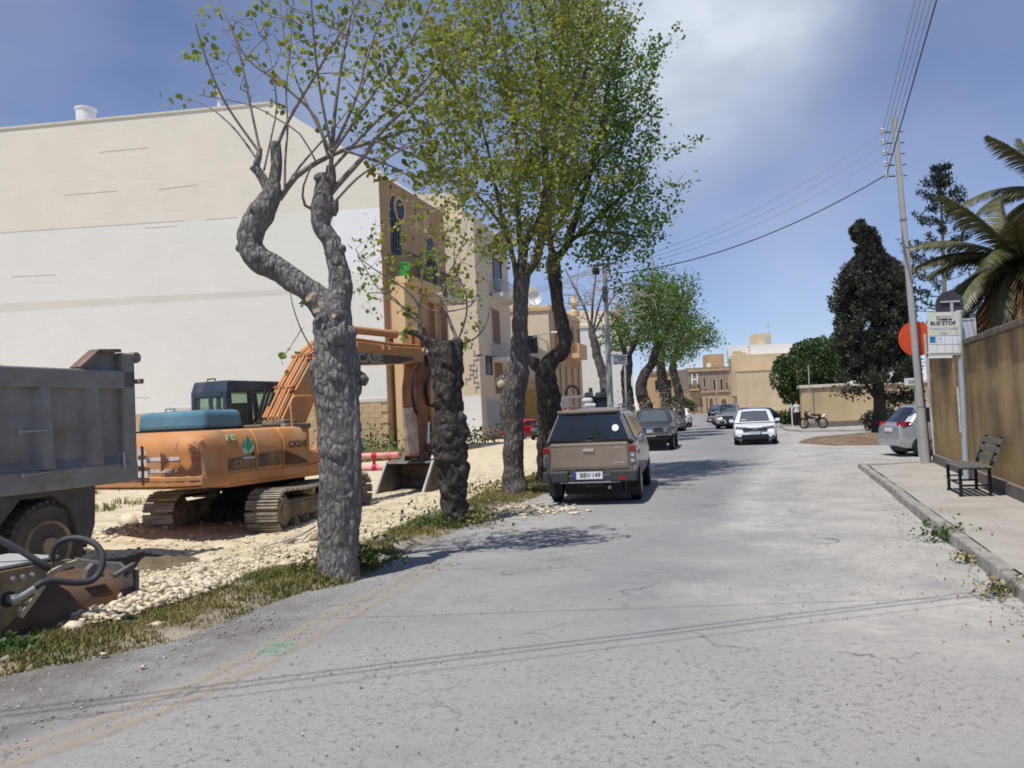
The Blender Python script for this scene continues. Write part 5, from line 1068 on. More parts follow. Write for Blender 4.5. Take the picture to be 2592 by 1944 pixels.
    t = bpy.data.objects.new('t', cu); sc.collection.objects.link(t); me = bake(t); bpy.data.objects.remove(t); me.materials.clear()
    for v in me.vertices: x, z, d = v.co.x * 1.12 - .22, v.co.y + 1.345, v.co.z; v.co = CWM @ V((x, on_back(x, .05) - d * .5, z))
    link('lettering', me, lm, cw)
    for (x0, x1, z, h) in ((.25, 1.02, 1.385, .055), (.15, .98, 1.215, .05)):
        b = nb(MU @ Matrix.Translation((-.12, -.48, 0)))
        for i in range(8): xa = x0 + (x1 - x0) * i / 8; xb = x0 + (x1 - x0) * (i + 1) / 8; b.add([(xa, on_back(xa, .004), z), (xb, on_back(xb, .004), z), (xb, on_back(xb, .004), z + h), (xa, on_back(xa, .004), z + h)], [(0, 1, 2, 3)])
        obj('stripe', b, lm, cw)
    # rust scab on the corner and the bottom edge
    rm = mat('rust scab', (.15, .065, .038), rough=.9, var=.35, vs=9, bump=.7, bs=26); nt = rm.node_tree; tcn = nt.nodes.new('ShaderNodeTexCoord'); nt.links.new(node_range(nt, node_noise(nt, tcn.outputs['Object'], 2.6, 9, .72), .44, .52, 0, 1), nt.nodes['Principled BSDF'].inputs['Alpha'])
    b = nb(MU @ Matrix.Translation((-.12, -.48, 0))); xs = np.linspace(.72, 1.30, 10); zs = np.linspace(1.06, 1.66, 9)
    g = [(x, on_back(x, .007 if z < 1.55 else .0) + (.0 if z < 1.56 else (z - 1.56) * .75), z) for z in zs for x in xs]; b.add(g, [(j * 10 + i, j * 10 + i + 1, (j + 1) * 10 + i + 1, (j + 1) * 10 + i) for j in range(8) for i in range(9)]); obj('rust_patch', b, rm, cw)
    b = nb(MU @ Matrix.Translation((-.12, -.48, 0))); xs = np.linspace(-1.30, 1.30, 24)
    for i in range(23): b.add([(xs[i], on_back(xs[i], -.0), .985), (xs[i + 1], on_back(xs[i + 1], -.0), .985), (xs[i + 1], on_back(xs[i + 1], .022), 1.09), (xs[i], on_back(xs[i], .022), 1.09), (xs[i], on_back(xs[i], -.1), .98), (xs[i + 1], on_back(xs[i + 1], -.1), .98), (xs[i + 1], on_back(xs[i + 1], -.1), 1.1), (xs[i], on_back(xs[i], -.1), 1.1)], [(0, 1, 2, 3), (4, 7, 6, 5), (0, 4, 5, 1), (3, 2, 6, 7)])
    obj('lower_edge', b, mat('scraped rusty edge', (.24, .12, .07), rough=.85, var=.3, vs=5, bump=.5, bs=20, col2=(.12, .075, .06), thr=.5, s2=4), cw)
    # right-hand side doors
    def flank(ya, yb, name, m, top=zt, sl=.10):
        b = nb(MU); b.prism([(.50, 1.065), (1.165, 1.065), (1.18, 1.45), (1.15, 1.65), (1.05, top - .02), (.90, top), (.50, top)], ya, yb, 'y'); return obj(name, b, m, root, bevel=.02, smooth=30)
    d1 = flank(-2.26, -1.61, 'side_door', OR); d2 = flank(-1.59, -.99, 'side_door', OR); d3 = flank(-.97, -.37, 'fuel_tank', OR)
    b = nb(MU); b.prism([(-.35, 1.07), (.35, 1.07), (.35, 1.32), (-.26, 1.36), (-.35, 1.70)], .5, 1.15, 'x'); obj('front_box', b, OR, root, bevel=.02)
    # faded black stripe with lettering on the doors
    stp = mat('sun-bleached black stripe', (.10, .085, .07), rough=.7, var=.3, vs=5, bump=.1, col2=(.26, .145, .075), thr=.52, s2=3)
    MS = MU @ Matrix.Translation((1.185, 0, 0)) @ Matrix(((0, 0, 1, 0), (1, 0, 0, 0), (0, 1, 0, 0), (0, 0, 0, 1)))   # text plane on the right flank
    b = nb(MU); b.add([(1.188, -2.22, 1.17), (1.188, -1.63, 1.17), (1.188, -1.63, 1.37), (1.188, -2.22, 1.35)], [(0, 1, 2, 3)]); obj('stripe', b, stp, d1)
    text('CASE', .15, mat('faded brown letters', (.30, .19, .13), rough=.8, var=.2), d1, MS @ Matrix.Translation((-1.93, 1.265, .0045)), .001, bold=.006)
    b = nb(MU); b.add([(1.188, -1.58, 1.19), (1.188, -1.0, 1.19), (1.188, -1.0, 1.42), (1.188, -1.58, 1.39)], [(0, 1, 2, 3)]); obj('stripe', b, stp, d2)
    b = nb(MU); b.add([(1.188, -.96, 1.17), (1.188, -.38, 1.17), (1.188, -.38, 1.21), (1.188, -.96, 1.42)], [(0, 1, 2, 3)]); obj('stripe', b, mat('dark brown stripe', (.12, .06, .03), rough=.7, var=.2), d3)
    text('CX210', .15, INK, d3, MS @ Matrix.Translation((-.63, 1.50, .004)) @ Matrix.Rotation(R(-6), 4, 'X'), .001, bold=.003, sx=1.05)
    # stickers
    b = nb(MU); b.box((1.155, -2.12, 1.68), (.012, .20, .10), ry=R(-18)); st = obj('warning_sticker', b, mat('pale yellow sticker', (.62, .60, .34), rough=.6, var=.05), d1)
    b = nb(MU); b.add([(1.176, -2.20, 1.645), (1.176, -2.12, 1.645), (1.160, -2.16, 1.715)], [(0, 1, 2)]); b.box((1.162, -2.06, 1.68), (.012, .05, .012), ry=R(-18)); obj('pictogram', b, mat('olive print', (.20, .24, .08), rough=.6), st)
    sg = mat('green emblem', (.06, .36, .17), rough=.6, var=.2, vs=9); sw = mat('pale emblem', (.50, .60, .62), rough=.6, var=.1)
    b = nb(MU); b.M = MS
    def disc(b, x, y, rx, ry, z, m, n=18): b.add([(x, y, z)] + [(x + rx * math.cos(2 * math.pi * i / n), y + ry * math.sin(2 * math.pi * i / n), z) for i in range(n)], [(0, i + 1, (i + 1) % n + 1) for i in range(n)], m)
    e0 = -1.80
    disc(b, e0, 1.53, .135, .125, -.010, 1); disc(b, e0 + .01, 1.53, .06, .085, -.008, 0); b.add([(e0 - .11, 1.60, -.009), (e0 - .07, 1.62, -.009), (e0 - .06, 1.50, -.009), (e0 - .12, 1.50, -.009)], [(0, 1, 2, 3)], 0); b.add([(e0 + .08, 1.62, -.009), (e0 + .12, 1.60, -.009), (e0 + .11, 1.52, -.009), (e0 + .07, 1.50, -.009)], [(0, 1, 2, 3)], 0); b.add([(e0 - .05, 1.60, -.008), (e0 + .05, 1.60, -.008), (e0, 1.70, -.008)], [(0, 1, 2)], 0); b.add([(e0 - .02, 1.43, -.007), (e0 + .03, 1.43, -.007), (e0 + .01, 1.36, -.007)], [(0, 1, 2)], 0); b.add([(e0 - .12, 1.335, .006), (e0 + .13, 1.335, .006), (e0 + .13, 1.365, .006), (e0 - .12, 1.365, .006)], [(0, 1, 2, 3)], 1)
    b.v = [(MU @ (MU.inverted() @ V(p) + V((.012, 0, 0))))[:] for p in b.v]
    obj('emblem_sticker', b, [sg, sw], d1)
    b = nb(MU); b.box((1.18, -1.69, 1.405), (.02, .05, .05)); obj('door_lock', b, BLK, d1)
    # engine hood and left-hand housings
    b = nb(MU); b.prism([(-1.25, 1.10), (.5, 1.10), (.5, 1.79), (-1.25, 1.79)], -2.26, -.74, 'y'); b.box((.2, -.4, 1.42), (.8, 1.6, .72)); obj('engine_bay', b, OR, root)
    b = nb(MU); b.box((-.39, -1.42, 1.965), (1.52, .90, .33), taper=(.95, .95)); hd = obj('engine_hood', b, BLUE, root, bevel=.09, seg=3)
    b = nb(MU); b.box((-.39, -1.42, 1.815), (1.55, .93, .03)); obj('hood_seal', b, BLK, hd)
    b = nb(MU); b.tube([(-.75, -1.6, 2.13), (-.75, -1.6, 2.18), (-.55, -1.6, 2.18), (-.55, -1.6, 2.13)], .012, 6); obj('hood_handle', b, BLUE, hd)
    b = nb(MU); b.box((.55, -.75, 1.83), (.4, .5, .05)); b.box((.4, .0, 1.80), (.6, .7, .10)); obj('valve_cover', b, DRT, root, bevel=.02)
    # cab on the left
    x0, x1, y0, y1, z0, z1 = -1.10, -.26, -.72, 1.02, 1.1, 2.66
    b = nb(MU); pw = .10
    b.box(((x0 + x1) / 2, (y0 + y1) / 2, 1.36), (x1 - x0, y1 - y0, .56)); b.box(((x0 + x1) / 2, (y0 + y1) / 2 - .02, z1 - .10), (x1 - x0, y1 - y0 - .04, .20), taper=(.93, .93))
    for x in (x0 + pw / 2, x1 - pw / 2): b.box((x, y0 + .07, 2.06), (pw, .14, .86)); b.box((x, y0 + .62, 2.06), (pw * .8, .08, .86)); b.bar((x, y1 - .06, 1.62), (x, y1 - .20, 2.5), pw * .8, .10)
    b.box(((x0 + x1) / 2, y0 + .03, 2.43), (x1 - x0 - .2, .05, .14)); b.box(((x0 + x1) / 2, y0 + .035, 1.72), (x1 - x0 - .2, .05, .18)); b.box(((x0 + x1) / 2 + .02, y0 + .036, 2.1), (.09, .05, .6))
    cb = obj('cab', b, CABM, root, bevel=.035)
    b = nb(MU); b.box(((x0 + x1) / 2, y0 + .03, 2.09), (x1 - x0 - .19, .012, .60)); obj('rear_window', b, cg, cb)
    for x in (x0 + pw * .45, x1 - pw * .45):
        for (ya, yb_) in ((y0 + .14, y0 + .58), (y0 + .66, y1 - .20)): b = nb(MU); b.box((x, (ya + yb_) / 2, 2.05), (.012, yb_ - ya, .84)); obj('side_window', b, cg, cb)
    b = nb(MU); b.box(((x0 + x1) / 2, y1 - .13, 2.06), (x1 - x0 - .18, .012, .88), rx=R(9)); obj('windscreen', b, cg, cb)
    b = nb(MU); b.box(((x0 + x1) / 2, .2, 1.78), (.46, .46, .12)); b.box(((x0 + x1) / 2, -.02, 2.02), (.40, .12, .5)); obj('seat', b, BLK, cb, bevel=.03)
    b = nb(MU); b.tube([(x0 + .1, -.4, z1), (x0 + .1, -.4, z1 + .06), (x0 + .28, -.4, z1 + .06), (x0 + .28, -.4, z1)], .012, 6); obj('roof_bracket', b, BLK, cb)
    # ---- boom, arm, bucket: profile in (d forward, z)
    xb = .12; bw = .42
    up = [(.02, 1.62), (.0, 1.92), (.40, 2.46), (.92, 3.06), (1.45, 3.38), (1.95, 3.49), (2.6, 3.48), (3.8, 3.46), (4.9, 3.48)]; lo = [(5.06, 3.34), (4.95, 3.13), (3.8, 3.06), (2.8, 3.01), (2.0, 2.97), (1.55, 2.84), (1.08, 2.44), (.58, 1.72)]
    b = nb(MU); b.prism(up + lo, xb - bw / 2, xb + bw / 2, 'x'); bo = obj('boom', b, OR, root, bevel=.02)
    for sx in (-1, 1):
        b = nb(MU); xx = xb + sx * (bw / 2 + .012); b.add([(xx, 2.05, 3.24), (xx, 4.5, 3.24), (xx, 4.5, 3.18), (xx, 3.9, 3.07), (xx, 2.05, 2.98)], [(0, 1, 2, 3, 4)]); obj('stripe', b, mat('grey black stripe', (.10, .085, .075), rough=.7, var=.25, vs=4, col2=(.2, .13, .08), thr=.58), bo)
    MB_ = MU @ Matrix.Translation((xb + bw / 2 + .014, 0, 0)) @ Matrix(((0, 0, 1, 0), (1, 0, 0, 0), (0, 1, 0, 0), (0, 0, 0, 1)))
    text('CASE', .28, mat('grey raised letters', (.36, .33, .29), rough=.8, var=.15), bo, MB_ @ Matrix.Translation((2.80, 3.13, .002)), .002, bold=.010, sx=1.4)
    # hydraulic pipes over the boom's back
    for i, x in enumerate((-.17, -.09, -.01, .07, .15)):
        b = nb(MU); pts = [(xb + x, q[0] - .05 - .02 * (i % 2), q[1] + .05) for q in up[1:]]; b.tube(pts, .026, 8); obj('pipe', b, OR, bo, smooth=50)
    for q in ((.40, 2.46), (.92, 3.06)): b = nb(MU); b.box((xb, q[0] - .06, q[1] + .06), (.46, .05, .05), rx=R(55)); obj('pipe_clamp', b, ORD, bo)
    for d in (2.35, 3.3, 3.55): b = nb(MU); b.box((xb + bw / 2 + .03, d, 3.40), (.05, .08, .10)); obj('bracket', b, OR, bo)
    b = nb(MU)
    for k, (dx, hgt) in enumerate(((-.22, .45), (-.14, .38), (-.30, .5))): b.tube([(xb + dx, .10, 1.75), (xb + dx - .1, -.12, 1.85), (xb + dx - .05, .02, 2.0), (xb + dx, .22, 2.05 + hgt)], .028, 8)
    obj('hose', b, BLK, bo, smooth=50)
    b = nb(MU); b.box((xb, .12, 1.78), (.62, .36, .30)); obj('boom_foot', b, DRT, root, bevel=.03)
    # boom cylinders
    for sx in (-1, 1):
        x = xb + sx * .34; p0, p1 = V((x, .75, 1.30)), V((x, 1.62, 2.98)); d = (p1 - p0); b = nb(MU); b.tube([p0, p0 + d * .62], .085, 14); b.tube([p0 + d * .6, p0 + d * .64], .10, 14); b.tube([p0 + d * .64, p1], .05, 12, 1); obj('boom_cylinder', b, [OR, CHROME], root, smooth=40)
    b = nb(MU); b.tube([(xb - .45, 1.62, 2.98), (xb + .45, 1.62, 2.98)], .05, 10); obj('pin', b, BLK, bo)
    # handrail on the tank
    b = nb(MU); hr = [(1.0, -.52, 1.80), (1.0, -.55, 2.18), (1.0, -.50, 2.28), (1.0, -.42, 2.31), (1.0, .0, 2.31), (1.0, .1, 2.26), (1.0, .2, 1.4)]; b.tube(hr, .02, 8); obj('handrail', b, OR, root, smooth=50)
    # arm cylinder on top of the boom
    p0, p1 = V((xb, 2.3, 3.74)), V((xb, 4.10, 3.76)); b = nb(MU); b.tube([p0, p1], .085, 14); b.tube([p1 - V((0, .12, 0)), p1 + V((0, .03, 0))], .10, 14); b.tube([p1, V((xb, 5.02, 3.86))], .045, 12, 1); obj('arm_cylinder', b, [OR, CHROME], root, smooth=40)
    b = nb(MU); b.prism([(2.1, 3.46), (2.5, 3.46), (2.36, 3.83), (2.22, 3.83)], xb - .10, xb + .10, 'x'); obj('cylinder_lug', b, OR, bo)
    ap = [(5.10, 4.02), (4.90, 3.92), (4.86, 3.40), (4.62, 2.55), (4.60, 2.2), (4.66, .98), (4.84, .90), (4.98, 1.0), (5.14, 2.2), (5.34, 2.8), (5.36, 3.40), (5.26, 3.85)]
    b = nb(MU); b.prism(ap, xb - .20, xb + .20, 'x'); ar = obj('arm', b, mat('rust stained orange', (.36, .15, .07), rough=.7, var=.2, vs=2.5, bump=.25, bs=12, col2=(.17, .08, .05), thr=.50, s2=1.8), root, bevel=.02)
    b = nb(MU); b.prism([(4.585, 2.1), (4.60, 2.1), (4.66, 1.0), (4.64, 1.0)], xb - .19, xb + .19, 'x'); obj('worn_face', b, mat('bare worn steel', (.42, .37, .34), rough=.5, var=.25, vs=5, metal=.4, col2=(.24, .13, .09), thr=.54), ar)
    b = nb(MU); b.tube([(xb - .26, 5.0, 3.40), (xb + .26, 5.0, 3.40)], .09, 14); b.tube([(xb + .26, 5.0, 3.40), (xb + .30, 5.0, 3.40)], .045, 10, 1); obj('pin', b, [OR, CHROME], ar, smooth=40)
    b = nb(MU); b.tube([(xb + .22, 4.75, 3.12), (xb + .3, 4.35, 2.9), (xb + .32, 4.22, 2.45), (xb + .26, 4.40, 2.05), (xb + .2, 4.6, 1.95)], .035, 8); b.tube([(xb + .22, 5.05, 3.3), (xb + .28, 5.1, 2.9), (xb + .24, 4.95, 2.5), (xb + .24, 5.05, 2.15), (xb + .25, 5.3, 2.1)], .035, 8); obj('hose', b, BLK, ar, smooth=50)
    p0, p1 = V((xb, 5.44, 3.0)), V((xb, 5.42, 1.78)); b = nb(MU); b.tube([p0, p1], .07, 12); b.tube([p1, V((xb, 5.30, 1.05))], .04, 10, 1); b.tube([p1 + V((0, 0, .1)), p1 - V((0, 0, .03))], .085, 12); obj('bucket_cylinder', b, [ORD, CHROME], root, smooth=40)
    b = nb(MU); b.prism([(4.86, 1.25), (5.0, 1.25), (5.36, 1.02), (5.32, .90), (4.9, 1.1)], xb + .21, xb + .26, 'x'); b.prism([(4.86, 1.25), (5.0, 1.25), (5.36, 1.02), (5.32, .90), (4.9, 1.1)], xb - .26, xb - .21, 'x'); b.prism([(5.24, 1.08), (5.38, 1.08), (5.12, .72), (4.98, .72)], xb - .14, xb + .14, 'x'); obj('bucket_link', b, mat('rusty link', (.13, .075, .05), rough=.8, var=.3, vs=6, bump=.4), root, bevel=.015)
    # bucket: curved shell, side plates, teeth
    BK = mat('worn bucket steel', (.17, .155, .145), rough=.6, var=.3, vs=3, bump=.4, bs=16, metal=.35, col2=(.11, .07, .045), thr=.55, s2=2)
    bw2 = .62; sh = [(4.55, .86), (4.90, .90), (5.12, .74), (5.20, .48), (5.10, .24), (4.84, .11), (4.40, .09), (3.98, .10)]
    b = nb(MU); n = len(sh)
    for t in (0, .04):
        pass
    off = lambda i, t: (sh[i][0] - t * (1 if i < 5 else .2), sh[i][1] - (t if i < 2 else -t * (.8 if i > 3 else 0)))
    vs = []; 
    for x in (-bw2, bw2):
        for i in range(n): vs.append((xb + x, *sh[i]))
        for i in range(n): vs.append((xb + x, *off(i, .04)))
    fs = []
    for i in range(n - 1): fs += [(i, i + 1, 2 * n + i + 1, 2 * n + i), (n + i, 3 * n + i, 3 * n + i + 1, n + i + 1)]
    fs += [(0, 2 * n, 3 * n, n), (n - 1, 2 * n - 1, 4 * n - 1, 3 * n - 1)]
    b.add(vs, fs); bk = obj('bucket', b, BK, root, smooth=30)
    for sx in (-1, 1):
        b = nb(MU); x = xb + sx * bw2; b.prism(sh, x - .018, x + .018, 'x'); sp = obj('side_plate', b, BK, bk, bevel=.006)
        b = nb(MU); b.bar((x, 4.52, .86), (x, 4.20, .42), .05, .06); b.bar((x, 4.20, .42), (x, 3.96, .10), .05, .06); obj('cutting_edge', b, mat('bright worn steel', (.45, .43, .40), rough=.4, var=.2, metal=.6, bump=.2), sp)
        b = nb(MU); b.prism([(4.6, .86), (4.9, .90), (4.95, 1.05), (4.72, 1.08)], xb + sx * .24 - .03, xb + sx * .24 + .03, 'x'); obj('bucket_ear', b, BK, bk)
    for k in range(5): b = nb(MU); x = xb - bw2 + .08 + k * (2 * bw2 - .16) / 4; b.prism([(4.06, .13), (4.06, .07), (3.80, .055), (3.80, .07)], x - .045, x + .045, 'x'); obj('tooth', b, BK, bk)
    b = nb(MU); b.box((xb, 4.4, .125), (1.1, .7, .03)); b.box((xb - .1, 4.7, .17), (.8, .3, .08), taper=(.7, .5)); obj('soil_in_bucket', b, SOIL, bk)
excavator()
# ------------------------------------------------------------------ trees and plants
def bark_mat(name, col, crack, sx=9, sz=2.2):
    m = bpy.data.materials.new(name); m.use_nodes = True; nt = m.node_tree; L = nt.links.new; p = nt.nodes['Principled BSDF']; p.inputs['Roughness'].default_value = .95; p.inputs['Specular IOR Level'].default_value = .15
    tc = nt.nodes.new('ShaderNodeTexCoord'); vec = tc.outputs['Object']; mp = nt.nodes.new('ShaderNodeMapping'); mp.inputs['Scale'].default_value = (sx, sx, sz); L(vec, mp.inputs[0])
    nn = nt.nodes.new('ShaderNodeTexNoise'); nn.inputs['Scale'].default_value = 1.1; nn.inputs['Detail'].default_value = 6; L(mp.outputs[0], nn.inputs[0]); s_ = nt.nodes.new('ShaderNodeVectorMath'); s_.operation = 'SCALE'; s_.inputs['Scale'].default_value = .9; L(nn.outputs[1], s_.inputs[0]); ad = nt.nodes.new('ShaderNodeVectorMath'); L(mp.outputs[0], ad.inputs[0]); L(s_.outputs[0], ad.inputs[1])
    vo = nt.nodes.new('ShaderNodeTexVoronoi'); vo.feature = 'DISTANCE_TO_EDGE'; vo.inputs['Scale'].default_value = .8; L(ad.outputs[0], vo.inputs['Vector'])
    ck = node_range(nt, vo.outputs['Distance'], .0, .16, 1, 0); fine = node_noise(nt, mp.outputs[0], 4, 6, .7); big = node_noise(nt, vec, 1.5, 6, .65)
    c = node_mix(nt, node_range(nt, big, .35, .65), tuple(q * .78 for q in col), tuple(q * 1.22 for q in col)); c = node_mix(nt, node_range(nt, fine, .5, .72, 0, .7), c, tuple(q * 1.5 for q in col)); c = node_mix(nt, node_math(nt, 'MULTIPLY', ck, node_range(nt, node_noise(nt, vec, 2.6, 4), .35, .6, .25, .9)), c, crack)
    L(c, p.inputs['Base Color']); h = node_math(nt, 'ADD', node_math(nt, 'MULTIPLY', fine, .5), node_range(nt, vo.outputs['Distance'], .0, .35, 0, 1)); b = nt.nodes.new('ShaderNodeBump'); b.inputs['Strength'].default_value = .9; b.inputs['Distance'].default_value = .035; L(h, b.inputs['Height']); L(b.outputs[0], p.inputs['Normal']); return m
BARK = bark_mat('grey furrowed bark', (.25, .232, .22), (.095, .083, .075), 20, 7); BARKM = bark_mat('brown-grey bark', (.155, .138, .128), (.055, .047, .042), 14, 5); BARKD = bark_mat('dark knobbly bark', (.082, .071, .064), (.03, .026, .023), 11, 5)
TWIG = mat('grey twigs', (.22, .19, .165), rough=.9, var=.25, vs=3, bump=.2)
TWIGL = mat('pale twigs', (.33, .29, .25), rough=.9, var=.2, vs=3, bump=.1)
CUTW = mat('fresh cut wood', (.52, .40, .25), rough=.85, var=.2, vs=9, bump=.3)
LEAF = mat('mulberry leaf', (.20, .265, .035), rough=.5, var=.15, vs=1.3, bump=0, spec=.4, island=.38, col2=(.30, .29, .05), thr=.54, s2=1.0, trans=.50)
LEAF2 = mat('darker mulberry leaf', (.095, .19, .032), rough=.5, var=.15, vs=1.2, bump=0, spec=.4, island=.38, col2=(.16, .21, .035), thr=.56, s2=.9, trans=.45)
CYP = mat('cypress sprays', (.052, .060, .040), rough=.8, var=.2, vs=.8, bump=0, island=.5, col2=(.078, .076, .054), thr=.5, s2=.7)
ROUNDL = mat('carob leaf', (.062, .108, .042), rough=.6, var=.2, vs=.6, bump=0, island=.45, col2=(.11, .16, .05), thr=.54, s2=.5, trans=.15)
PINEL = mat('norfolk pine needles', (.028, .040, .030), rough=.8, var=.2, bump=0, island=.4)
PALML = mat('palm leaflet', (.095, .092, .036), rough=.45, var=.2, vs=1.5, bump=0, island=.4, spec=.5, trans=.15)
PALMD = mat('dry palm leaflet', (.34, .20, .085), rough=.8, var=.25, vs=2, bump=0, island=.35, trans=.1)
GRASSM = mat('grass blades', (.125, .155, .032), rough=.7, var=.3, vs=1.1, bump=0, island=.4, col2=(.30, .25, .10), thr=.48, s2=.9, trans=.25)
WEEDM = mat('weed leaves', (.065, .135, .030), rough=.6, var=.2, vs=2, bump=0, island=.4, trans=.25)
DRYG = mat('dry grass', (.36, .30, .15), rough=.85, var=.2, vs=2, bump=0, island=.35, col2=(.16, .17, .05), thr=.5, s2=.8)

def leaves_mesh(name, P, size, m, parent, up=.35, droop=.3, wide=.8, hexa=True, out=None, outw=0):
    """P (n,3) leaf bases; size scalar or array; returns one mesh of folded leaf blades"""
    P = np.asarray(P, float); n = len(P); s = np.broadcast_to(size, n) * rng.uniform(.65, 1.25, n)
    a = rng.normal(size=(n, 3)); a[:, 2] -= droop
    if out is not None: a += np.asarray(out) * outw
    a /= np.linalg.norm(a, axis=1)[:, None]
    nn = rng.normal(size=(n, 3)); nn[:, 2] += up * 3; b = np.cross(a, nn); b /= np.linalg.norm(b, axis=1)[:, None] + 1e-9; c = np.cross(a, b)
    c *= -np.sign(c[:, 2:3] + 1e-9)
    S = s[:, None]; W = S * wide
    if hexa:
        v = np.stack([P, P + a * S * .32 + b * W * .46 - c * S * .10, P + a * S * .70 + b * W * .34 - c * S * .06, P + a * S + c * S * -.16 * 0 - c * S * .22, P + a * S * .70 - b * W * .34 - c * S * .06, P + a * S * .32 - b * W * .46 - c * S * .10], 1)
        f0 = np.array([[0, 1, 2, 3], [0, 3, 4, 5]])
    else:
        v = np.stack([P, P + a * S * .45 + b * W * .5 - c * S * .08, P + a * S, P + a * S * .45 - b * W * .5 - c * S * .08], 1); f0 = np.array([[0, 1, 2, 3]])
    k = v.shape[1]; f = (f0[None] + (np.arange(n) * k)[:, None, None]).reshape(-1, 4)
    me = npmesh(name, v.reshape(-1, 3), f); o = link(name, me, m, parent); o['kind'] = 'stuff'; return o
def resample(pts, rads, step):
    P = [V(p) for p in pts]; out = []; ro = []
    for i in range(len(P) - 1):
        p0, p1, p2, p3 = P[max(i - 1, 0)], P[i], P[i + 1], P[min(i + 2, len(P) - 1)]; k = max(2, int((p2 - p1).length / step))
        for j in range(k):
            t = j / k; out.append(.5 * ((2 * p1) + (-p0 + p2) * t + (2 * p0 - 5 * p1 + 4 * p2 - p3) * t * t + (-p0 + 3 * p1 - 3 * p2 + p3) * t ** 3)); ro.append(rads[i] + (rads[i + 1] - rads[i]) * t)
    out.append(P[-1]); ro.append(rads[-1]); return out, ro
def bark_tube(mb, pts, rads, n=22, amp=.14, freq=3.0, flare=0, knob=0, m=0, step=.05, seed=0):
    pts, rads = resample(pts, rads, step); prev = None; vs = []; N = len(pts)
    for i, p in enumerate(pts):
        d = (pts[min(i + 1, N - 1)] - pts[max(i - 1, 0)]).normalized()
        x = (d.cross(V((0, 1, 0))) if prev is None else prev - d * prev.dot(d)); 
        if x.length < .05: x = d.cross(V((1, 0, 0)))
        x.normalize(); prev = x; y = d.cross(x)
        for k in range(n):
            a = 2 * math.pi * k / n; dr = x * math.cos(a) + y * math.sin(a); q = p + dr * rads[i]
            # furrows run along the limb: noise squeezed along the axis
            f1 = noise.fractal(V((dr.x * 2.2 + seed, dr.y * 2.2, i * step * 1.2)), .9, 2.1, 4); f2 = 1 - 2.2 * abs(noise.noise(V((dr.x * 7 + seed, dr.y * 7, i * step * 2.0))))
            f3 = abs(noise.noise(q * freq + V((seed, 0, 0)))); f4 = noise.noise(q * 14)
            r = rads[i] * (1 + amp * f1 + amp * .28 * f2 + knob * (f3 - .2) * 1.6 + .075 * f4)
            vs.append(p + dr * r)
    fs = [(i * n + k, i * n + (k + 1) % n, (i + 1) * n + (k + 1) % n, (i + 1) * n + k) for i in range(N - 1) for k in range(n)]
    fs += [tuple(range(n - 1, -1, -1)), tuple(range((N - 1) * n, N * n))]; mb.add(vs, fs, m); return pts, rads
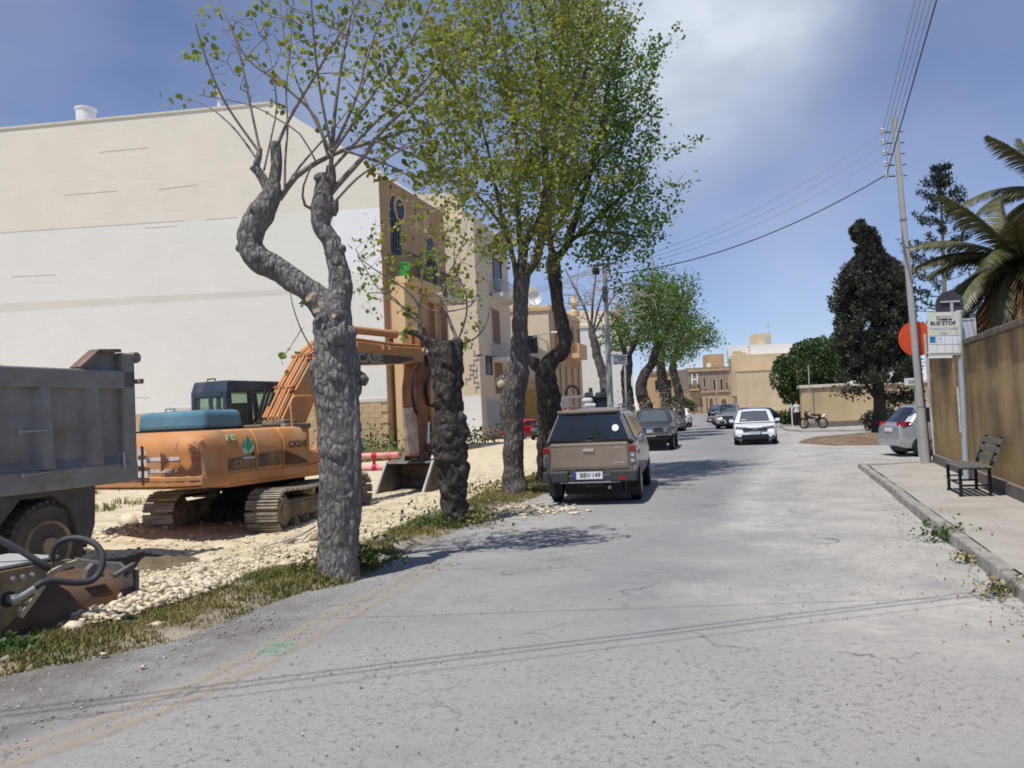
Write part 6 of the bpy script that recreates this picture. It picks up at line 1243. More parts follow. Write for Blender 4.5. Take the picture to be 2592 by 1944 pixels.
class Twigs:
    """branch system: nodes that grow towards target points from existing limbs"""
    def __init__(s): s.p = []; s.par = []; s.cost = []; s.fixed = []
    def limb(s, pts, rads=None, step=.12):
        pts, rads = resample(pts, rads or [.05] * len(pts), step); k0 = len(s.p)
        for i, q in enumerate(pts): s.p.append(tuple(q)); s.par.append(-1 if i == 0 else len(s.p) - 2); s.cost.append(0.0); s.fixed.append(rads[i])
        return k0, len(s.p)
    def grow(s, T, w=.30, step=.28, lift=.15, wob=.05, minnode=0):
        base = np.array(s.p); T = np.asarray(T); d0 = np.min(np.linalg.norm(T[:, None] - base[None], axis=2), axis=1); tips = []
        for k in np.argsort(d0):
            t = T[k]; P = np.array(s.p[minnode:]); C = np.array(s.cost[minnode:]); d = np.linalg.norm(P - t, axis=1)
            pen = np.clip((P[:, 2] - t[2]) * .8, 0, None)          # prefer to start lower than the tip
            j = int(np.argmin(d + w * C + pen)) + minnode; L = float(np.linalg.norm(np.array(s.p[j]) - t)); n = max(1, int(L / step)); p0 = np.array(s.p[j]); prev = j
            pj = s.par[j]; dirn = (p0 - np.array(s.p[pj])) if pj >= 0 else np.array((0, 0, 1.)); dirn = dirn / (np.linalg.norm(dirn) + 1e-6)
            for i in range(1, n + 1):
                u = i / n; q = p0 * (1 - u) + t * u + (dirn * .35 + np.array((0, 0, lift))) * L * .5 * u * (1 - u) + (rng.normal(size=3) * wob * (1 if i < n else 0))
                s.p.append(tuple(q)); s.par.append(prev); s.cost.append(s.cost[prev] + L / n); s.fixed.append(0); prev = len(s.p) - 1
            tips.append(prev)
        return tips
    def radii(s, tip=.0045, ex=2.3):
        n = len(s.p); acc = np.zeros(n)
        for i in range(n - 1, -1, -1):
            if acc[i] == 0: acc[i] = tip ** ex
            if s.par[i] >= 0: acc[s.par[i]] += acc[i]
        r = acc ** (1 / ex)
        return np.where(np.array(s.fixed) > 0, np.array(s.fixed), np.minimum(r, .11))
    def mesh(s, name, m, parent, sides=4, skip_fixed=True, tip=.0045):
        r = s.radii(tip); P = np.array(s.p); vs = []; fs = []
        for i in range(len(P)):
            j = s.par[i]
            if j < 0 or (skip_fixed and s.fixed[i] > 0): continue
            a, b = P[j], P[i]; d = b - a; L = np.linalg.norm(d)
            if L < 1e-5: continue
            d /= L; x = np.cross(d, (0.3, .9, .2)); x /= np.linalg.norm(x); y = np.cross(d, x); o = len(vs); ra = min(r[j], r[i] * 1.5) if s.fixed[j] > 0 else r[j]
            for (q, rr) in ((a - d * rr_ov(ra), ra), (b, r[i])):
                for k in range(sides): t = 2 * math.pi * k / sides; vs.append(q + (x * math.cos(t) + y * math.sin(t)) * rr)
            fs += [(o + k, o + (k + 1) % sides, o + sides + (k + 1) % sides, o + sides + k) for k in range(sides)]
        me = npmesh(name, vs, fs); me.polygons.foreach_set('use_smooth', [True] * len(me.polygons)); o = link(name, me, m, parent); o['kind'] = 'stuff'; return o
    def outer(s, rmax=.010): r = s.radii(); return np.array([i for i in range(len(s.p)) if s.fixed[i] == 0 and r[i] < rmax])
def rr_ov(r): return r * .4
def L3(root, pts, y, dz=0):
    """pixel polyline (x, y[, depth offset]) -> points relative to the root"""
    out = []
    for q in pts: p = A(q[0], q[1], y + (q[2] if len(q) > 2 else 0)); out.append(p - root.location)
    return out
def blob_targets(root, blobs, y, n):
    w = np.array([rx * ry for (_, _, rx, ry, _, _) in blobs], float); w /= w.sum(); T = []
    for _ in range(n):
        k = rng.choice(len(blobs), p=w); px, py, rx, ry, dy, rd = blobs[k]
        u = rng.normal(size=3); u /= np.linalg.norm(u); u *= rng.uniform(.35, 1) ** .6
        T.append(A(px + u[0] * rx, py + u[2] * ry, y + dy + u[1] * rd) - root.location)
    return np.array([tuple(t) for t in T])
def leaf_points(tw, idx, per, spread):
    P = np.array(tw.p)[idx]; P = np.repeat(P, per, 0); return P + rng.normal(size=P.shape) * spread

def tree_near():
    y = 9.2; g = G(855, 1468); root = thing('street_tree', 'nearest pollarded street tree with a thick grey trunk and two bent limbs', 'tree', (g.x, g.y, 0), group=None); y = g.y
    px = FPX / y; b = MB()
    tr = [(855, 1480), (856, 1440), (857, 1380), (861, 1250), (860, 1130), (855, 1000), (851, 930), (847, 870), (846, 820), (848, 775), (862, 735), (860, 700), (852, 664), (838, 612), (813, 573), (816, 525), (818, 486), (820, 440)]
    wd = [118, 104, 99, 101, 106, 104, 112, 104, 92, 84, 62, 56, 50, 44, 44, 60, 46, 30]
    bark_tube(b, L3(root, tr, y), [w / 2 / px for w in wd], 40, .075, 3.2, knob=.09, step=.025, seed=1)
    l2 = [(836, 800), (805, 755), (755, 716), (694, 677), (655, 655), (634, 620), (640, 577), (660, 542), (676, 512), (690, 485), (692, 455)]; w2 = [70, 62, 58, 60, 64, 60, 64, 66, 52, 46, 34]
    bark_tube(b, L3(root, l2, y), [w / 2 / px for w in w2], 26, .13, 3.2, knob=.20, step=.03, seed=5)
    bark_tube(b, L3(root, [(686, 500), (697, 440), (699, 400), (697, 362)], y), [15 / px, 14 / px, 14 / px, 12 / px], 14, .15, knob=.1, seed=7)
    bark_tube(b, L3(root, [(680, 490), (664, 450), (648, 424), (655, 400), (657, 377)], y), [11 / px, 11 / px, 10 / px, 8 / px, 7 / px], 12, .15, knob=.1, seed=8)
    bark_tube(b, L3(root, [(650, 432), (642, 424)], y), [11 / px, 10 / px], 10, .1, seed=3)
    bark_tube(b, L3(root, [(820, 500), (834, 460), (836, 420)], y), [20 / px, 15 / px, 11 / px], 12, .2, knob=.2, seed=9)
    bark_tube(b, L3(root, [(820, 560), (826, 535), (846, 520), (842, 545)], y, ), [16 / px, 18 / px, 15 / px, 8 / px], 12, .2, knob=.25, seed=10)
    # burrs and the rib that runs up the right of the trunk
    bark_tube(b, L3(root, [(896, 1300, -.05), (899, 1200, -.08), (896, 1100, -.08), (892, 1020, -.06), (890, 960, -.05), (884, 900, -.04), (872, 850, -.03)], y), [13 / px, 16 / px, 15 / px, 14 / px, 16 / px, 18 / px, 14 / px], 14, .16, knob=.25, seed=11)
    bark_tube(b, L3(root, [(890, 965), (910, 952), (924, 962), (918, 975)], y), [16 / px, 15 / px, 11 / px, 6 / px], 12, .2, knob=.5, seed=12)
    bark_tube(b, L3(root, [(812, 965), (800, 958), (798, 972)], y), [14 / px, 12 / px, 7 / px], 10, .2, knob=.5, seed=13)
    bark_tube(b, L3(root, [(815, 985), (802, 990)], y), [14 / px, 9 / px], 10, .2, knob=.5, seed=14)
    bark_tube(b, L3(root, [(840, 860, -.18), (862, 845, -.2), (868, 870, -.16)], y), [26 / px, 24 / px, 18 / px], 14, .3, knob=.5, seed=15)
    rk = random.Random(17)
    for _ in range(26):
        k = rk.randrange(3, 17); p = L3(root, [tr[k]], y)[0]; a = rk.uniform(math.pi * .95, 2.05 * math.pi); r = wd[k] / 2 / px; d = V((math.cos(a), math.sin(a), rk.uniform(-.2, .4))); p = p + V((0, 0, rk.uniform(-.15, .15))); s_ = rk.uniform(.25, .5) * r
        bark_tube(b, [p + d * r * .7, p + d * r * .98, p + d * (r + s_ * .35)], [s_, s_ * .9, s_ * .35], 10, .25, knob=.4, step=.02, seed=rk.random() * 9)
    for k in range(2, 9):
        p = L3(root, [l2[k]], y)[0]; r = w2[k] / 2 / px; a = rk.uniform(math.pi, 2 * math.pi); d = V((math.cos(a), math.sin(a), rk.uniform(-.5, .5))); bark_tube(b, [p + d * r * .6, p + d * r, p + d * r * 1.25], [r * .5, r * .42, r * .15], 10, .3, knob=.5, step=.02, seed=k)
    obj('trunk', b, BARK, root, smooth=70)
    # cut faces and chips of fresh wood in the fork
    rr = random.Random(6); fp = [(790, 748), (812, 768), (802, 786), (845, 800), (782, 756)]
    for i, q in enumerate(fp):
        p = L3(root, [(*q, -.27 + rr.uniform(-.02, .02))], y)[0]; b = MB(); b.box(p, (rr.uniform(.03, .09), .03, rr.uniform(.02, .05)), ry=rr.uniform(-1, 1), rz=rr.uniform(-.6, .6)); obj('wood_chip', b, CUTW, root)
    for q, r in (([(697, 361), (697, 359)], 12 / px), ([(657, 377), (657, 375)], 7 / px), ([(642, 425), (639, 422)], 10 / px), ([(702, 412, -.09), (702, 412, -.12)], .02), ([(660, 545, -.09), (660, 545, -.12)], .02)): b = MB(); b.tube(L3(root, q, y), r, 10); obj('cut_wood', b, CUTW, root)
    # long shoots traced from the photograph
    tw = Twigs()
    SH = [([(695, 505, 0), (709, 500), (748, 448), (805, 410), (868, 381), (950, 357), (1022, 333), (1095, 318), (1180, 300)], 9.5, 3, .5), ([(700, 372), (728, 308), (767, 241), (810, 169), (839, 120), (883, 48), (930, -40)], 5.5, 2, -.3),
          ([(657, 378), (632, 260), (605, 130), (580, 60), (557, 10), (540, -60)], 4, 1.5, .3), ([(651, 378), (598, 304), (565, 251), (536, 188), (512, 120), (495, 60)], 4, 1.5, -.4), ([(645, 396), (603, 337), (560, 294), (516, 263), (463, 250)], 3.4, 1.2, .5),
          ([(838, 487), (868, 453), (921, 395), (965, 333), (1032, 270), (1095, 207), (1160, 150)], 9, 2.5, .3), ([(844, 515), (902, 453), (965, 410), (1030, 372), (1110, 350)], 4, 1.5, -.6), ([(836, 430), (841, 376), (846, 299), (856, 217), (868, 145), (885, 60), (900, -60)], 7, 2, .2),
          ([(832, 400), (800, 300), (757, 251), (704, 207), (642, 164), (613, 130), (585, 70)], 5, 1.6, -.3), ([(836, 380), (790, 290), (745, 190), (720, 100), (705, -20)], 4.5, 1.5, .6), ([(838, 370), (815, 260), (800, 150), (790, 40), (786, -50)], 4.5, 1.5, -.5), ([(842, 380), (900, 250), (930, 140), (965, 40), (985, -60)], 5, 1.5, .6),
          ([(846, 380), (930, 260), (1000, 160), (1060, 70), (1110, -40)], 5, 1.5, -.2), ([(846, 420), (960, 300), (1050, 230), (1130, 140), (1190, 60)], 5, 1.5, .9), ([(822, 540), (772, 520), (768, 470), (790, 420)], 5, 2, -.2), ([(720, 480), (722, 400), (728, 320), (724, 230), (735, 120), (742, 0)], 4, 1.3, .2),
          ([(715, 485), (760, 420), (830, 340), (880, 280), (940, 180)], 4, 1.3, .7), ([(668, 430), (690, 330), (700, 270), (690, 180), (665, 60)], 3.2, 1.2, .5), ([(868, 381), (930, 400), (1010, 430), (1075, 475)], 4, 1.2, .4), ([(950, 357), (1040, 390), (1120, 440), (1180, 500)], 4, 1.2, .8),
          ([(800, 410), (760, 340), (700, 300), (640, 268), (560, 250), (500, 240)], 2.6, 1, -.4), ([(770, 735), (762, 700)], 2, 1, -.2), ([(790, 885), (760, 830), (740, 770), (735, 735)], 2.4, 1, -.15), ([(765, 830), (740, 870), (718, 905)], 1.6, .8, -.15)]
    for pts, w0, w1, dy in SH:
        q = L3(root, [(p[0], p[1], dy * (i / (len(pts) - 1)) ** 1.2) for i, p in enumerate(pts)], y); tw.limb(q, list(np.linspace(w0 / px, w1 / px, len(q)) * .95))
    T = blob_targets(root, [(740, 110, 150, 150, 0, .7), (880, 150, 150, 190, .2, .8), (1000, 190, 150, 170, .3, .8), (1090, 250, 130, 140, .4, .8), (1030, 380, 140, 90, .5, .8), (1120, 420, 110, 90, .7, .8), (620, 130, 90, 120, 0, .5), (1150, 120, 120, 130, .4, .8), (900, 10, 200, 90, .2, .9)], y, 460)
    tw.grow(T, step=.12, wob=.014, lift=.12)
    tw.mesh('branches', TWIG, root, sides=5, skip_fixed=False, tip=.0036)
    idx = tw.outer(.006); P = np.array(tw.p)
    # leaves thin on the left, thick towards the right
    keep = []; cams = [(P[i] + np.array(root.location)) for i in idx]
    for i, q in zip(idx, cams):
        sx = 1296 + FPX * q[0] / q[1]; pr = np.clip((sx - 610) / 520, .07, 1.0)
        if rng.uniform() < pr: keep.append(i)
    pts = leaf_points(tw, np.array(keep), 6, .055)
    # single leaf tufts on the bare left-hand shoots
    ex = [(520, 40), (503, 125), (480, 140), (520, 105), (536, 120), (540, 215), (440, 250), (697, 268), (615, 70), (728, 50), (550, 12), (720, 905), (775, 760), (690, 180), (640, 30)]
    for e in ex:
        p = np.array(A(e[0], e[1], y + rng.uniform(-.2, .2)) - root.location); pts = np.concatenate([pts, p + rng.normal(size=(10, 3)) * .05])
    leaves_mesh('crown', pts, .078, LEAF, root, droop=.8)
tree_near()
def tree_stump():
    g = G(1146, 1332); y = g.y; root = thing('street_tree', 'short dark knobbly pollard stump with a few thin leafy shoots, second from the camera', 'tree', (g.x, y, 0)); px = FPX / y; b = MB()
    bark_tube(b, L3(root, [(1148, 1345), (1149, 1315), (1148, 1258), (1148, 1200), (1138, 1140), (1138, 1080), (1136, 1040), (1134, 980), (1133, 930), (1130, 890), (1126, 866)], y), [40 / px, 30 / px, 33 / px, 36 / px, 41 / px, 40 / px, 34 / px, 36 / px, 38 / px, 39 / px, 30 / px], 36, .13, 5.2, knob=.30, step=.025, seed=21)
    bark_tube(b, L3(root, [(1145, 900), (1155, 872), (1158, 856)], y), [16 / px, 16 / px, 9 / px], 12, .3, knob=.5, seed=22); bark_tube(b, L3(root, [(1112, 900), (1108, 872), (1102, 862)], y), [18 / px, 15 / px, 9 / px], 12, .3, knob=.5, seed=23)
    bark_tube(b, L3(root, [(1110, 890), (1086, 868), (1062, 848), (1040, 842), (1022, 836)], y), [10 / px, 9 / px, 8 / px, 6 / px, 4 / px], 10, .2, knob=.3, seed=24)
    obj('trunk', b, BARKD, root, smooth=70)
    tw = Twigs()
    for pts, w, dy in [([(1066, 850), (1065, 800), (1052, 760), (1010, 720), (960, 690), (905, 650)], 4, -.2), ([(1160, 860), (1130, 790), (1105, 740), (1090, 690)], 3, .2), ([(1158, 865), (1180, 800), (1178, 740), (1150, 680)], 3, -.3), ([(1165, 872), (1200, 858), (1225, 830), (1240, 780), (1230, 740)], 2.6, .2), ([(1060, 845), (1062, 770), (1070, 690), (1080, 620), (1088, 540)], 4, .1), ([(1060, 800), (1010, 770), (950, 720), (900, 630)], 3, .3), ([(1100, 740), (1150, 770), (1200, 760)], 2.4, -.3), ([(1155, 860), (1120, 760), (1140, 690), (1170, 620)], 3, .4), ([(1062, 770), (1110, 790), (1190, 775), (1205, 745)], 2.6, .1), ([(1065, 820), (1030, 790), (985, 745), (930, 742)], 2.6, -.4)]:
        q = L3(root, [(p[0], p[1], dy * i / (len(pts) - 1)) for i, p in enumerate(pts)], y); tw.limb(q, list(np.linspace(w / px, 1.3 / px, len(q))))
    T = blob_targets(root, [(1000, 640, 110, 100, 0, .7), (1100, 560, 110, 100, 0, .8), (1180, 640, 80, 120, 0, .8), (940, 720, 60, 90, 0, .5), (1200, 780, 55, 60, 0, .5), (1080, 700, 90, 60, 0, .7)], y, 150)
    tw.grow(T, step=.14, wob=.02); tw.mesh('branches', TWIG, root, sides=4, skip_fixed=False, tip=.003)
    idx = tw.outer(.006); idx = idx[rng.uniform(size=len(idx)) < .8]; pts = leaf_points(tw, idx, 6, .07)
    for e in ((1040, 795), (1032, 785), (1180, 870), (1030, 845)):
        p = np.array(A(e[0], e[1], y) - root.location); pts = np.concatenate([pts, p + rng.normal(size=(22, 3)) * .06])
    leaves_mesh('crown', pts, .085, LEAF, root, droop=.6)
tree_stump()
def tree_mid(label, base, trunk, widths, limbs, blobs, nT, seed, mt, lm, per=5, Y=None, tm=None, tip=.005, extra=(), cut=None, lsize=.10, keep=1.0, spread=.12, wisps=0):
    g = G(*base)
    if Y: g = A(base[0], 1060, Y); g.z = 0
    y = g.y; root = thing('street_tree', label, 'tree', (g.x, y, 0)); px = FPX / y; b = MB(); tw = Twigs()
    tp_pts = L3(root, trunk, y)
    if Y: tp_pts[0] = V((0, 0, -.05))
    bark_tube(b, tp_pts, [w / 2 / px for w in widths], 24, .12, 2.6, knob=.22, step=.05, seed=seed)
    for pts, w0, w1 in extra: bark_tube(b, L3(root, pts, y), list(np.linspace(w0 / 2 / px, w1 / 2 / px, len(pts))), 14, .15, knob=.3, step=.05, seed=seed + 3)
    for pts, w0, w1, dy in limbs:
        q = L3(root, [(p[0], p[1], dy * i / (len(pts) - 1)) for i, p in enumerate(pts)], y); rr_ = list(np.linspace(w0 / 2 / px, w1 / 2 / px, len(q))); bark_tube(b, q, rr_, 12, .12, knob=.15, step=.08, seed=seed + 1); tw.limb(q, rr_)
    obj('trunk', b, mt, root, smooth=70)
    if cut:
        b = MB(); p = L3(root, [(cut[0], cut[1], -.16)], y)[0]; b.lathe([(.085, .02), (.08, 0), (.02, -.02)], 12, axis='y', c=p); obj('cut_wood', b, CUTW, root)
    T = blob_targets(root, blobs, y, nT); tips = tw.grow(T, step=.26, wob=.035)
    # long straight whips that stand out of the crown
    if wisps:
        cm = np.mean(T, 0)
        for t in rng.choice(tips, wisps * 3, replace=False):
            p = np.array(tw.p[t]); d = p - cm; L = np.linalg.norm(d)
            if L < 1.5: continue
            d = d / L * .8 + (.0, 0, .6) + rng.normal(size=3) * .25; d /= np.linalg.norm(d); prev = t; n_ = rng.integers(2, 6)
            for i in range(n_): p = p + d * .24 + rng.normal(size=3) * .02; tw.p.append(tuple(p)); tw.par.append(prev); tw.cost.append(tw.cost[prev] + .24); tw.fixed.append(0); prev = len(tw.p) - 1
    tw.mesh('branches', tm or TWIG, root, sides=4, tip=tip)
    if keep > 0:
        idx = tw.outer(.014); idx = idx[rng.uniform(size=len(idx)) < keep]
        leaves_mesh('crown', leaf_points(tw, idx, per, spread), lsize, lm, root, droop=.6)
    return root, tw
tree_mid('slim straight street tree with a sawn stump on its left side, third from the camera', (1302, 1258), [(1302, 1265), (1302, 1235), (1301, 1175), (1299, 1090), (1297, 1020), (1300, 975), (1308, 935), (1314, 900), (1317, 840), (1317, 793), (1318, 745), (1320, 710), (1322, 690)], [70, 58, 50, 50, 60, 62, 58, 40, 40, 38, 34, 42, 40],
         [([(1316, 705), (1322, 660), (1332, 610), (1365, 560), (1382, 499), (1417, 434), (1451, 260), (1480, 190), (1500, 60), (1515, -60)], 26, 5, .4), ([(1312, 705), (1290, 620), (1268, 540), (1255, 480), (1240, 400), (1215, 300)], 14, 5, -.4), ([(1326, 700), (1360, 650), (1375, 560), (1380, 420), (1370, 280), (1360, 130), (1340, 0)], 24, 6, -.5), ([(1305, 700), (1285, 600), (1230, 520), (1170, 450), (1120, 380)], 10, 4, .5), ([(1320, 640), (1310, 520), (1310, 380), (1290, 220), (1270, 60), (1250, -60)], 16, 5, .7)],
         [(1330, 110, 200, 170, 0, 2.0), (1300, 330, 190, 160, -.5, 1.9), (1210, 230, 130, 150, 0, 1.6), (1400, 280, 130, 200, 0, 1.8), (1250, 470, 150, 90, -.3, 1.5), (1360, 500, 130, 110, -.5, 1.5), (1180, 80, 130, 120, 0, 1.4), (1150, 430, 80, 70, 0, 1.0), (1330, 620, 110, 50, -.6, 1.0), (1440, 60, 130, 110, 0, 1.3)], 740, 31, BARKM, LEAF,
         extra=[([(1300, 1000), (1285, 975), (1272, 970), (1268, 975)], 46, 30), ([(1320, 930), (1330, 905), (1335, 880)], 28, 18), ([(1322, 735), (1332, 705), (1336, 690)], 26, 16)], cut=(1268, 972), per=13, lsize=.092, wisps=40, tip=.006)
tree_mid('street tree with a dark trunk kinked at mid height beside the beige pickup', (1385, 1222), [(1388, 1230), (1389, 1180), (1389, 1080), (1389, 1000), (1382, 945), (1396, 912), (1424, 888), (1431, 858), (1422, 815), (1412, 769), (1406, 720), (1402, 672), (1404, 645)], [66, 58, 56, 56, 52, 40, 36, 34, 32, 31, 33, 34, 32],
         [([(1404, 655), (1394, 620), (1388, 560), (1395, 450), (1410, 300), (1420, 150), (1430, 0)], 20, 6, .3), ([(1406, 655), (1434, 622), (1455, 560), (1490, 450), (1520, 330), (1545, 200), (1580, 80)], 22, 6, -.3), ([(1434, 622), (1500, 560), (1570, 500), (1630, 450)], 12, 4, -.5), ([(1440, 610), (1490, 590), (1560, 590), (1620, 600)], 10, 4, .3), ([(1400, 600), (1460, 480), (1540, 380), (1620, 300)], 12, 4, .6)],
         [(1520, 230, 150, 180, 0, 2.0), (1500, 440, 150, 120, 0, 1.8), (1590, 380, 100, 110, 0, 1.4), (1600, 260, 90, 140, 0, 1.3), (1590, 520, 110, 70, -.3, 1.3), (1440, 560, 110, 60, -.6, 1.2), (1600, 600, 90, 45, 0, 1.0), (1510, 640, 80, 40, 0, .9), (1460, 330, 120, 200, .3, 1.8), (1500, 80, 110, 130, 0, 1.4), (1690, 520, 40, 22, 0, .5)], 740, 37, BARKD, LEAF2,
         extra=[([(1378, 945), (1362, 930), (1352, 920), (1356, 905)], 34, 24), ([(1410, 770), (1402, 745)], 20, 10)], per=13, lsize=.098, wisps=40, tip=.006)
# bare tree by the lamp post and the row that continues down the street
tree_mid('bare leafless street tree with a grey fan of twigs behind the lamp post', (1537, 1078), [(1540, 1082), (1536, 1020), (1530, 960), (1512, 900), (1500, 850), (1496, 830)], [40, 30, 26, 22, 18, 14],
         [([(1497, 840), (1480, 780), (1450, 720), (1430, 680)], 8, 2, .5), ([(1497, 840), (1500, 770), (1508, 700), (1512, 660)], 7, 2, -.5), ([(1500, 850), (1530, 790), (1560, 745), (1600, 735)], 7, 2, .3), ([(1500, 840), (1520, 760), (1545, 690)], 6, 2, 0)],
         [(1490, 740, 75, 70, 0, 1.8), (1540, 740, 70, 60, 0, 1.6), (1450, 770, 50, 60, 0, 1.4), (1600, 770, 70, 50, 0, 1.4)], 360, 41, BARKM, LEAF, keep=.03, per=2, tip=.011, Y=35, tm=TWIGL)
ROWB = [((1592, 1080), [(1594, 1084), (1590, 1020), (1584, 960), (1588, 930), (1590, 900)], [30, 28, 26, 24, 18], [([(1588, 910), (1570, 860), (1560, 800)], 14, 5, .3), ([(1590, 905), (1615, 850), (1630, 790)], 14, 5, -.3)], [(1610, 820, 75, 75, 0, 2.0), (1560, 850, 45, 45, 0, 1.5), (1640, 750, 60, 60, 0, 1.6)], 'leafy street tree whose crown rises just right of the lamp arm', LEAF),
        ((1648, 1070), [(1646, 1074), (1636, 1030), (1622, 990), (1630, 950), (1650, 920), (1662, 880)], [32, 32, 28, 24, 22, 18], [([(1660, 890), (1660, 830), (1655, 760)], 14, 5, .3), ([(1662, 885), (1690, 830), (1720, 770)], 14, 5, -.3)], [(1680, 800, 90, 80, 0, 2.4), (1660, 720, 60, 50, 0, 1.8), (1720, 740, 50, 60, 0, 1.6)], 'street tree with a leaning trunk and the fullest green crown of the far row', LEAF2),
        ((1690, 1062), [(1690, 1066), (1686, 1010), (1676, 960), (1672, 910), (1676, 880)], [28, 26, 24, 20, 16], [([(1675, 890), (1690, 850), (1710, 800)], 12, 4, .3), ([(1676, 885), (1660, 840), (1650, 800)], 12, 4, -.3)], [(1720, 840, 70, 60, 0, 2.2), (1690, 890, 60, 40, 0, 1.8), (1700, 770, 60, 50, 0, 1.8)], 'street tree between the leaning one and the last one of the far row', LEAF),
        ((1722, 1056), [(1722, 1058), (1720, 1010), (1712, 970), (1704, 930), (1706, 900)], [24, 22, 20, 18, 14], [([(1706, 905), (1740, 860), (1780, 830)], 10, 4, .3), ([(1706, 905), (1715, 860), (1730, 810)], 10, 4, -.3)], [(1760, 840, 60, 50, 0, 2.0), (1730, 880, 45, 40, 0, 1.8), (1795, 855, 35, 25, 0, 1.2)], 'last street tree of the far row, its twigs reaching out over the carriageway', LEAF2)]
for k, (bs, trk, wd, lm_, bl, lab, lf) in enumerate(ROWB):
    lf = LEAF2
    r_, t_ = tree_mid(lab, bs, trk, wd, lm_, bl, 300, 50 + k * 5, BARKD, lf, per=15, tip=.011, keep=.85 if k < 3 else .45, lsize=.14, spread=.24, tm=TWIGL, Y=(42, 47, 53, 60)[k])
# sparse upright shoots, low suckers on the trunks
for k, (bx, by) in enumerate(((1600, 1050), (1660, 1040), (1700, 1030))):
    y = (41, 46, 52)[k]; g = A(bx, by, y); t = thing('shrub', ('scrubby brown sucker growth at the foot of the first far street tree', 'scrubby brown sucker growth at the foot of the leaning far street tree', 'scrubby brown sucker growth at the foot of the last far street trees')[k], 'shrub', (g.x, y, 0)); tw = Twigs(); tw.limb([(0, 0, 0), (0, 0, .6)], [.03, .02])
    T = rng.normal(size=(90, 3)) * (.7, .5, .6) + (0, 0, 1.4); T = T[T[:, 2] > .2]; tw.grow(T, step=.3, wob=.05); tw.mesh('branches', TWIGL, t, sides=3, tip=.010); idx = tw.outer(.02); idx = idx[rng.uniform(size=len(idx)) < .5]; leaves_mesh('leaves', leaf_points(tw, idx, 2, .12), .13, DRYG, t)

def lumpy_crown(name, parent, c, fn, n, size, m, seed, depth=.3, wide=.8, outw=1.0, upw=.3, lumps=.22, lf=1.6, hexa=False):
    """leaf sprays spread through the outer part of a solid of revolution: fn(t) -> radius, at height t in 0..1"""
    P = []; O = []
    while len(P) < n:
        t = rng.uniform(); a = rng.uniform(0, 2 * math.pi); r0, h = fn(t); dr = V((math.cos(a), math.sin(a), 0))
        k = 1 + lumps * noise.fractal(V((dr.x * lf, dr.y * lf, h * lf * .5)) + V((seed, 0, 0)), .8, 2.2, 4) * 1.6
        if rng.uniform() > min(1, r0 / .6 + .1): continue
        rr = r0 * k * (1 - depth * rng.uniform() ** 1.5); q = V((c[0] + dr.x * rr, c[1] + dr.y * rr, c[2] + h))
        if noise.noise(q * 1.7 + V((seed, 3, 1))) < -.38: continue
        P.append(tuple(q)); O.append((dr.x, dr.y, upw))
    return leaves_mesh(name, np.array(P), size, m, parent, out=np.array(O), outw=outw, droop=0, wide=wide, hexa=hexa)
def cypress():
    g = G(2228, 1102); y = g.y; root = thing('cypress_tree', 'tall dark ragged cypress on the earth island', 'tree', (g.x, y, 0)); px = FPX / y; b = MB()
    bark_tube(b, L3(root, [(2230, 1106), (2228, 1070), (2226, 1010), (2222, 970), (2218, 900), (2210, 800), (2195, 680), (2186, 600)], y), [22 / px, 17 / px, 14 / px, 13 / px, 10 / px, 8 / px, 5 / px, 2 / px], 14, .1, knob=.1, step=.12, seed=3)
    bark_tube(b, L3(root, [(2224, 1020), (2205, 990), (2190, 970)], y), [6 / px, 5 / px, 3 / px], 8, .1, seed=4)
    obj('trunk', b, BARKD, root, smooth=60)
    zb = A(2225, 985, y).z; zt = A(2190, 562, y).z; H = zt - zb
    # leaning, lopsided outline measured from the photograph: height fraction -> left, right (pixels)
    ts = [0, .06, .15, .28, .42, .55, .66, .74, .80, .88, .95, 1.0]; lf_ = [2160, 2140, 2126, 2120, 2120, 2122, 2128, 2143, 2168, 2160, 2155, 2172]; rt = [2330, 2320, 2322, 2318, 2312, 2306, 2296, 2262, 2236, 2222, 2205, 2186]
    P = []; O = []; yy = y
    while len(P) < 62000:
        t = rng.uniform() ** .9; py = 972 + (562 - 972) * t; l = np.interp(t, ts, lf_); r = np.interp(t, ts, rt); cx = (l + r) / 2; rad = (r - l) / 2 / px; a = rng.uniform(0, 2 * math.pi); dr = V((math.cos(a), math.sin(a), 0))
        if rng.uniform() > min(1, rad / 1.2 + .15): continue
        q0 = A(cx, py, y) - root.location; k = .88 + .42 * noise.fractal(V((dr.x * 2.2, dr.y * 2.2, q0.z * 1.0)), .8, 2.2, 4); rr = rad * k * (1 - .45 * rng.uniform() ** 1.6)
        q = q0 + dr * rr
        if noise.noise(q * 1.5) < -.22: continue
        P.append(tuple(q)); O.append((dr.x * .6, dr.y * .6, .9))
    leaves_mesh('crown', np.array(P), .175, CYP, root, out=np.array(O), outw=1.4, droop=0, wide=.42, hexa=False)
    # loose tufts at the bottom right
    T = [A(px_, py_, y) - root.location for px_, py_ in ((2300, 1010), (2280, 1000), (2265, 1012), (2310, 995), (2250, 1000), (2140, 985), (2170, 990))]
    P = np.concatenate([np.array(t) + rng.normal(size=(120, 3)) * (.35, .3, .16) for t in T]); leaves_mesh('low_sprays', P, .24, CYP, root, wide=.42, hexa=False, droop=.2)
cypress()
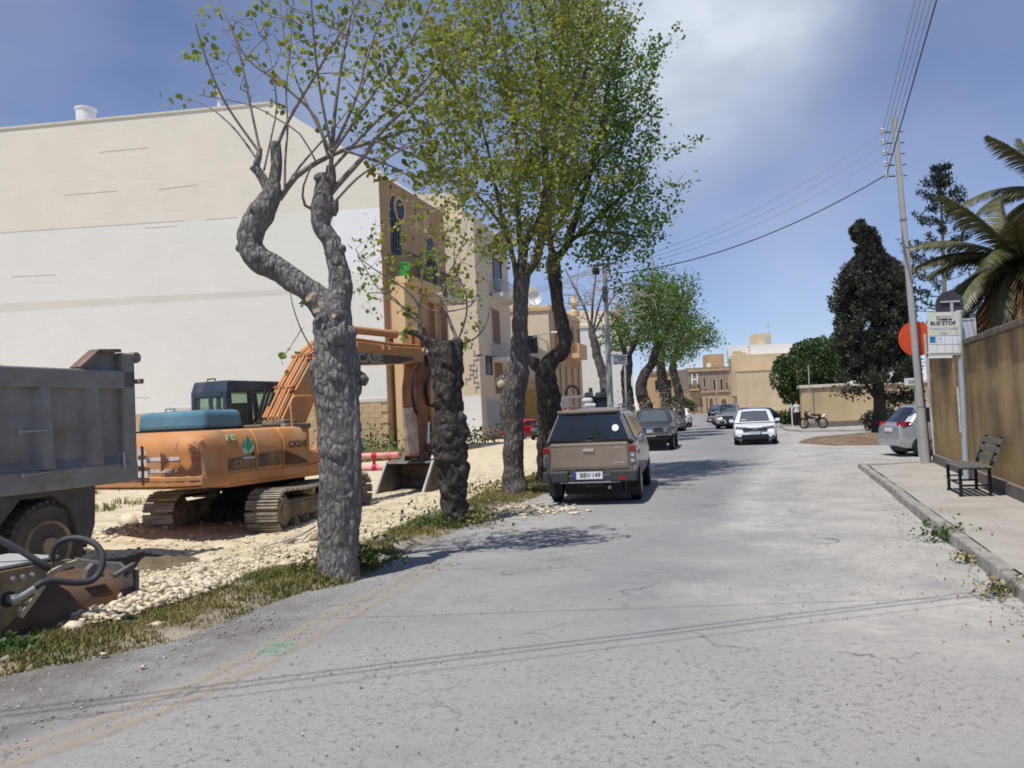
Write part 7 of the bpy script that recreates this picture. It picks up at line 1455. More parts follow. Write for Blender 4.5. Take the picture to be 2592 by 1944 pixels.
def carob():
    y = 56.0; c = A(2040, 940, y); root = thing('carob_tree', 'rounded dense green tree overhanging the garden wall', 'tree', (c.x + .6, y, 0)); b = MB()
    bark_tube(b, [(0, 0, 0), (.1, 0, 1.2), (0, 0, 2.4), (-.2, 0, 3.4)], [.28, .22, .2, .12], 12, .1, seed=2); obj('trunk', b, BARKD, root, smooth=60)
    P = []; O = []; px = FPX / y
    bl = [(2045, 940, 62, 55), (1995, 955, 40, 45), (2070, 900, 48, 42), (2090, 930, 55, 70), (2010, 990, 35, 34), (2035, 1010, 32, 22), (2100, 965, 45, 40), (2030, 890, 26, 22), (1985, 925, 24, 24), (2120, 890, 30, 40), (2060, 985, 60, 30)]
    for (bx, by, rx, ry) in bl:
        for _ in range(int(rx * ry * 1.5)):
            u = rng.normal(size=3); u /= np.linalg.norm(u); k = 1 + .25 * noise.fractal(V(u * 2.3) + V((bx, 0, 0)), .8, 2.2, 3); q = A(bx + u[0] * rx * k, by - u[2] * ry * k, y + u[1] * rx / px * k) - root.location; P.append(tuple(q)); O.append((u[0], u[1], u[2] * .6 + .3))
    leaves_mesh('crown', np.array(P), .16, ROUNDL, root, out=np.array(O), outw=1.0, droop=0, wide=.75, hexa=False)
    for (nm, lab, px_, py_, rx, ry, rz, m, n) in (('hedge', 'small dark clipped hedge beside the person', 2000, 1078, .75, .5, 1.1, ROUNDL, 1500), ('shrub', 'dark rounded shrub behind the cypress trunk', 2236, 1090, 1.0, .8, 1.15, CYP, 2600), ('shrub', 'low yellowish shrub at the foot of the yellow house', 1960, 1070, 1.2, .7, 1.0, GRASSM, 900), ('shrub', 'grey-green shrub at the far left end of the street', 1716, 1052, 3.2, 2.5, 3.6, ROUNDL, 2500), ('shrub', 'dark bush between the garden wall end and the person', 2026, 1078, .6, .6, 2.3, ROUNDL, 1300), ('shrub', 'pale green shrub showing over the garden wall left of the utility pole', 2318, 985, 1.2, 1, 2.8, GRASSM, 1200)):
        g = G(px_, py_) if nm == 'hedge' or py_ > 1000 else A(px_, 1060, 52.5); g.z = 0
        if px_ == 1716: g = A(1716, 1050, 150.0); g.z = 0
        t = thing(nm, lab, nm if nm == 'hedge' else 'shrub', g); u = rng.normal(size=(n, 3)); u /= np.linalg.norm(u, axis=1)[:, None]; k = np.array([1 + .3 * noise.fractal(V(q * 2) + V((px_, 0, 0)), .8, 2.2, 3) for q in u])[:, None]
        P = u * (rx, ry, rz / 2) * k * rng.uniform(.7, 1, (n, 1)) + (0, 0, rz / 2); P = P[P[:, 2] > .02]
        leaves_mesh('foliage', P, .16 if rx < 2 else .4, m, t, out=u[:len(P)], outw=.8, droop=0, hexa=False)
        b = MB(); b.tube([(0, 0, 0), (0, 0, rz * .6)], .06, 6); obj('stem', b, BARKD, t)
carob()
def norfolk_pine():
    y = 62.0; g = A(2398, 1010, y); root = thing('norfolk_pine', 'tiered norfolk pine rising behind the palm', 'tree', (g.x, y, 0)); zt = A(2380, 425, y).z; b = MB()
    lean = A(2380, 425, y).x - g.x
    ax = lambda z: V((lean * z / zt, 0, z)); b.tube([ax(0), ax(zt * .5), ax(zt * .9), ax(zt)], [.28, .17, .07, .02], 8); obj('trunk', b, TWIG, root, smooth=50)
    P = []; tw = MB(); z = zt - .3; k = 0; z0 = 4.5
    while z > z0:
        f = (zt - z) / (zt - z0); rl = .45 + 2.9 * min(1, f * 1.7) ** .8; nb_ = 6 if f > .1 else 5; ph = k * .7
        for i in range(nb_):
            if rng.uniform() < .10 and f > .15: continue
            a = ph + 2 * math.pi * i / nb_ + rng.normal() * .15; L = rl * rng.uniform(.6, 1.12); d = V((math.cos(a), math.sin(a), .22)); p0 = ax(z); p1 = p0 + V((d.x, d.y, 0)) * L * .6 + V((0, 0, L * .10)); p2 = p0 + V((d.x, d.y, 0)) * L + V((0, 0, L * .30)); tw.tube([p0, p1, p2], [.035, .025, .012], 4, caps=False)
            for s in np.linspace(.45 if f > .12 else .2, 1, 7):
                q = p0 * (1 - s) + p2 * s; q.z -= .10 * L * s * (1 - s) * 2; n = int(5 + 8 * s); P += [tuple(q + V(rng.normal(size=3)) * .12 + V((0, 0, .08))) for _ in range(n)]
        z -= (.6 + .6 * min(1, f * 2)) * rng.uniform(.85, 1.2); k += 1
    obj('branches', tw, TWIG, root); leaves_mesh('crown', np.array(P), .34, PINEL, root, wide=.35, droop=-.8, hexa=False)
norfolk_pine()
def palm(px_, py_, y, lab, N):
    c = A(px_, py_, y); root = thing('palm_tree', lab, 'palm', (c.x, c.y, 0), group='palms behind the street wall'); hz = c.z; b = MB()
    pts, rd = bark_tube(b, [(0, 0, 0), (.05, 0, 1.2), (0, 0, 2.6), (0, 0, hz - .4), (0, 0, hz)], [.42, .38, .36, .46, .25], 18, .12, knob=.3, step=.1, seed=4); obj('trunk', b, mat('palm trunk fibre', (.12, .065, .035), rough=.95, var=.4, vs=5, bump=1, bs=12), root, smooth=60)
    for i in range(N):
        f = i / (N - 1); az = i * 2.39996 + rng.normal() * .2; el = R(66 - 150 * f ** .75) + rng.normal() * .10; dry = f > .62; L = rng.uniform(2.2, 3.1) * (1 if not dry else .85); m = PALMD if (dry or (f > .3 and rng.uniform() < .25)) else PALML
        d = V((math.cos(az) * math.cos(el), math.sin(az) * math.cos(el), math.sin(el))); side = V((-math.sin(az), math.cos(az), 0)); p = V((0, 0, hz)) + V((math.cos(az), math.sin(az), 0)) * .18 - V((0, 0, .35 * f)); rach = [p.copy()]; n = 12; v = d.copy()
        for k in range(n): v = (v + V((.05, 0, -.085 - .05 * f))).normalized(); p = p + v * L / n; rach.append(p.copy())
        mb = MB(); mb.tube(rach, list(np.linspace(.028, .006, len(rach))), 4, 0, caps=False)
        for k in range(2, 56):
            s = k / 56 * n; j = min(int(s), n - 1); q = rach[j].lerp(rach[j + 1], s - j); ax_ = (rach[j + 1] - rach[j]).normalized(); nrm = side.cross(ax_).normalized(); ll = (.58 * math.sin(math.pi * min(1, .12 + k / 56 * .86)) ** .6) * rng.uniform(.85, 1.1)
            for sg in (-1, 1):
                dl = (side * sg * .78 + ax_ * .62 + nrm * (.30 - .5 * f) + V((.08, 0, -.10 - (.5 if dry else .12) * rng.uniform()))).normalized(); w = ax_ * .030; mid = q + dl * ll * .55; tip = q + dl * ll + V((0, 0, -.06 - .10 * f))
                mb.add([q - w, q + w, mid + w * .9, mid - w * .9, tip], [(0, 1, 2, 3), (3, 2, 4)], 0)
        obj('frond', mb, m, root)
    # hanging skirt of dead fibre and old boots
    mb = MB()
    for i in range(2200):
        a = rng.uniform(0, 2 * math.pi); r = rng.uniform(.35, 1.7); z0 = hz - .2 - rng.uniform(0, 1.3); p = V((math.cos(a) * r * .5, math.sin(a) * r * .5, z0)); q = p + V((math.cos(a) * r * .7, math.sin(a) * r * .7, -rng.uniform(.4, 1.3))); w = V((-math.sin(a), math.cos(a), 0)) * .02; mb.add([p - w, p + w, q + w * .3, q - w * .3], [(0, 1, 2, 3)])
    o = obj('dead_skirt', mb, mat('dead palm fibre', (.15, .075, .04), rough=.95, var=.4, vs=4, bump=0, island=.5), root); o['kind'] = 'stuff'
palm(2600, 660, 21.0, 'large shaggy palm with dry brown lower fronds close behind the street wall', 140)
palm(2690, 480, 24.5, 'taller palm at the right edge, rising behind the shaggy one', 90)
def verge_plants():
    # grass along the verge: blades gathered in tufts
    def blades(name, lab, pts, h, m, w=.010, lean=.5):
        P = np.array(pts); n = len(P); hh = h * rng.uniform(.5, 1.3, n); a = rng.uniform(0, 2 * math.pi, n); d = np.stack([np.cos(a), np.sin(a), np.zeros(n)], 1); s = np.stack([-np.sin(a), np.cos(a), np.zeros(n)], 1); ln = rng.uniform(.1, lean, n)[:, None] * hh[:, None]
        v = np.stack([P - s * w, P + s * w, P + d * ln * .4 + s * w * .7 + np.array((0, 0, 1)) * hh[:, None] * .6, P + d * ln + np.array((0, 0, 1)) * hh[:, None]], 1); f = np.array([[0, 1, 2, 3]]) + (np.arange(n) * 4)[:, None]
        o = link(name, npmesh(name, v.reshape(-1, 3), f), m); tag(o, lab, 'grass', kind='stuff'); return o
    pts = []; hs = []
    bases = [G(855, 1468), G(1146, 1332), G(1302, 1258), G(1385, 1222)]
    while len(pts) < 60000:
        y = 5.0 + 20 * rng.uniform() ** 1.7; xr = float(xroad(y)); xl_ = float(xlot(y)); x = rng.uniform(xl_ - .15, xr + .05); k = .6 * fb(x, y, 2.4, 4, 11) + .55 * fb(x, y, .6, 3, 12)
        near = min((V((x, y, 0)) - q.xy.to_3d()).length for q in bases); e = (x - xl_) / max(.1, xr - xl_)
        if k + .55 * math.exp(-near / .6) - .55 * abs(e - .42) < rng.uniform(-.62, .12): continue
        pts.append((x, y, (verge_h if x > xl_ else lot_h)(x, y) - .004)); hs.append(.034 + .07 * math.exp(-near / .5) + .04 * max(0, k))
    hs = np.array(hs); blades('verge_grass', 'short green and yellowing grass along the verge between the road and the rubble', pts, hs, GRASSM, .0085, .9)
    # scrub behind the truck and along the blank wall, in the lot's far corners
    pts = []; hs = []
    while len(pts) < 16000:
        y = rng.uniform(15, 39.5); x = rng.uniform(-15, -3); k = fb(x, y, .35, 4, 21)
        q = V((x, y)); zone = (x < -8.2 - .1 * (y - 15) and y < 30) or (y > 33 and x < -4.6) or (x < -9 and y > 28)
        if not zone or k < -.05: continue
        pts.append((x, y, lot_h(x, y))); hs.append(.16 + .30 * max(0, k) + (.15 if y > 34 else 0))
    blades('dry_scrub', 'dry straw-coloured grass behind the truck and excavator', pts, np.array(hs), DRYG, .016, .8)
    def weed(lab, p, n, sx, sy, h, sz, m=WEEDM, fl=None):
        t = thing('weed', lab, 'plant', p); P = rng.normal(size=(n, 3)) * (sx, sy, h * .45) + (0, 0, h * .45); P = P[P[:, 2] > .0]; leaves_mesh('foliage', P, sz, m, t, droop=-.2); b = MB()
        for i in range(9): a = rng.uniform(0, 6.28); b.tube([(0, 0, 0), (math.cos(a) * sx * .8, math.sin(a) * sy * .8, h * rng.uniform(.6, 1))], .006, 4)
        o = obj('stems', b, WEEDM, t)
        return t
    g = G(925, 1160); weed('tall green weeds against the blank wall behind the red pipes', (g.x, g.y, 0), 900, 1.6, .8, 1.0, .16)
    g = G(985, 1150); weed('green weeds at the corner of the blank block', (g.x, g.y, 0), 420, 1.0, .6, 1.0, .16)
    g = G(1195, 1125); weed('dusty weeds in front of the low dry-stone wall', (g.x, g.y, 0), 420, 1.2, 1.0, .9, .18)
    g = G(785, 1470); weed('bright green weed tuft at the left foot of the nearest tree', (g.x, g.y, .05), 260, .10, .09, .16, .05, GRASSM)
    g = G(925, 1445); weed('leafy weed by the grey stone right of the nearest tree', (g.x, g.y, .05), 240, .20, .14, .22, .055)
    g = G(1085, 1345); weed('leafy weed at the left foot of the knobbly stump', (g.x, g.y, .05), 240, .25, .18, .25, .06)
    g = G(1215, 1332); weed('grassy weed right of the knobbly stump', (g.x, g.y, .03), 200, .25, .2, .22, .06, GRASSM)
    g = G(40, 1668); weed('small leafy weed at the left edge of the verge', (g.x, g.y, .03), 160, .12, .10, .12, .05)
    g = G(1250, 1255); weed('grass tuft at the foot of the third tree', (g.x, g.y, .03), 300, .4, .3, .22, .08, GRASSM)
    for (px, py, lab, n, s) in ((2392, 1372, 'weed growing from the kerb joint below the bench', 260, .17), (2455, 1425, 'small dry weed at the kerb foot, nearest but one', 90, .10), (2530, 1510, 'dry weed at the kerb foot at the right edge', 150, .12), (2360, 1335, 'tiny weed in the kerb crack towards the bench', 60, .06)):
        g = G(px, py); weed(lab, (g.x, g.y, .01), n, s, s * .7, s * .9, .045, DRYG if 'dry' in lab else WEEDM)
verge_plants()
# ------------------------------------------------------------------ rubble and stones
def stone_mesh(seed):
    rs = np.random.default_rng(seed); t = (1 + 5 ** .5) / 2
    v = np.array([(-1, t, 0), (1, t, 0), (-1, -t, 0), (1, -t, 0), (0, -1, t), (0, 1, t), (0, -1, -t), (0, 1, -t), (t, 0, -1), (t, 0, 1), (-t, 0, -1), (-t, 0, 1)]) / 1.9
    f = np.array([(0, 11, 5), (0, 5, 1), (0, 1, 7), (0, 7, 10), (0, 10, 11), (1, 5, 9), (5, 11, 4), (11, 10, 2), (10, 7, 6), (7, 1, 8), (3, 9, 4), (3, 4, 2), (3, 2, 6), (3, 6, 8), (3, 8, 9), (4, 9, 5), (2, 4, 11), (6, 2, 10), (8, 6, 7), (9, 8, 1)])
    return v * rs.uniform(.58, 1.3, (12, 1)) * (1, rs.uniform(.65, 1), rs.uniform(.5, .85)), f
def slab_mesh(seed):
    rs = np.random.default_rng(seed); v = np.array([(x, y, z) for z in (-1, 1) for y in (-1, 1) for x in (-1, 1)], float) * .62; v *= (1.15, rs.uniform(.6, .95), rs.uniform(.35, .6)); v += rs.normal(size=(8, 3)) * .17
    q = [(0, 2, 3, 1), (4, 5, 7, 6), (0, 1, 5, 4), (1, 3, 7, 5), (3, 2, 6, 7), (2, 0, 4, 6)]; return v, np.array([t for a, b, c, d in q for t in ((a, b, c), (a, c, d))])
LIME = mat('limestone rubble', (.66, .57, .42), rough=.95, var=.15, vs=14, bump=.4, bs=40, island=.20)
GREYS = mat('grey stone', (.30, .28, .25), rough=.95, var=.2, vs=9, bump=.5, bs=24)
BROWNS = mat('brownish stone', (.36, .25, .17), rough=.95, var=.2, vs=9, bump=.5, bs=24)
def rubble():
    big = []; V_ = []; F_ = []; o = 0; base = [stone_mesh(i) if i < 4 else slab_mesh(i) for i in range(12)]; n = 0
    def place(x, y, s):
        nonlocal o
        v, f = base[rng.integers(12)]; a, b_ = rng.uniform(0, 6.28), rng.uniform(-.6, .6); M = np.array(Matrix.Rotation(a, 3, 'Z') @ Matrix.Rotation(b_, 3, 'X')); q = (v * s * .55) @ M.T + (x, y, lot_h(x, y) + s * .16); V_.append(q); F_.append(f + o); o += len(v)
    while n < 13000:
        y = 5.2 + 20 * rng.uniform() ** 1.6; d = abs(rng.normal()) * (1.1 if y < 11 else 2.2) + .0; x = float(xlot(y)) - d
        k = fb(x, y, .9, 3, 31); dens = math.exp(-d / 1.3) + .35 + .5 * k - (0.25 if y > 14 else 0)
        if rng.uniform() > dens or x < -11: continue
        s = (.018 + .062 * rng.uniform() ** 2.6) * (1.35 if d < 1.0 and y < 9.5 else .8)
        # nothing under the attachment or the truck wheels
        place(x, y, s); n += 1
    for _ in range(700): place(-6.6 + rng.normal() * .7, 13.6 + rng.normal() * .5, .03 + .10 * rng.uniform() ** 2.5)      # heap at the left track
    for _ in range(500): 
        g = G(1300 + rng.normal() * 70, 1292 + rng.normal() * 9); v, f = base[rng.integers(12)]; V_.append(v * (.02 + .05 * rng.uniform() ** 2) + (g.x, g.y, .02)); F_.append(f + o); o += len(v)
    me = npmesh('rubble', np.concatenate(V_), np.concatenate(F_)); tag(link('rubble', me, LIME), 'loose cream limestone rubble spread over the lot', 'rubble', kind='stuff')
    # stones one can pick out, each a thing of its own
    ms = []
    for i in range(8):
        v, f = base[i]; 
        for m in (LIME, GREYS, BROWNS):
            me = npmesh('stone', v * .5, f); me.materials.append(m); ms.append(me)
    def stone(px, py, s, m, lab=None, group=None, z=0, sq=(1, 1, 1)):
        g = G(px, py); zz = (lot_h(g.x, g.y) if g.x < float(xlot(g.y)) else .02); ob = bpy.data.objects.new('stone', ms[rng.integers(8) * 3 + m]); sc.collection.objects.link(ob); ob.location = (g.x, g.y, zz + s * .18 * sq[2] + z); ob.scale = (s * sq[0], s * sq[1], s * sq[2]); ob.rotation_euler = (rng.normal() * .3, rng.normal() * .3, rng.uniform(0, 6.28)); tag(ob, lab or 'cream limestone rock in the loose rubble along the verge', 'stone', group or ('limestone rocks in the rubble' if not lab else None)); return ob
    sp = [(262, 1545, .30, 2, 'large brown boulder leaning on the end of the brown attachment'), (190, 1615, .27, 0, 'big cream boulder in the rubble right below the attachment'), (300, 1583, .17, 1, 'flat grey slab of stone lying on the grass edge'), (398, 1598, .15, 0, 'squarish cream stone lying in the grass'), (720, 1450, .22, 0, 'round cream boulder left of the nearest tree'), (762, 1452, .26, 0, 'cream boulder beside the nearest tree trunk'), (735, 1392, .26, 1, 'grey slab standing in the rubble left of the nearest tree'), (970, 1424, .20, 1, 'grey round stone in the grass right of the nearest tree'), (915, 1440, .16, 0, 'white stone behind the nearest tree trunk'), (800, 1390, .24, 2, 'brownish boulder half hidden by the nearest trunk'), (363, 1695, .05, 0, 'small pale pebble alone on the dark gravel shoulder'), (265, 1665, .07, 0, 'small cream stone at the grass edge above the shoulder'), (500, 1475, .24, 0, 'pointed cream boulder in the middle of the rubble bank'), (330, 1335, .42, 0, 'large cream boulder beside the left excavator track'), (1300, 1300, .12, 0, 'pale stone spilled on to the road edge right of the stump'), (560, 1518, .13, 0, 'white stone on the grass side of the rubble'), (1240, 1275, .12, 1, 'bluish grey stone right of the stump'), (1022, 1318, .14, 1, 'grey stone in the sand left of the stump'), (180, 1600, .14, 2, 'brown stone at the left foot of the attachment'), (10, 1690, .14, 1, 'dark stone at the left edge of the picture')]
    for px, py, s, m, lab in sp: stone(px, py, s, m, lab, sq=(1.5, .8, .45) if 'slab' in lab else (1, 1, 1))
    for _ in range(150):
        y = 5.6 + 6.5 * rng.uniform() ** 1.3; d = abs(rng.normal()) * .7; x = float(xlot(y)) - d + .02; px = 1296 + FPX * x / y
        ob = stone(600, 1500, .065 + .075 * rng.uniform() ** 2, 0); ob.location = (x, y, lot_h(x, y) + .02)
    # grit on the road: loose chippings no one could count
    V2 = []; F2 = []; o2 = 0
    for _ in range(5200):
        y = 2.6 + 7.5 * rng.uniform() ** 1.4; x = float(xroad(y)) - .2 + rng.uniform(0, 7.5) ; v, f = base[rng.integers(12)]
        if fb(x, y, .8, 3, 41) < .02 and rng.uniform() > .25: continue
        V2.append(v * (.003 + .008 * rng.uniform() ** 4) + (x, y, .012)); F2.append(f + o2); o2 += len(v)
    for _ in range(6500):
        y = 4.2 + 8 * rng.uniform() ** 1.3; a_, c_ = float(xlot(y)), float(np.interp(y, YL[:, 1], YL[:, 0])); x = rng.uniform(min(a_, c_ - .3), c_ + .1); v, f = base[rng.integers(12)]; h = verge_h(x, y) if x < float(xroad(y)) else .004
        V2.append(v * (.003 + .013 * rng.uniform() ** 4) + (x, y, h)); F2.append(f + o2); o2 += len(v)
    tag(link('road_grit', npmesh('road_grit', np.concatenate(V2), np.concatenate(F2)), mat('road chippings', (.36, .34, .31), rough=.95, var=.2, bump=0, island=.45)), 'loose stone chippings scattered over the worn road', 'grit', kind='stuff')
    # dry leaf litter along the kerb and the wall
    P = []
    for _ in range(260): t = rng.uniform(-4, 11); P.append(tuple(KA + kd * t - kn * (abs(rng.normal()) * .3) + V((0, 0, .012))))
    for _ in range(70): t = rng.uniform(-3, 11); P.append(tuple(KA + kd * t + kn * (.2 + rng.uniform() * 1.3) + V((0, 0, .142))))
    o = leaves_mesh('leaf_litter', np.array(P), .026, mat('dry leaf litter', (.17, .10, .05), rough=.9, var=.3, bump=0, island=.4), None, up=3, droop=0); tag(o, 'dry fallen leaves scattered along the kerb', 'leaves', kind='stuff')
    # brown soil heap in the truck's shadow
    a, b_ = G(225, 1450), G(490, 1446); 
    V3 = []; nx, ny = 40, 14
    for j in range(ny):
        for i in range(nx):
            u, w = i / (nx - 1), j / (ny - 1) * 2 - 1; x = a.x + (b_.x - a.x) * u; y = a.y + (b_.y - a.y) * u + w * .55; h = max(0, (1 - w * w)) * (.16 * math.sin(math.pi * min(1, u * 1.02)) ** .6) * (1 + .5 * fb(x, y, 3, 4, 51)); V3.append((x, y, max(lot_h(x, y) - .03, 0) + h))
    F3 = [(j * nx + i, j * nx + i + 1, (j + 1) * nx + i + 1, (j + 1) * nx + i) for j in range(ny - 1) for i in range(nx - 1)]
    tag(link('soil_heap', npmesh('soil_heap', V3, F3), mat('dark crumbly soil', (.17, .125, .075), rough=.95, var=.3, vs=6, bump=.9, bs=20, bdist=.04), smooth=70), 'low heap of dark brown soil beside the truck wheel', 'soil', kind='stuff')
rubble()

# ------------------------------------------------------------------ street furniture
CONC = mat('concrete pole', (.37, .365, .355), rough=.85, var=.10, vs=2, bump=.15, bs=20)
POLEG = mat('grey-blue pole', (.36, .40, .45), rough=.5, var=.08, bump=.05)
PORC = mat('porcelain', (.55, .53, .50), rough=.25, var=.1, bump=0)
def utility_pole():
    g = G(2344, 1186); y = g.y; top = A(2263, 295, y); root = thing('utility_pole', 'tall leaning grey utility pole with five insulators at the end of the street wall', 'pole', (g.x, y, .10)); t = top - root.location; b = MB()
    f = lambda u: t * u
    b.tube([f(0), f(.16)], [.105, .10], 18); b.tube([f(.16), f(.60), f(1)], [.082, .07, .058], 18); obj('shaft', b, CONC, root, smooth=40)
    for u in (.162, .62, .70): b = MB(); b.tube([f(u), f(u) + V((0, 0, .03))], .088, 18); obj('band', b, GALV, root)
    b = MB(); b.tube([f(.01) + V((.125, 0, 0)), f(.30) + V((.095, 0, 0)), f(.34) + V((.085, 0, 0))], .018, 8); obj('cable_pipe', b, BLACKP, root, smooth=40)
    pts = []
    for k in range(5):
        u = .955 - k * .032; p = f(u); b = MB(); b.bar(p + V((-.10, 0, 0)), p + V((-.30, 0, 0)), .025, .025); b.bar(p + V((.09, 0, 0)), p + V((.18, 0, 0)), .02, .02); ar = obj('bracket', b, IRON, root); b = MB(); b.lathe([(.03, -.06), (.055, -.03), (.045, 0), (.06, .03), (.035, .07)], 12, c=p + V((-.30, 0, .03))); obj('insulator', b, PORC, ar, smooth=50); pts.append(root.location + p + V((-.30, 0, .05)))
    return pts, root.location + t
INS, PTOP = utility_pole()
def wire(pts, r, m, lab, cat='cable', group='overhead wires', name='overhead_wire'):
    b = MB(); b.tube(pts, r, 5); o = obj(name, b, m); tag(o, lab, cat, group); return o
def sag(a, c, s, n=16): return [a.lerp(c, i / n) - V((0, 0, s * 4 * (i / n) * (1 - i / n))) for i in range(n + 1)]
WIREM = mat('bare wire', (.10, .10, .11), rough=.5, var=.05, bump=0, metal=.5); WIREL = mat('pale bare wire', (.30, .32, .36), rough=.5, var=.05, bump=0)
for k, p in enumerate(INS):
    e = p + (A(2316 + 13.5 * k, 0, 13.6) - p) * 3.2
    wire(sag(p, e, .02), .007 if k < 4 else .014, WIREM if k == 4 else WIREL, 'thick black cable running overhead from the utility pole towards the camera' if k == 4 else 'thin overhead wire running towards the camera from the %s insulator of the utility pole' % ('topmost', 'second', 'third', 'fourth')[min(k, 3)], group='overhead wires' if k < 4 else None)
def lamp_post():
    g = G(1547, 1100); y = 24.0; g = A(1548, 1100, y); g.z = 0; root = thing('lamp_post', 'slim grey lamp post with a long arm and a small white direction sign', 'street lamp', (g.x, y, 0)); top = A(1530, 672, y) - root.location; f = lambda u: top * u; b = MB()
    b.tube([f(0), f(.25), f(.70)], [.10, .095, .08], 16); b.tube([f(.70), f(1)], [.07, .06], 14); obj('shaft', b, CONC, root, smooth=40)
    q = lambda px, py, dy=0: A(px, py, y + dy) - root.location
    b = MB(); b.tube([q(1533, 735), q(1560, 726), q(1590, 718), q(1612, 714)], .028, 8); obj('arm', b, GALV, root, smooth=50)
    b = MB(); b.add([q(1606, 718, -.12), q(1606, 716, .12), q(1630, 720, .14), q(1650, 718, .05), q(1650, 719, -.05), q(1630, 722, -.14), q(1610, 711, -.08), q(1610, 711, .08), q(1632, 711, .10), q(1648, 715, .04), q(1648, 715, -.04), q(1632, 711, -.10)], [(5, 4, 3, 2, 1, 0), (6, 7, 8, 9, 10, 11), (0, 1, 7, 6), (1, 2, 8, 7), (2, 3, 9, 8), (3, 4, 10, 9), (4, 5, 11, 10), (5, 0, 6, 11)]); obj('lantern', b, mat('pale blue-grey lantern', (.50, .58, .62), rough=.4, var=.05, bump=0), root)
    b = MB(); b.box(q(1531, 745, -.10), (.14, .12, .42)); b.box(q(1530, 733, -.12), (.10, .10, .18)); obj('fuse_box', b, mat('dark grey box', (.07, .075, .08), rough=.6, var=.15), root, bevel=.01)
    b = MB()
    for k in range(4): b.bar(q(1500, 671 + k * 1.5), q(1560, 664 + k * 1.5), .04, .03)
    b.bar(q(1530, 680), q(1530, 666), .08, .06); obj('crossarm', b, GALV, root)
    b = MB()
    for px in (1504, 1512): b.lathe([(.05, -.22), (.07, -.12), (.05, -.02)], 8, c=q(px, 676))
    obj('insulator', b, mat('dark insulator', (.03, .03, .03), rough=.4), root)
    # sign
    t = thing('direction_sign', 'small white CUTAJAR ZAHRA direction sign with a left arrow on the lamp post', 'sign', A(1569, 911, y - .10)); L = t.location; w, h = .42, .27
    M_ = Matrix.Rotation(R(-2.65), 4, 'Y') if False else Matrix()
    b = MB(); b.box((0, 0, 0), (w, .02, h)); pn = obj('panel', b, WHITEP, t); b = MB(); b.box((0, .0, h / 2 + .012), (w + .14, .03, .024)); b.box((-w / 2 - .06, 0, 0), (.03, .03, h)); obj('bracket', b, GALV, t)
    text('CUTAJAR', .078, INK, pn, Matrix.Translation((.02, -.0115, .075)) @ UPX, .001, bold=.003, sx=1.02); text('ZAHRA', .072, INK, pn, Matrix.Translation((.06, -.0115, -.005)) @ UPX, .001, bold=.003)
    b = MB(); b.add([(-.17, -.012, -.085), (-.105, -.012, -.053), (-.105, -.012, -.117)], [(0, 2, 1)]); b.add([(-.105, -.012, -.095), (.18, -.012, -.095), (.18, -.012, -.075), (-.105, -.012, -.075)], [(0, 1, 2, 3)]); obj('arrow', b, INK, pn)
    return root.location + top
LT = lamp_post()
for k, (dz) in enumerate((0, .22, .42)):
    wire(sag(INS[k] + V((.1, 0, 0)), LT + V((.1 * k, .0, -.02 - dz * .3)), .42), .006, WIREL, 'pale thin wire sloping to the lamp post from the %s insulator of the utility pole' % ('topmost', 'second', 'third')[k], group='wires from pole to lamp post')
wire(sag(INS[4], LT + V((.25, 0, -.25)), .45), .016, WIREM, 'thick dark cable sloping from the utility pole to the lamp post', group=None)
for k in range(4):
    e = A(1180 - 20 * k, 735 + 10 * k, 52); wire(sag(LT + V((-.2, 0, -.05 * k)), e, .5), .012, WIREL, 'pale service wire from the lamp post to the houses on the left, %s' % ('topmost', 'second down', 'third down', 'lowest')[k], group='service wires to the houses')
# service cables that cross the road just above the frame; only their shadows reach the picture
for z, r, p0, p1 in ((6.4, .010, (900, 1702), (2500, 1503)), (6.5, .010, (900, 1690), (2500, 1494)), (6.6, .006, (1350, 1549), (2450, 1512)), (6.3, .006, (900, 1722), (2300, 1545))):
    a, c = G(*p0), G(*p1); d = c - a; o = SUN * (z / SUN.z); wire(sag(a - d * .7 + o, c + d * .6 + o, .02), r, WIREM, 'service cable crossing high over the road above the picture', group='cables crossing above the picture')
def small_lamp():
    y = 62.; p = A(1352, 948, y); q = lambda px, py: A(px, py, y) - p
    t = thing('street_lamp', 'small wall lamp on a thin curved arm in front of the cream town house', 'street lamp', p); b = MB(); b.tube([q(1340, 956), q(1360, 946), q(1380, 841 + 101), q(1398, 840 + 101)], .03, 6); obj('arm', b, GALV, t); b = MB(); b.box(q(1404, 841), (.5, .25, .12)); 
    b = MB(); b.tube([q(1348, 855), q(1372, 846), q(1396, 842)], .03, 6); obj('arm', b, GALV, t); b = MB(); b.box(q(1404, 841), (.55, .25, .14)); obj('lantern', b, WHITEP, t, bevel=.04)
    for o in [c for c in children(t) if c.name.startswith('arm')][:1]: bpy.data.objects.remove(o)
    t.location = A(1348, 855, y); 
    for c in children(t): c.location = p - A(1348, 855, y)
small_lamp()
for (px, p0, p1, y, lab) in ((1584, 1060, 925, 26., 'thin grey post standing in front of the first far street trees'), (1815, 1022, 955, 150., 'thin pole in front of the old stone houses'), (2048, 980, 926, 49.4, 'thin grey pole rising over the end of the garden wall'), (2005, 1062, 1022, 54., 'white post behind the clipped hedge')):
    a = A(px, p0, y); c = A(px - 2, p1, y); a.z = 0 if px != 2048 else a.z - .6
    t = thing('post', lab, 'post', a); b = MB(); b.tube([(0, 0, 0), c - a], (.035 if y < 60 else .09), 8); obj('shaft', b, WHITEP if px == 2005 else CONC, t); b = MB(); b.tube([c - a, c - a + V((0, 0, .04))], .05 if y < 60 else .1, 8); obj('cap', b, GALV, t)
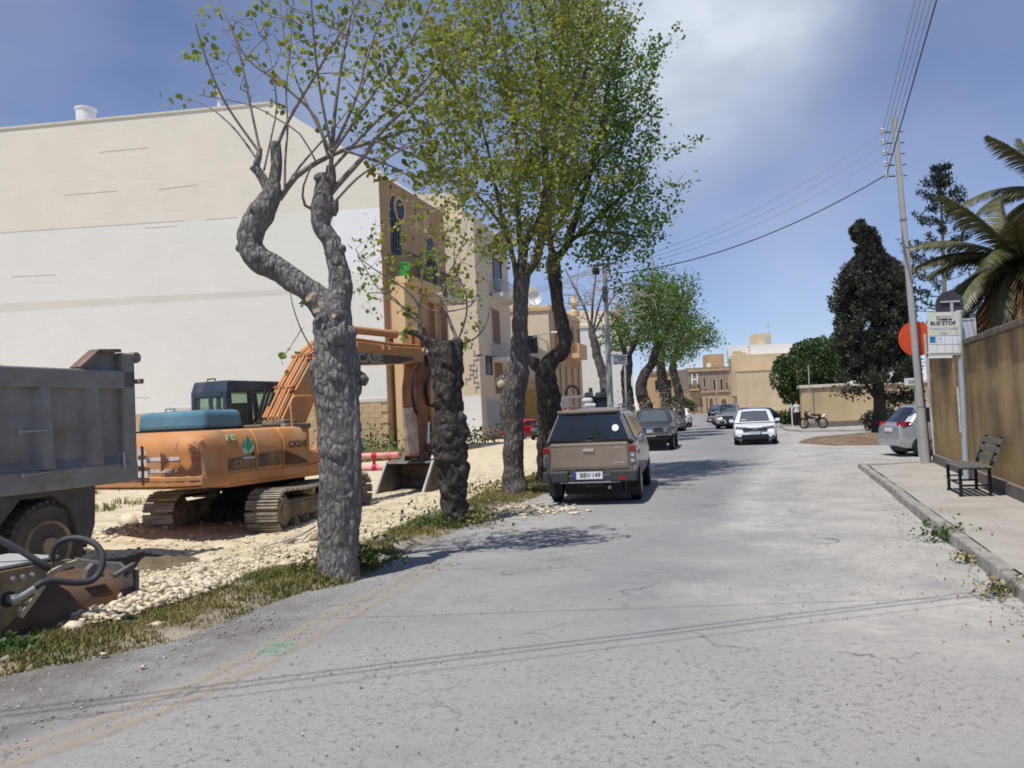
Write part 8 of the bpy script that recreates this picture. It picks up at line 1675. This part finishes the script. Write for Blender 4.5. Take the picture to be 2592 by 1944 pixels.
def bus_stop():
    g = G(2446, 1214, .13); y = g.y; root = thing('bus_stop_sign', 'BUS STOP sign on a pale grey-blue pole beside the bench', 'sign', (g.x, y, .13)); q = lambda px, py, dy=0: A(px, py, y + dy) - root.location
    top = q(2427, 789); b = MB(); b.tube([(0, 0, 0), top], .052, 16); obj('pole', b, POLEG, root, smooth=40); b = MB(); b.tube([top, top + V((0, 0, .02))], .062, 16); obj('cap', b, WHITEP, root)
    # sign panel, facing the camera, slightly turned
    c = q(2390, 844, -.02); rot = Matrix.Rotation(R(-6), 4, 'Z') @ Matrix.Rotation(R(2.0), 4, 'Y'); M = Matrix.Translation(c) @ rot; w, h = .585, .80
    CRM = mat('cream sign', (.62, .62, .52), rough=.5, var=.04, bump=0)
    b = MB(); b.M = M; b.box((0, 0, 0), (w, .02, h)); pn = obj('panel', b, CRM, root)
    b = MB(); b.M = M; b.box((0, -.011, -.205), (w - .03, .004, .33)); obj('grid_panel', b, WHITEP, pn)
    gl = mat('grey lines', (.30, .33, .36), rough=.6, var=.05, bump=0); b = MB(); b.M = M
    for x in (-.14, .0, .14): b.box((x, -.0145, -.205), (.006, .002, .33))
    for z in (-.042, -.205, -.368): b.box((0, -.0145, z), (w - .03, .002, .008))
    obj('grid_lines', b, gl, pn)
    b = MB(); b.M = M; b.box((-.215, -.014, -.115), (.105, .003, .115)); bt = obj('route_tile', b, mat('turquoise tile', (.01, .25, .38), rough=.5, var=.04, bump=0), pn)
    text('N112', .04, INK, bt, M @ Matrix.Translation((-.215, -.0165, -.09)) @ UPX, .0006); text('181', .05, mat('violet ink', (.10, .08, .25), rough=.7), pn, M @ Matrix.Translation((-.075, -.0145, -.10)) @ UPX, .0006)
    b = MB(); b.M = M; b.box((-.075, -.0145, -.15), (.09, .002, .006)); obj('route_rule', b, gl, pn)
    # bus pictogram
    b = MB(); b.M = M; b.box((-.0, -.0115, .318), (.27, .003, .006)); b.box((.02, -.0115, .27), (.24, .003, .055)); b.box((-.125, -.0115, .285), (.014, .003, .075)); bp = obj('bus_pictogram', b, INK, pn)
    b = MB(); b.M = M
    for x in (-.06, .0, .06, .115): b.box((x, -.0142, .292), (.042, .002, .028))
    obj('pictogram_window', b, CRM, bp); b = MB(); b.M = M
    for x in (-.06, .07): b.lathe([(.026, -.0145), (.026, -.011)], 14, axis='y', c=(x, 0, .24))
    obj('pictogram_wheel', b, gl, bp)
    text('BUS STOP', .098, INK, pn, M @ Matrix.Translation((-.02, -.0112, .185)) @ UPX, .0008, bold=.004, sx=1.05); text('Vincessuna Dr Rokkari', .062, gl, pn, M @ Matrix.Translation((.0, -.0112, .09)) @ UPX, .0006, bold=.0015, sx=.9); text('Sqjar', .062, gl, pn, M @ Matrix.Translation((-.01, -.0112, .005)) @ UPX, .0006, bold=.0015)
    b = MB(); b.M = M; b.box((-.08, 0, -.435), (w - .16, .02, .05)); obj('lower_strip', b, WHITEP, pn)
    # small blank timetable board on the other side of the pole
    M2 = Matrix.Translation(q(2447, 840, .12)) @ Matrix.Rotation(R(-14), 4, 'Z'); b = MB(); b.M = M2; b.box((0, 0, 0), (.28, .02, .46)); tb = obj('timetable_board', b, mat('faded grey board', (.48, .50, .52), rough=.6, var=.06, bump=0), root)
    b = MB(); b.M = M2; b.box((0, -.005, .24), (.30, .04, .025)); b.box((.15, -.005, 0), (.02, .04, .47)); obj('frame', b, mat('cream frame', (.55, .52, .46), rough=.6), tb)
    # old strip of tape hanging on the wall side
    b = MB(); b.tube([q(2424, 980, -.03), q(2428, 1040, -.03), q(2432, 1095, -.03)], .018, 6); obj('torn_notice', b, mat('torn white paper', (.55, .54, .50), rough=.9, var=.35, vs=12), root)
    b = MB(); b.tube([q(2410, 880), q(2417, 980), q(2422, 1000)], .022, 6); obj('cable_cover', b, mat('ochre conduit', (.30, .23, .13), rough=.9), root)
bus_stop()
def round_signs():
    y = 18.0; c = A(2403, 772, y); t = thing('round_sign', 'dark back of a round road sign on its own post above the bus stop panel', 'sign', (c.x, y, .1)); zc = c.z - .1; r = .305; b = MB(); b.lathe([(r, 0), (r, -.012), (r * .97, -.014)], 36, axis='y', c=(0, 0, zc)); obj('disc', b, mat('dark sign back', (.045, .045, .055), rough=.6, var=.1, bump=0), t)
    b = MB(); b.box((0, -.035, zc + .07), (.42, .03, .035)); b.box((.03, -.03, zc - .12), (.06, .03, .38)); obj('clamp', b, mat('pale clamp', (.42, .40, .38), rough=.6), t); b = MB(); b.tube([(.0, .06, 0), (0, .05, zc + .1)], .035, 12); obj('post', b, CONC, t, smooth=40)
    y = 20.4; c = A(2318, 858, y); t = thing('round_sign', 'bright orange-red round sign seen from behind the utility pole', 'sign', (c.x, y, .05)); zc = c.z - .05; r = .43; b = MB(); b.lathe([(r, .0), (r, -.014), (r * .97, -.018)], 40, axis='y', c=(0, 0, zc)); obj('disc', b, mat('orange red sign', (.66, .075, .02), rough=.5, var=.05, bump=0), t)
    b = MB(); b.add([(-.40, -.022, zc + .12), (-.18, -.022, zc + .22), (-.16, -.022, zc + .20), (-.40, -.022, zc + .09)], [(0, 3, 2, 1)]); obj('fold_mark', b, mat('lighter orange', (.75, .16, .06), rough=.4), t)
    b = MB(); b.tube([(.26, -.05, 0), (.20, -.05, zc + .10)], .032, 12); obj('post', b, mat('whitish post', (.55, .52, .5), rough=.6), t, smooth=40)
    y = 23.5; c = A(2307, 966, y); t = thing('street_name_plate', 'small grey and white plate on a wall end behind the utility pole', 'sign', (c.x, y, 0)); b = MB(); b.box((0, 0, c.z), (.38, .04, .20)); p_ = obj('plate', b, WHITEP, t); b = MB(); b.box((.03, -.023, c.z), (.26, .006, .10)); obj('dark_panel', b, GREYP, p_); b = MB(); b.tube([(.12, .05, 0), (.12, .05, c.z)], .03, 8); obj('post', b, CONC, t)
round_signs()
def bench():
    # local: x along the bench (towards the far end), y towards the wall
    a = G(2387, 1238, .13); b_ = G(2432, 1262, .13); d = kd; root = thing('bench', 'slatted dark wooden bench with iron legs on the pavement against the stained wall', 'bench', (0, 0, .13)); f0 = a; L = 1.15
    # near end of the seat faces the camera; the bench's long side runs along the wall
    o = G(2425, 1256, .13); M = Matrix.Translation((o.x, o.y, .13)) @ Matrix.Rotation(-math.atan2(d.x, d.y), 4, 'Z'); root.matrix_world = M
    WD = mat('weathered bench slat', (.115, .115, .105), rough=.85, var=.25, vs=3, bump=.4, bs=12, stretch=(4, .6, 4)); FE = mat('bench iron', (.022, .020, .020), rough=.5, var=.2, bump=.1, metal=.3)
    # local y along (away), x to the wall
    for i in range(5): b = MB(); b.box((.05 + i * .095, L / 2 - .08, .45), (.078, L + .16, .03)); obj('seat_slat', b, WD, root, bevel=.006)
    for i, (x, z) in enumerate(((.535, .57), (.575, .70), (.615, .83))): b = MB(); b.box((x, L / 2 - .08, z), (.03, L + .16, .10), ry=R(17)); obj('back_slat', b, WD, root, bevel=.006)
    for y in (.02, L - .16):
        b = MB(); b.box((.05, y, .22), (.045, .045, .44)); b.box((.05, y, .01), (.07, .05, .02)); obj('leg', b, FE, root); b = MB(); b.bar((.46, y, .0), (.46, y, .44), .045, .045); obj('leg', b, FE, root)
        b = MB(); b.bar((.05, y, .425), (.50, y, .425), .04, .03); b.bar((.05, y, .16), (.46, y, .16), .03, .03); b.bar((.47, y, .42), (.66, y, .90), .035, .045); obj('side_frame', b, FE, root)
    b = MB(); b.bar((.05, .02, .18), (.05, L - .16, .18), .025, .025); obj('stretcher', b, FE, root)
bench()
# ------------------------------------------------------------------ skip, bins and junk behind the beige pickup
def junk():
    y = 27.5; q = lambda px, py: A(px, py, y); a = q(1415, 1060); a.z = 0; t = thing('trailer', 'grey metal cage trailer loaded with scrap behind the beige pickup', 'trailer', (q(1455, 1040).x, y, 0)); c = t.location; z1 = q(1440, 1002).z; x0, x1 = q(1413, 1000).x - c.x, q(1478, 1000).x - c.x
    for yy in (0, 1.2):
        b = MB()
        for x in (x0, x0 + .12, x1 - .55, x1): b.box((x, yy, z1 / 2 + .15), (.05, .05, z1 - .3))
        for z in (.35, z1 * .55, z1 - .03): b.box(((x0 + x1) / 2, yy, z), (x1 - x0, .04, .05))
        obj('cage_panel', b, GALV, t)
    b = MB(); b.box(((x0 + x1) / 2, .6, .42), (x1 - x0, 1.3, .10)); obj('bed', b, GREYP, t)
    for sx in (x0 + .1, x1 - .1): wheel(t, sx, .6, .28, .16, 1 if sx > 0 else -1)
    rr = random.Random(5); cols = ((.40, .04, .04), (.50, .20, .05), (.06, .08, .22), (.55, .52, .48), (.30, .02, .03))
    for i in range(5):
        b = MB(); b.box((rr.uniform(x0 + .3, x1 - .3), rr.uniform(.2, 1.0), rr.uniform(.6, z1 * .8)), (rr.uniform(.2, .45), .3, rr.uniform(.12, .4)), rz=rr.uniform(0, 3), ry=rr.uniform(-.5, .5)); tag(obj('scrap_box', b, mat('scrap %d' % (i % 5), cols[i % 5], rough=.7, var=.2), loc=c, bevel=.02), ('dark red', 'orange', 'navy blue', 'whitish', 'crimson')[i] + ' scrap box heaped in the grey cage trailer', 'box', 'scrap boxes in the trailer')
    b = MB(); pts = [V((x1 - .35 + .22 * math.cos(k), .6, z1 + .08 + .28 * math.sin(k))) for k in np.linspace(-.2, math.pi + .2, 10)]; b.tube(pts, .05, 8); tag(obj('rubber_hose', b, INK, loc=c, smooth=50), 'black hose looped over the top of the cage trailer', 'hose')
    b = MB(); b.box((0, 0, .35), (.45, .5, .7)); b.box((.02, 0, .78), (.4, .42, .16), rz=.2); b.box((-.02, .02, .95), (.36, .4, .18), rz=-.2); xx = q(1490, 1030); tag(obj('white_sack', b, mat('dirty white sacking', (.55, .55, .54), rough=.9, var=.2, vs=4, bump=.4), loc=(xx.x, y, .35 + q(1490, 1010).z - 1.35), bevel=.08), 'pile of dirty white sacks between the cage trailer and the dark bins', 'sack')
    for (pa, pb, lab, dx) in ((1480, 1508, 'dark blue-black wheeled waste bin with its lid shut, left of the pair', 0), (1508, 1542, 'dark blue-black wheeled waste bin by the lamp post, right of the pair', .1)):
        x0, x1 = q(pa, 1020).x, q(pb, 1020).x; zt = q((pa + pb) / 2, 1002).z; w = x1 - x0 - .02; t = thing('waste_bin', lab, 'bin', ((x0 + x1) / 2, y + .3 + dx, 0), group='waste bins'); bm_ = mat('dark bin plastic', (.016, .021, .030), rough=.45, var=.2, bump=.1, spec=.5)
        b = MB(); b.box((0, 0, zt / 2 + .05), (w * .86, .6, zt - .25), taper=(1.14, 1.12)); obj('body', b, bm_, t, bevel=.03); b = MB(); b.box((0, -.02, zt - .04), (w, .74, .06)); b.box((0, .1, zt + .06), (w * .8, .5, .14), taper=(.85, .8)); obj('lid', b, bm_, t, bevel=.02); b = MB(); b.box((w * .2, .1, zt + .2), (w * .35, .3, .16), taper=(.8, .8)); obj('lid_box', b, bm_, t, bevel=.02)
        for sx in (-1, 1): b = MB(); b.lathe([(.09, -.03), (.09, .03)], 12, axis='x', c=(sx * w * .3, .2, .09)); obj('wheel', b, TYRE, t)
junk()
# red pipes by the bucket
for k, (py, lab, cols) in enumerate(((1176, 'upper faded red plastic barrier bar on the ground left of the bucket', 0), (1188, 'lower faded red plastic barrier bar on the ground left of the bucket', 1))):
    a, c = G(905, py + 8), G(985, py + 5); z = .42 - .30 * k; b = MB(); b.tube([(0, 0, 0), (c - a) * .5, (c - a) * 1.3], .11, 12); t = thing('barrier_bar', lab, 'barrier', (a.x, a.y + .2, z)); obj('bar', b, mat('faded red plastic', (.55, .12, .12), rough=.6, var=.2, vs=2, col2=(.62, .35, .31), thr=.5), t, smooth=40); b = MB(); b.tube([(c - a) * .45, (c - a) * .6], .125, 12); obj('collar', b, mat('strong red plastic', (.42, .01, .03), rough=.5), t)
    if k == 0: b = MB(); b.box((.6, 0, -.2), (.1, .1, .3)); b.box(((c - a).x * 1.0, (c - a).y, -.2), (.1, .1, .3)); obj('foot', b, mat('strong red plastic', (.42, .01, .03)), t)
# fallen twig on the rubble
def twig():
    tw = Twigs(); P = [G(800, 1358), G(760, 1385), G(720, 1400), (G(680, 1412)), G(655, 1428)]; z = .16; o = thing('fallen_branch', 'thin bare branch lying on the rubble left of the nearest tree', 'branch', P[2]); tw.limb([p + V((0, 0, z - .0)) - o.location for p in P], [.014, .012, .01, .008, .006]); T = np.array([tuple(G(px, py) + V((0, 0, .10)) - o.location) for px, py in ((640, 1440), (650, 1410), (668, 1432), (690, 1395), (700, 1425), (645, 1425))]); tw.grow(T, step=.08, wob=.012, lift=.05); m_ = tw.mesh('twigs', TWIGL, o, skip_fixed=False, tip=.004); del m_['kind']
twig()
# ------------------------------------------------------------------ person and motorcycle
def person():
    g = G(2019, 1085); H = 1.66; root = thing('person', 'person in a pale hooded top and dark trousers standing beside the hedge', 'person', (g.x, g.y, .11)); s = H / 1.7
    J = {'pel': (0, 0, .93), 'wa': (0, 0, 1.08), 'ch': (0, .01, 1.30), 'nk': (0, 0, 1.46), 'hd0': (0, -.01, 1.53)}
    vs = [(0, 0, .93), (0, 0, 1.10), (0, 0, 1.30), (0, 0, 1.44), (0, 0, 1.50), (.09, 0, .88), (.10, .0, .48), (.095, .02, .08), (.10, -.10, .03), (-.09, 0, .88), (-.10, .0, .48), (-.095, .02, .08), (-.10, -.10, .03), (.19, 0, 1.40), (.25, .06, 1.14), (.13, .16, .98), (-.19, 0, 1.40), (-.25, .06, 1.14), (-.13, .16, .98)]
    rs = [(.155, .11), (.15, .10), (.17, .12), (.07, .07), (.055, .055), (.095, .10), (.06, .065), (.045, .05), (.045, .035), (.095, .10), (.06, .065), (.045, .05), (.045, .035), (.065, .065), (.05, .05), (.04, .04), (.065, .065), (.05, .05), (.04, .04)]
    ed = [(0, 1), (1, 2), (2, 3), (3, 4), (0, 5), (5, 6), (6, 7), (7, 8), (0, 9), (9, 10), (10, 11), (11, 12), (2, 13), (13, 14), (14, 15), (2, 16), (16, 17), (17, 18)]
    me = bpy.data.meshes.new('body'); me.from_pydata([V(v) * s for v in vs], ed, []); o = bpy.data.objects.new('body', me); sc.collection.objects.link(o); o.modifiers.new('s', 'SKIN'); sk = me.skin_vertices[0].data
    for d, r in zip(sk, rs): d.radius = (r[0] * s, r[1] * s)
    sk[0].use_root = True; m2 = o.modifiers.new('u', 'SUBSURF'); m2.levels = 2; m2.render_levels = 2
    bm = bake(o); bpy.data.objects.remove(o); top = mat('pale hooded top', (.60, .60, .63), rough=.9, var=.08, vs=6, bump=.2); tro = mat('dark trousers', (.018, .017, .022), rough=.9, var=.2, bump=.1); shoe = mat('white shoes', (.65, .64, .62), rough=.7, var=.1)
    bm.materials.clear(); ob = link('body', bm, [top, tro, shoe], root)
    bm.polygons.foreach_set('material_index', [2 if p.center.z < .075 * s else (1 if p.center.z < .97 * s else 0) for p in bm.polygons]); bm.polygons.foreach_set('use_smooth', [True] * len(bm.polygons))
    sk_ = mat('skin', (.42, .25, .18), rough=.6, var=.05, bump=0); hair = mat('dark red hair', (.05, .02, .018), rough=.7, var=.2)
    b = MB(); b.lathe([(.01, -.115), (.06, -.10), (.075, -.04), (.082, .02), (.075, .07), (.05, .10), (.01, .115)], 18, c=(0, -.01, 1.60 * s)); hd = obj('head', b, sk_, root, smooth=60)
    b = MB(); b.box((0, -.095, 1.595 * s), (.025, .03, .035), taper=(.6, .5)); obj('nose', b, sk_, hd, bevel=.008)
    b = MB()
    for sx in (-1, 1): b.box((sx * .03, -.085, 1.62 * s), (.02, .012, .01))
    obj('eye', b, INK, hd)
    b = MB(); b.lathe([(.085, .0), (.092, .04), (.085, .08), (.055, .115), (.01, .128)], 18, c=(0, .0, 1.60 * s)); b.lathe([(.03, -.18), (.05, -.10), (.07, 0), (.06, .06)], 12, c=(0, .06, 1.58 * s)); obj('hair', b, hair, hd, smooth=60)
    # hands clasped behind the back
    for sx in (-1, 1):
        b = MB(); b.box((sx * .09 * s, .17 * s, .96 * s), (.09, .03, .07)); 
        for k in range(4): b.tube([(sx * (.05) * s, .17 * s, (.985 - k * .018) * s), (sx * (.02 - .004 * k) * s, .175 * s, (.98 - k * .018) * s), (sx * -.01 * s, .17 * s, (.975 - k * .018) * s)], .009, 6)
        b.tube([(sx * .10 * s, .16 * s, .985 * s), (sx * .07 * s, .15 * s, 1.02 * s)], .01, 6); obj('hand', b, sk_, root, smooth=60)
    b = MB(); b.lathe([(.12, .0), (.10, .06), (.075, .08)], 16, c=(0, .03, 1.42 * s), cap=False); obj('hood', b, top, root, smooth=60)
person()
def motorcycle():
    g = A(2058, 1060, 48.6); th = R(-38); root = thing('motorcycle', 'small dark motorcycle with a white tail fairing parked against the garden wall', 'motorcycle', (g.x, g.y, .11), -th); 
    for y in (-.62, .62):
        b = MB(); n = 22; r, t = .285, .05
        for i in range(n):
            a0, a1 = 2 * math.pi * i / n, 2 * math.pi * (i + 1) / n; b.tube([(0, y + r * math.cos(a0), r + t + r * math.sin(a0) - .02), (0, y + r * math.cos(a1), r + t + r * math.sin(a1) - .02)], t, 8, caps=False)
        w = obj('wheel', b, TYRE, root, smooth=50); b = MB(); b.lathe([(.05, -.06), (.05, .06)], 12, axis='x', c=(0, y, r + .03))
        for k in range(8): a = 2 * math.pi * k / 8; b.bar((0, y, r + .03), (0, y + math.cos(a) * .25, r + .03 + math.sin(a) * .25), .015, .015, up=(1, 0, 0))
        obj('rim', b, GALV, w)
    b = MB(); b.bar((0, .58, .35), (0, .38, .98), .07, .07); b.bar((0, .40, .75), (0, -.35, .45), .12, .14); b.bar((0, -.2, .5), (0, -.6, .72), .14, .12); b.bar((0, -.62, .32), (0, -.15, .36), .06, .06); obj('frame', b, BLACKP, root, bevel=.02)
    b = MB(); b.box((0, 0, .42), (.24, .36, .26)); obj('engine', b, GALV, root, bevel=.05); b = MB(); b.box((0, -.28, .78), (.24, .72, .12), rx=R(6)); obj('seat', b, BLACKP, root, bevel=.05); b = MB(); b.box((0, -.70, .72), (.22, .26, .16), rx=R(-20)); obj('tail_fairing', b, WHITEP, root, bevel=.05); b = MB(); b.box((0, -.83, .73), (.16, .03, .08)); obj('tail_light', b, REDL, root); b = MB(); b.box((0, .42, .72), (.30, .12, .42), rx=R(-18)); obj('leg_shield', b, mat('dark wine fairing', (.06, .012, .02), rough=.35, coat=.5), root, bevel=.05)
    b = MB(); b.tube([(-.34, .30, 1.02), (-.1, .38, 1.0), (.1, .38, 1.0), (.34, .30, 1.02)], .018, 8); obj('handlebar', b, BLACKP, root); b = MB(); b.lathe([(.09, 0), (.10, .05), (.06, .10)], 14, axis='y', c=(0, .42, .93)); obj('headlight', b, LAMP, root)
    for sx in (-1, 1): b = MB(); b.tube([(sx * .25, .33, 1.02), (sx * .30, .30, 1.20)], .008, 6); m_ = obj('mirror', b, IRON, root); b = MB(); b.lathe([(.055, 0), (.05, .02)], 14, axis='y', c=(sx * .30, .29, 1.22)); obj('mirror_glass', b, CHROME, m_)
    b = MB(); b.tube([(.13, .1, .3), (.16, -.3, .3), (.17, -.7, .42)], .035, 8); obj('exhaust', b, CHROME, root, smooth=50)
motorcycle()
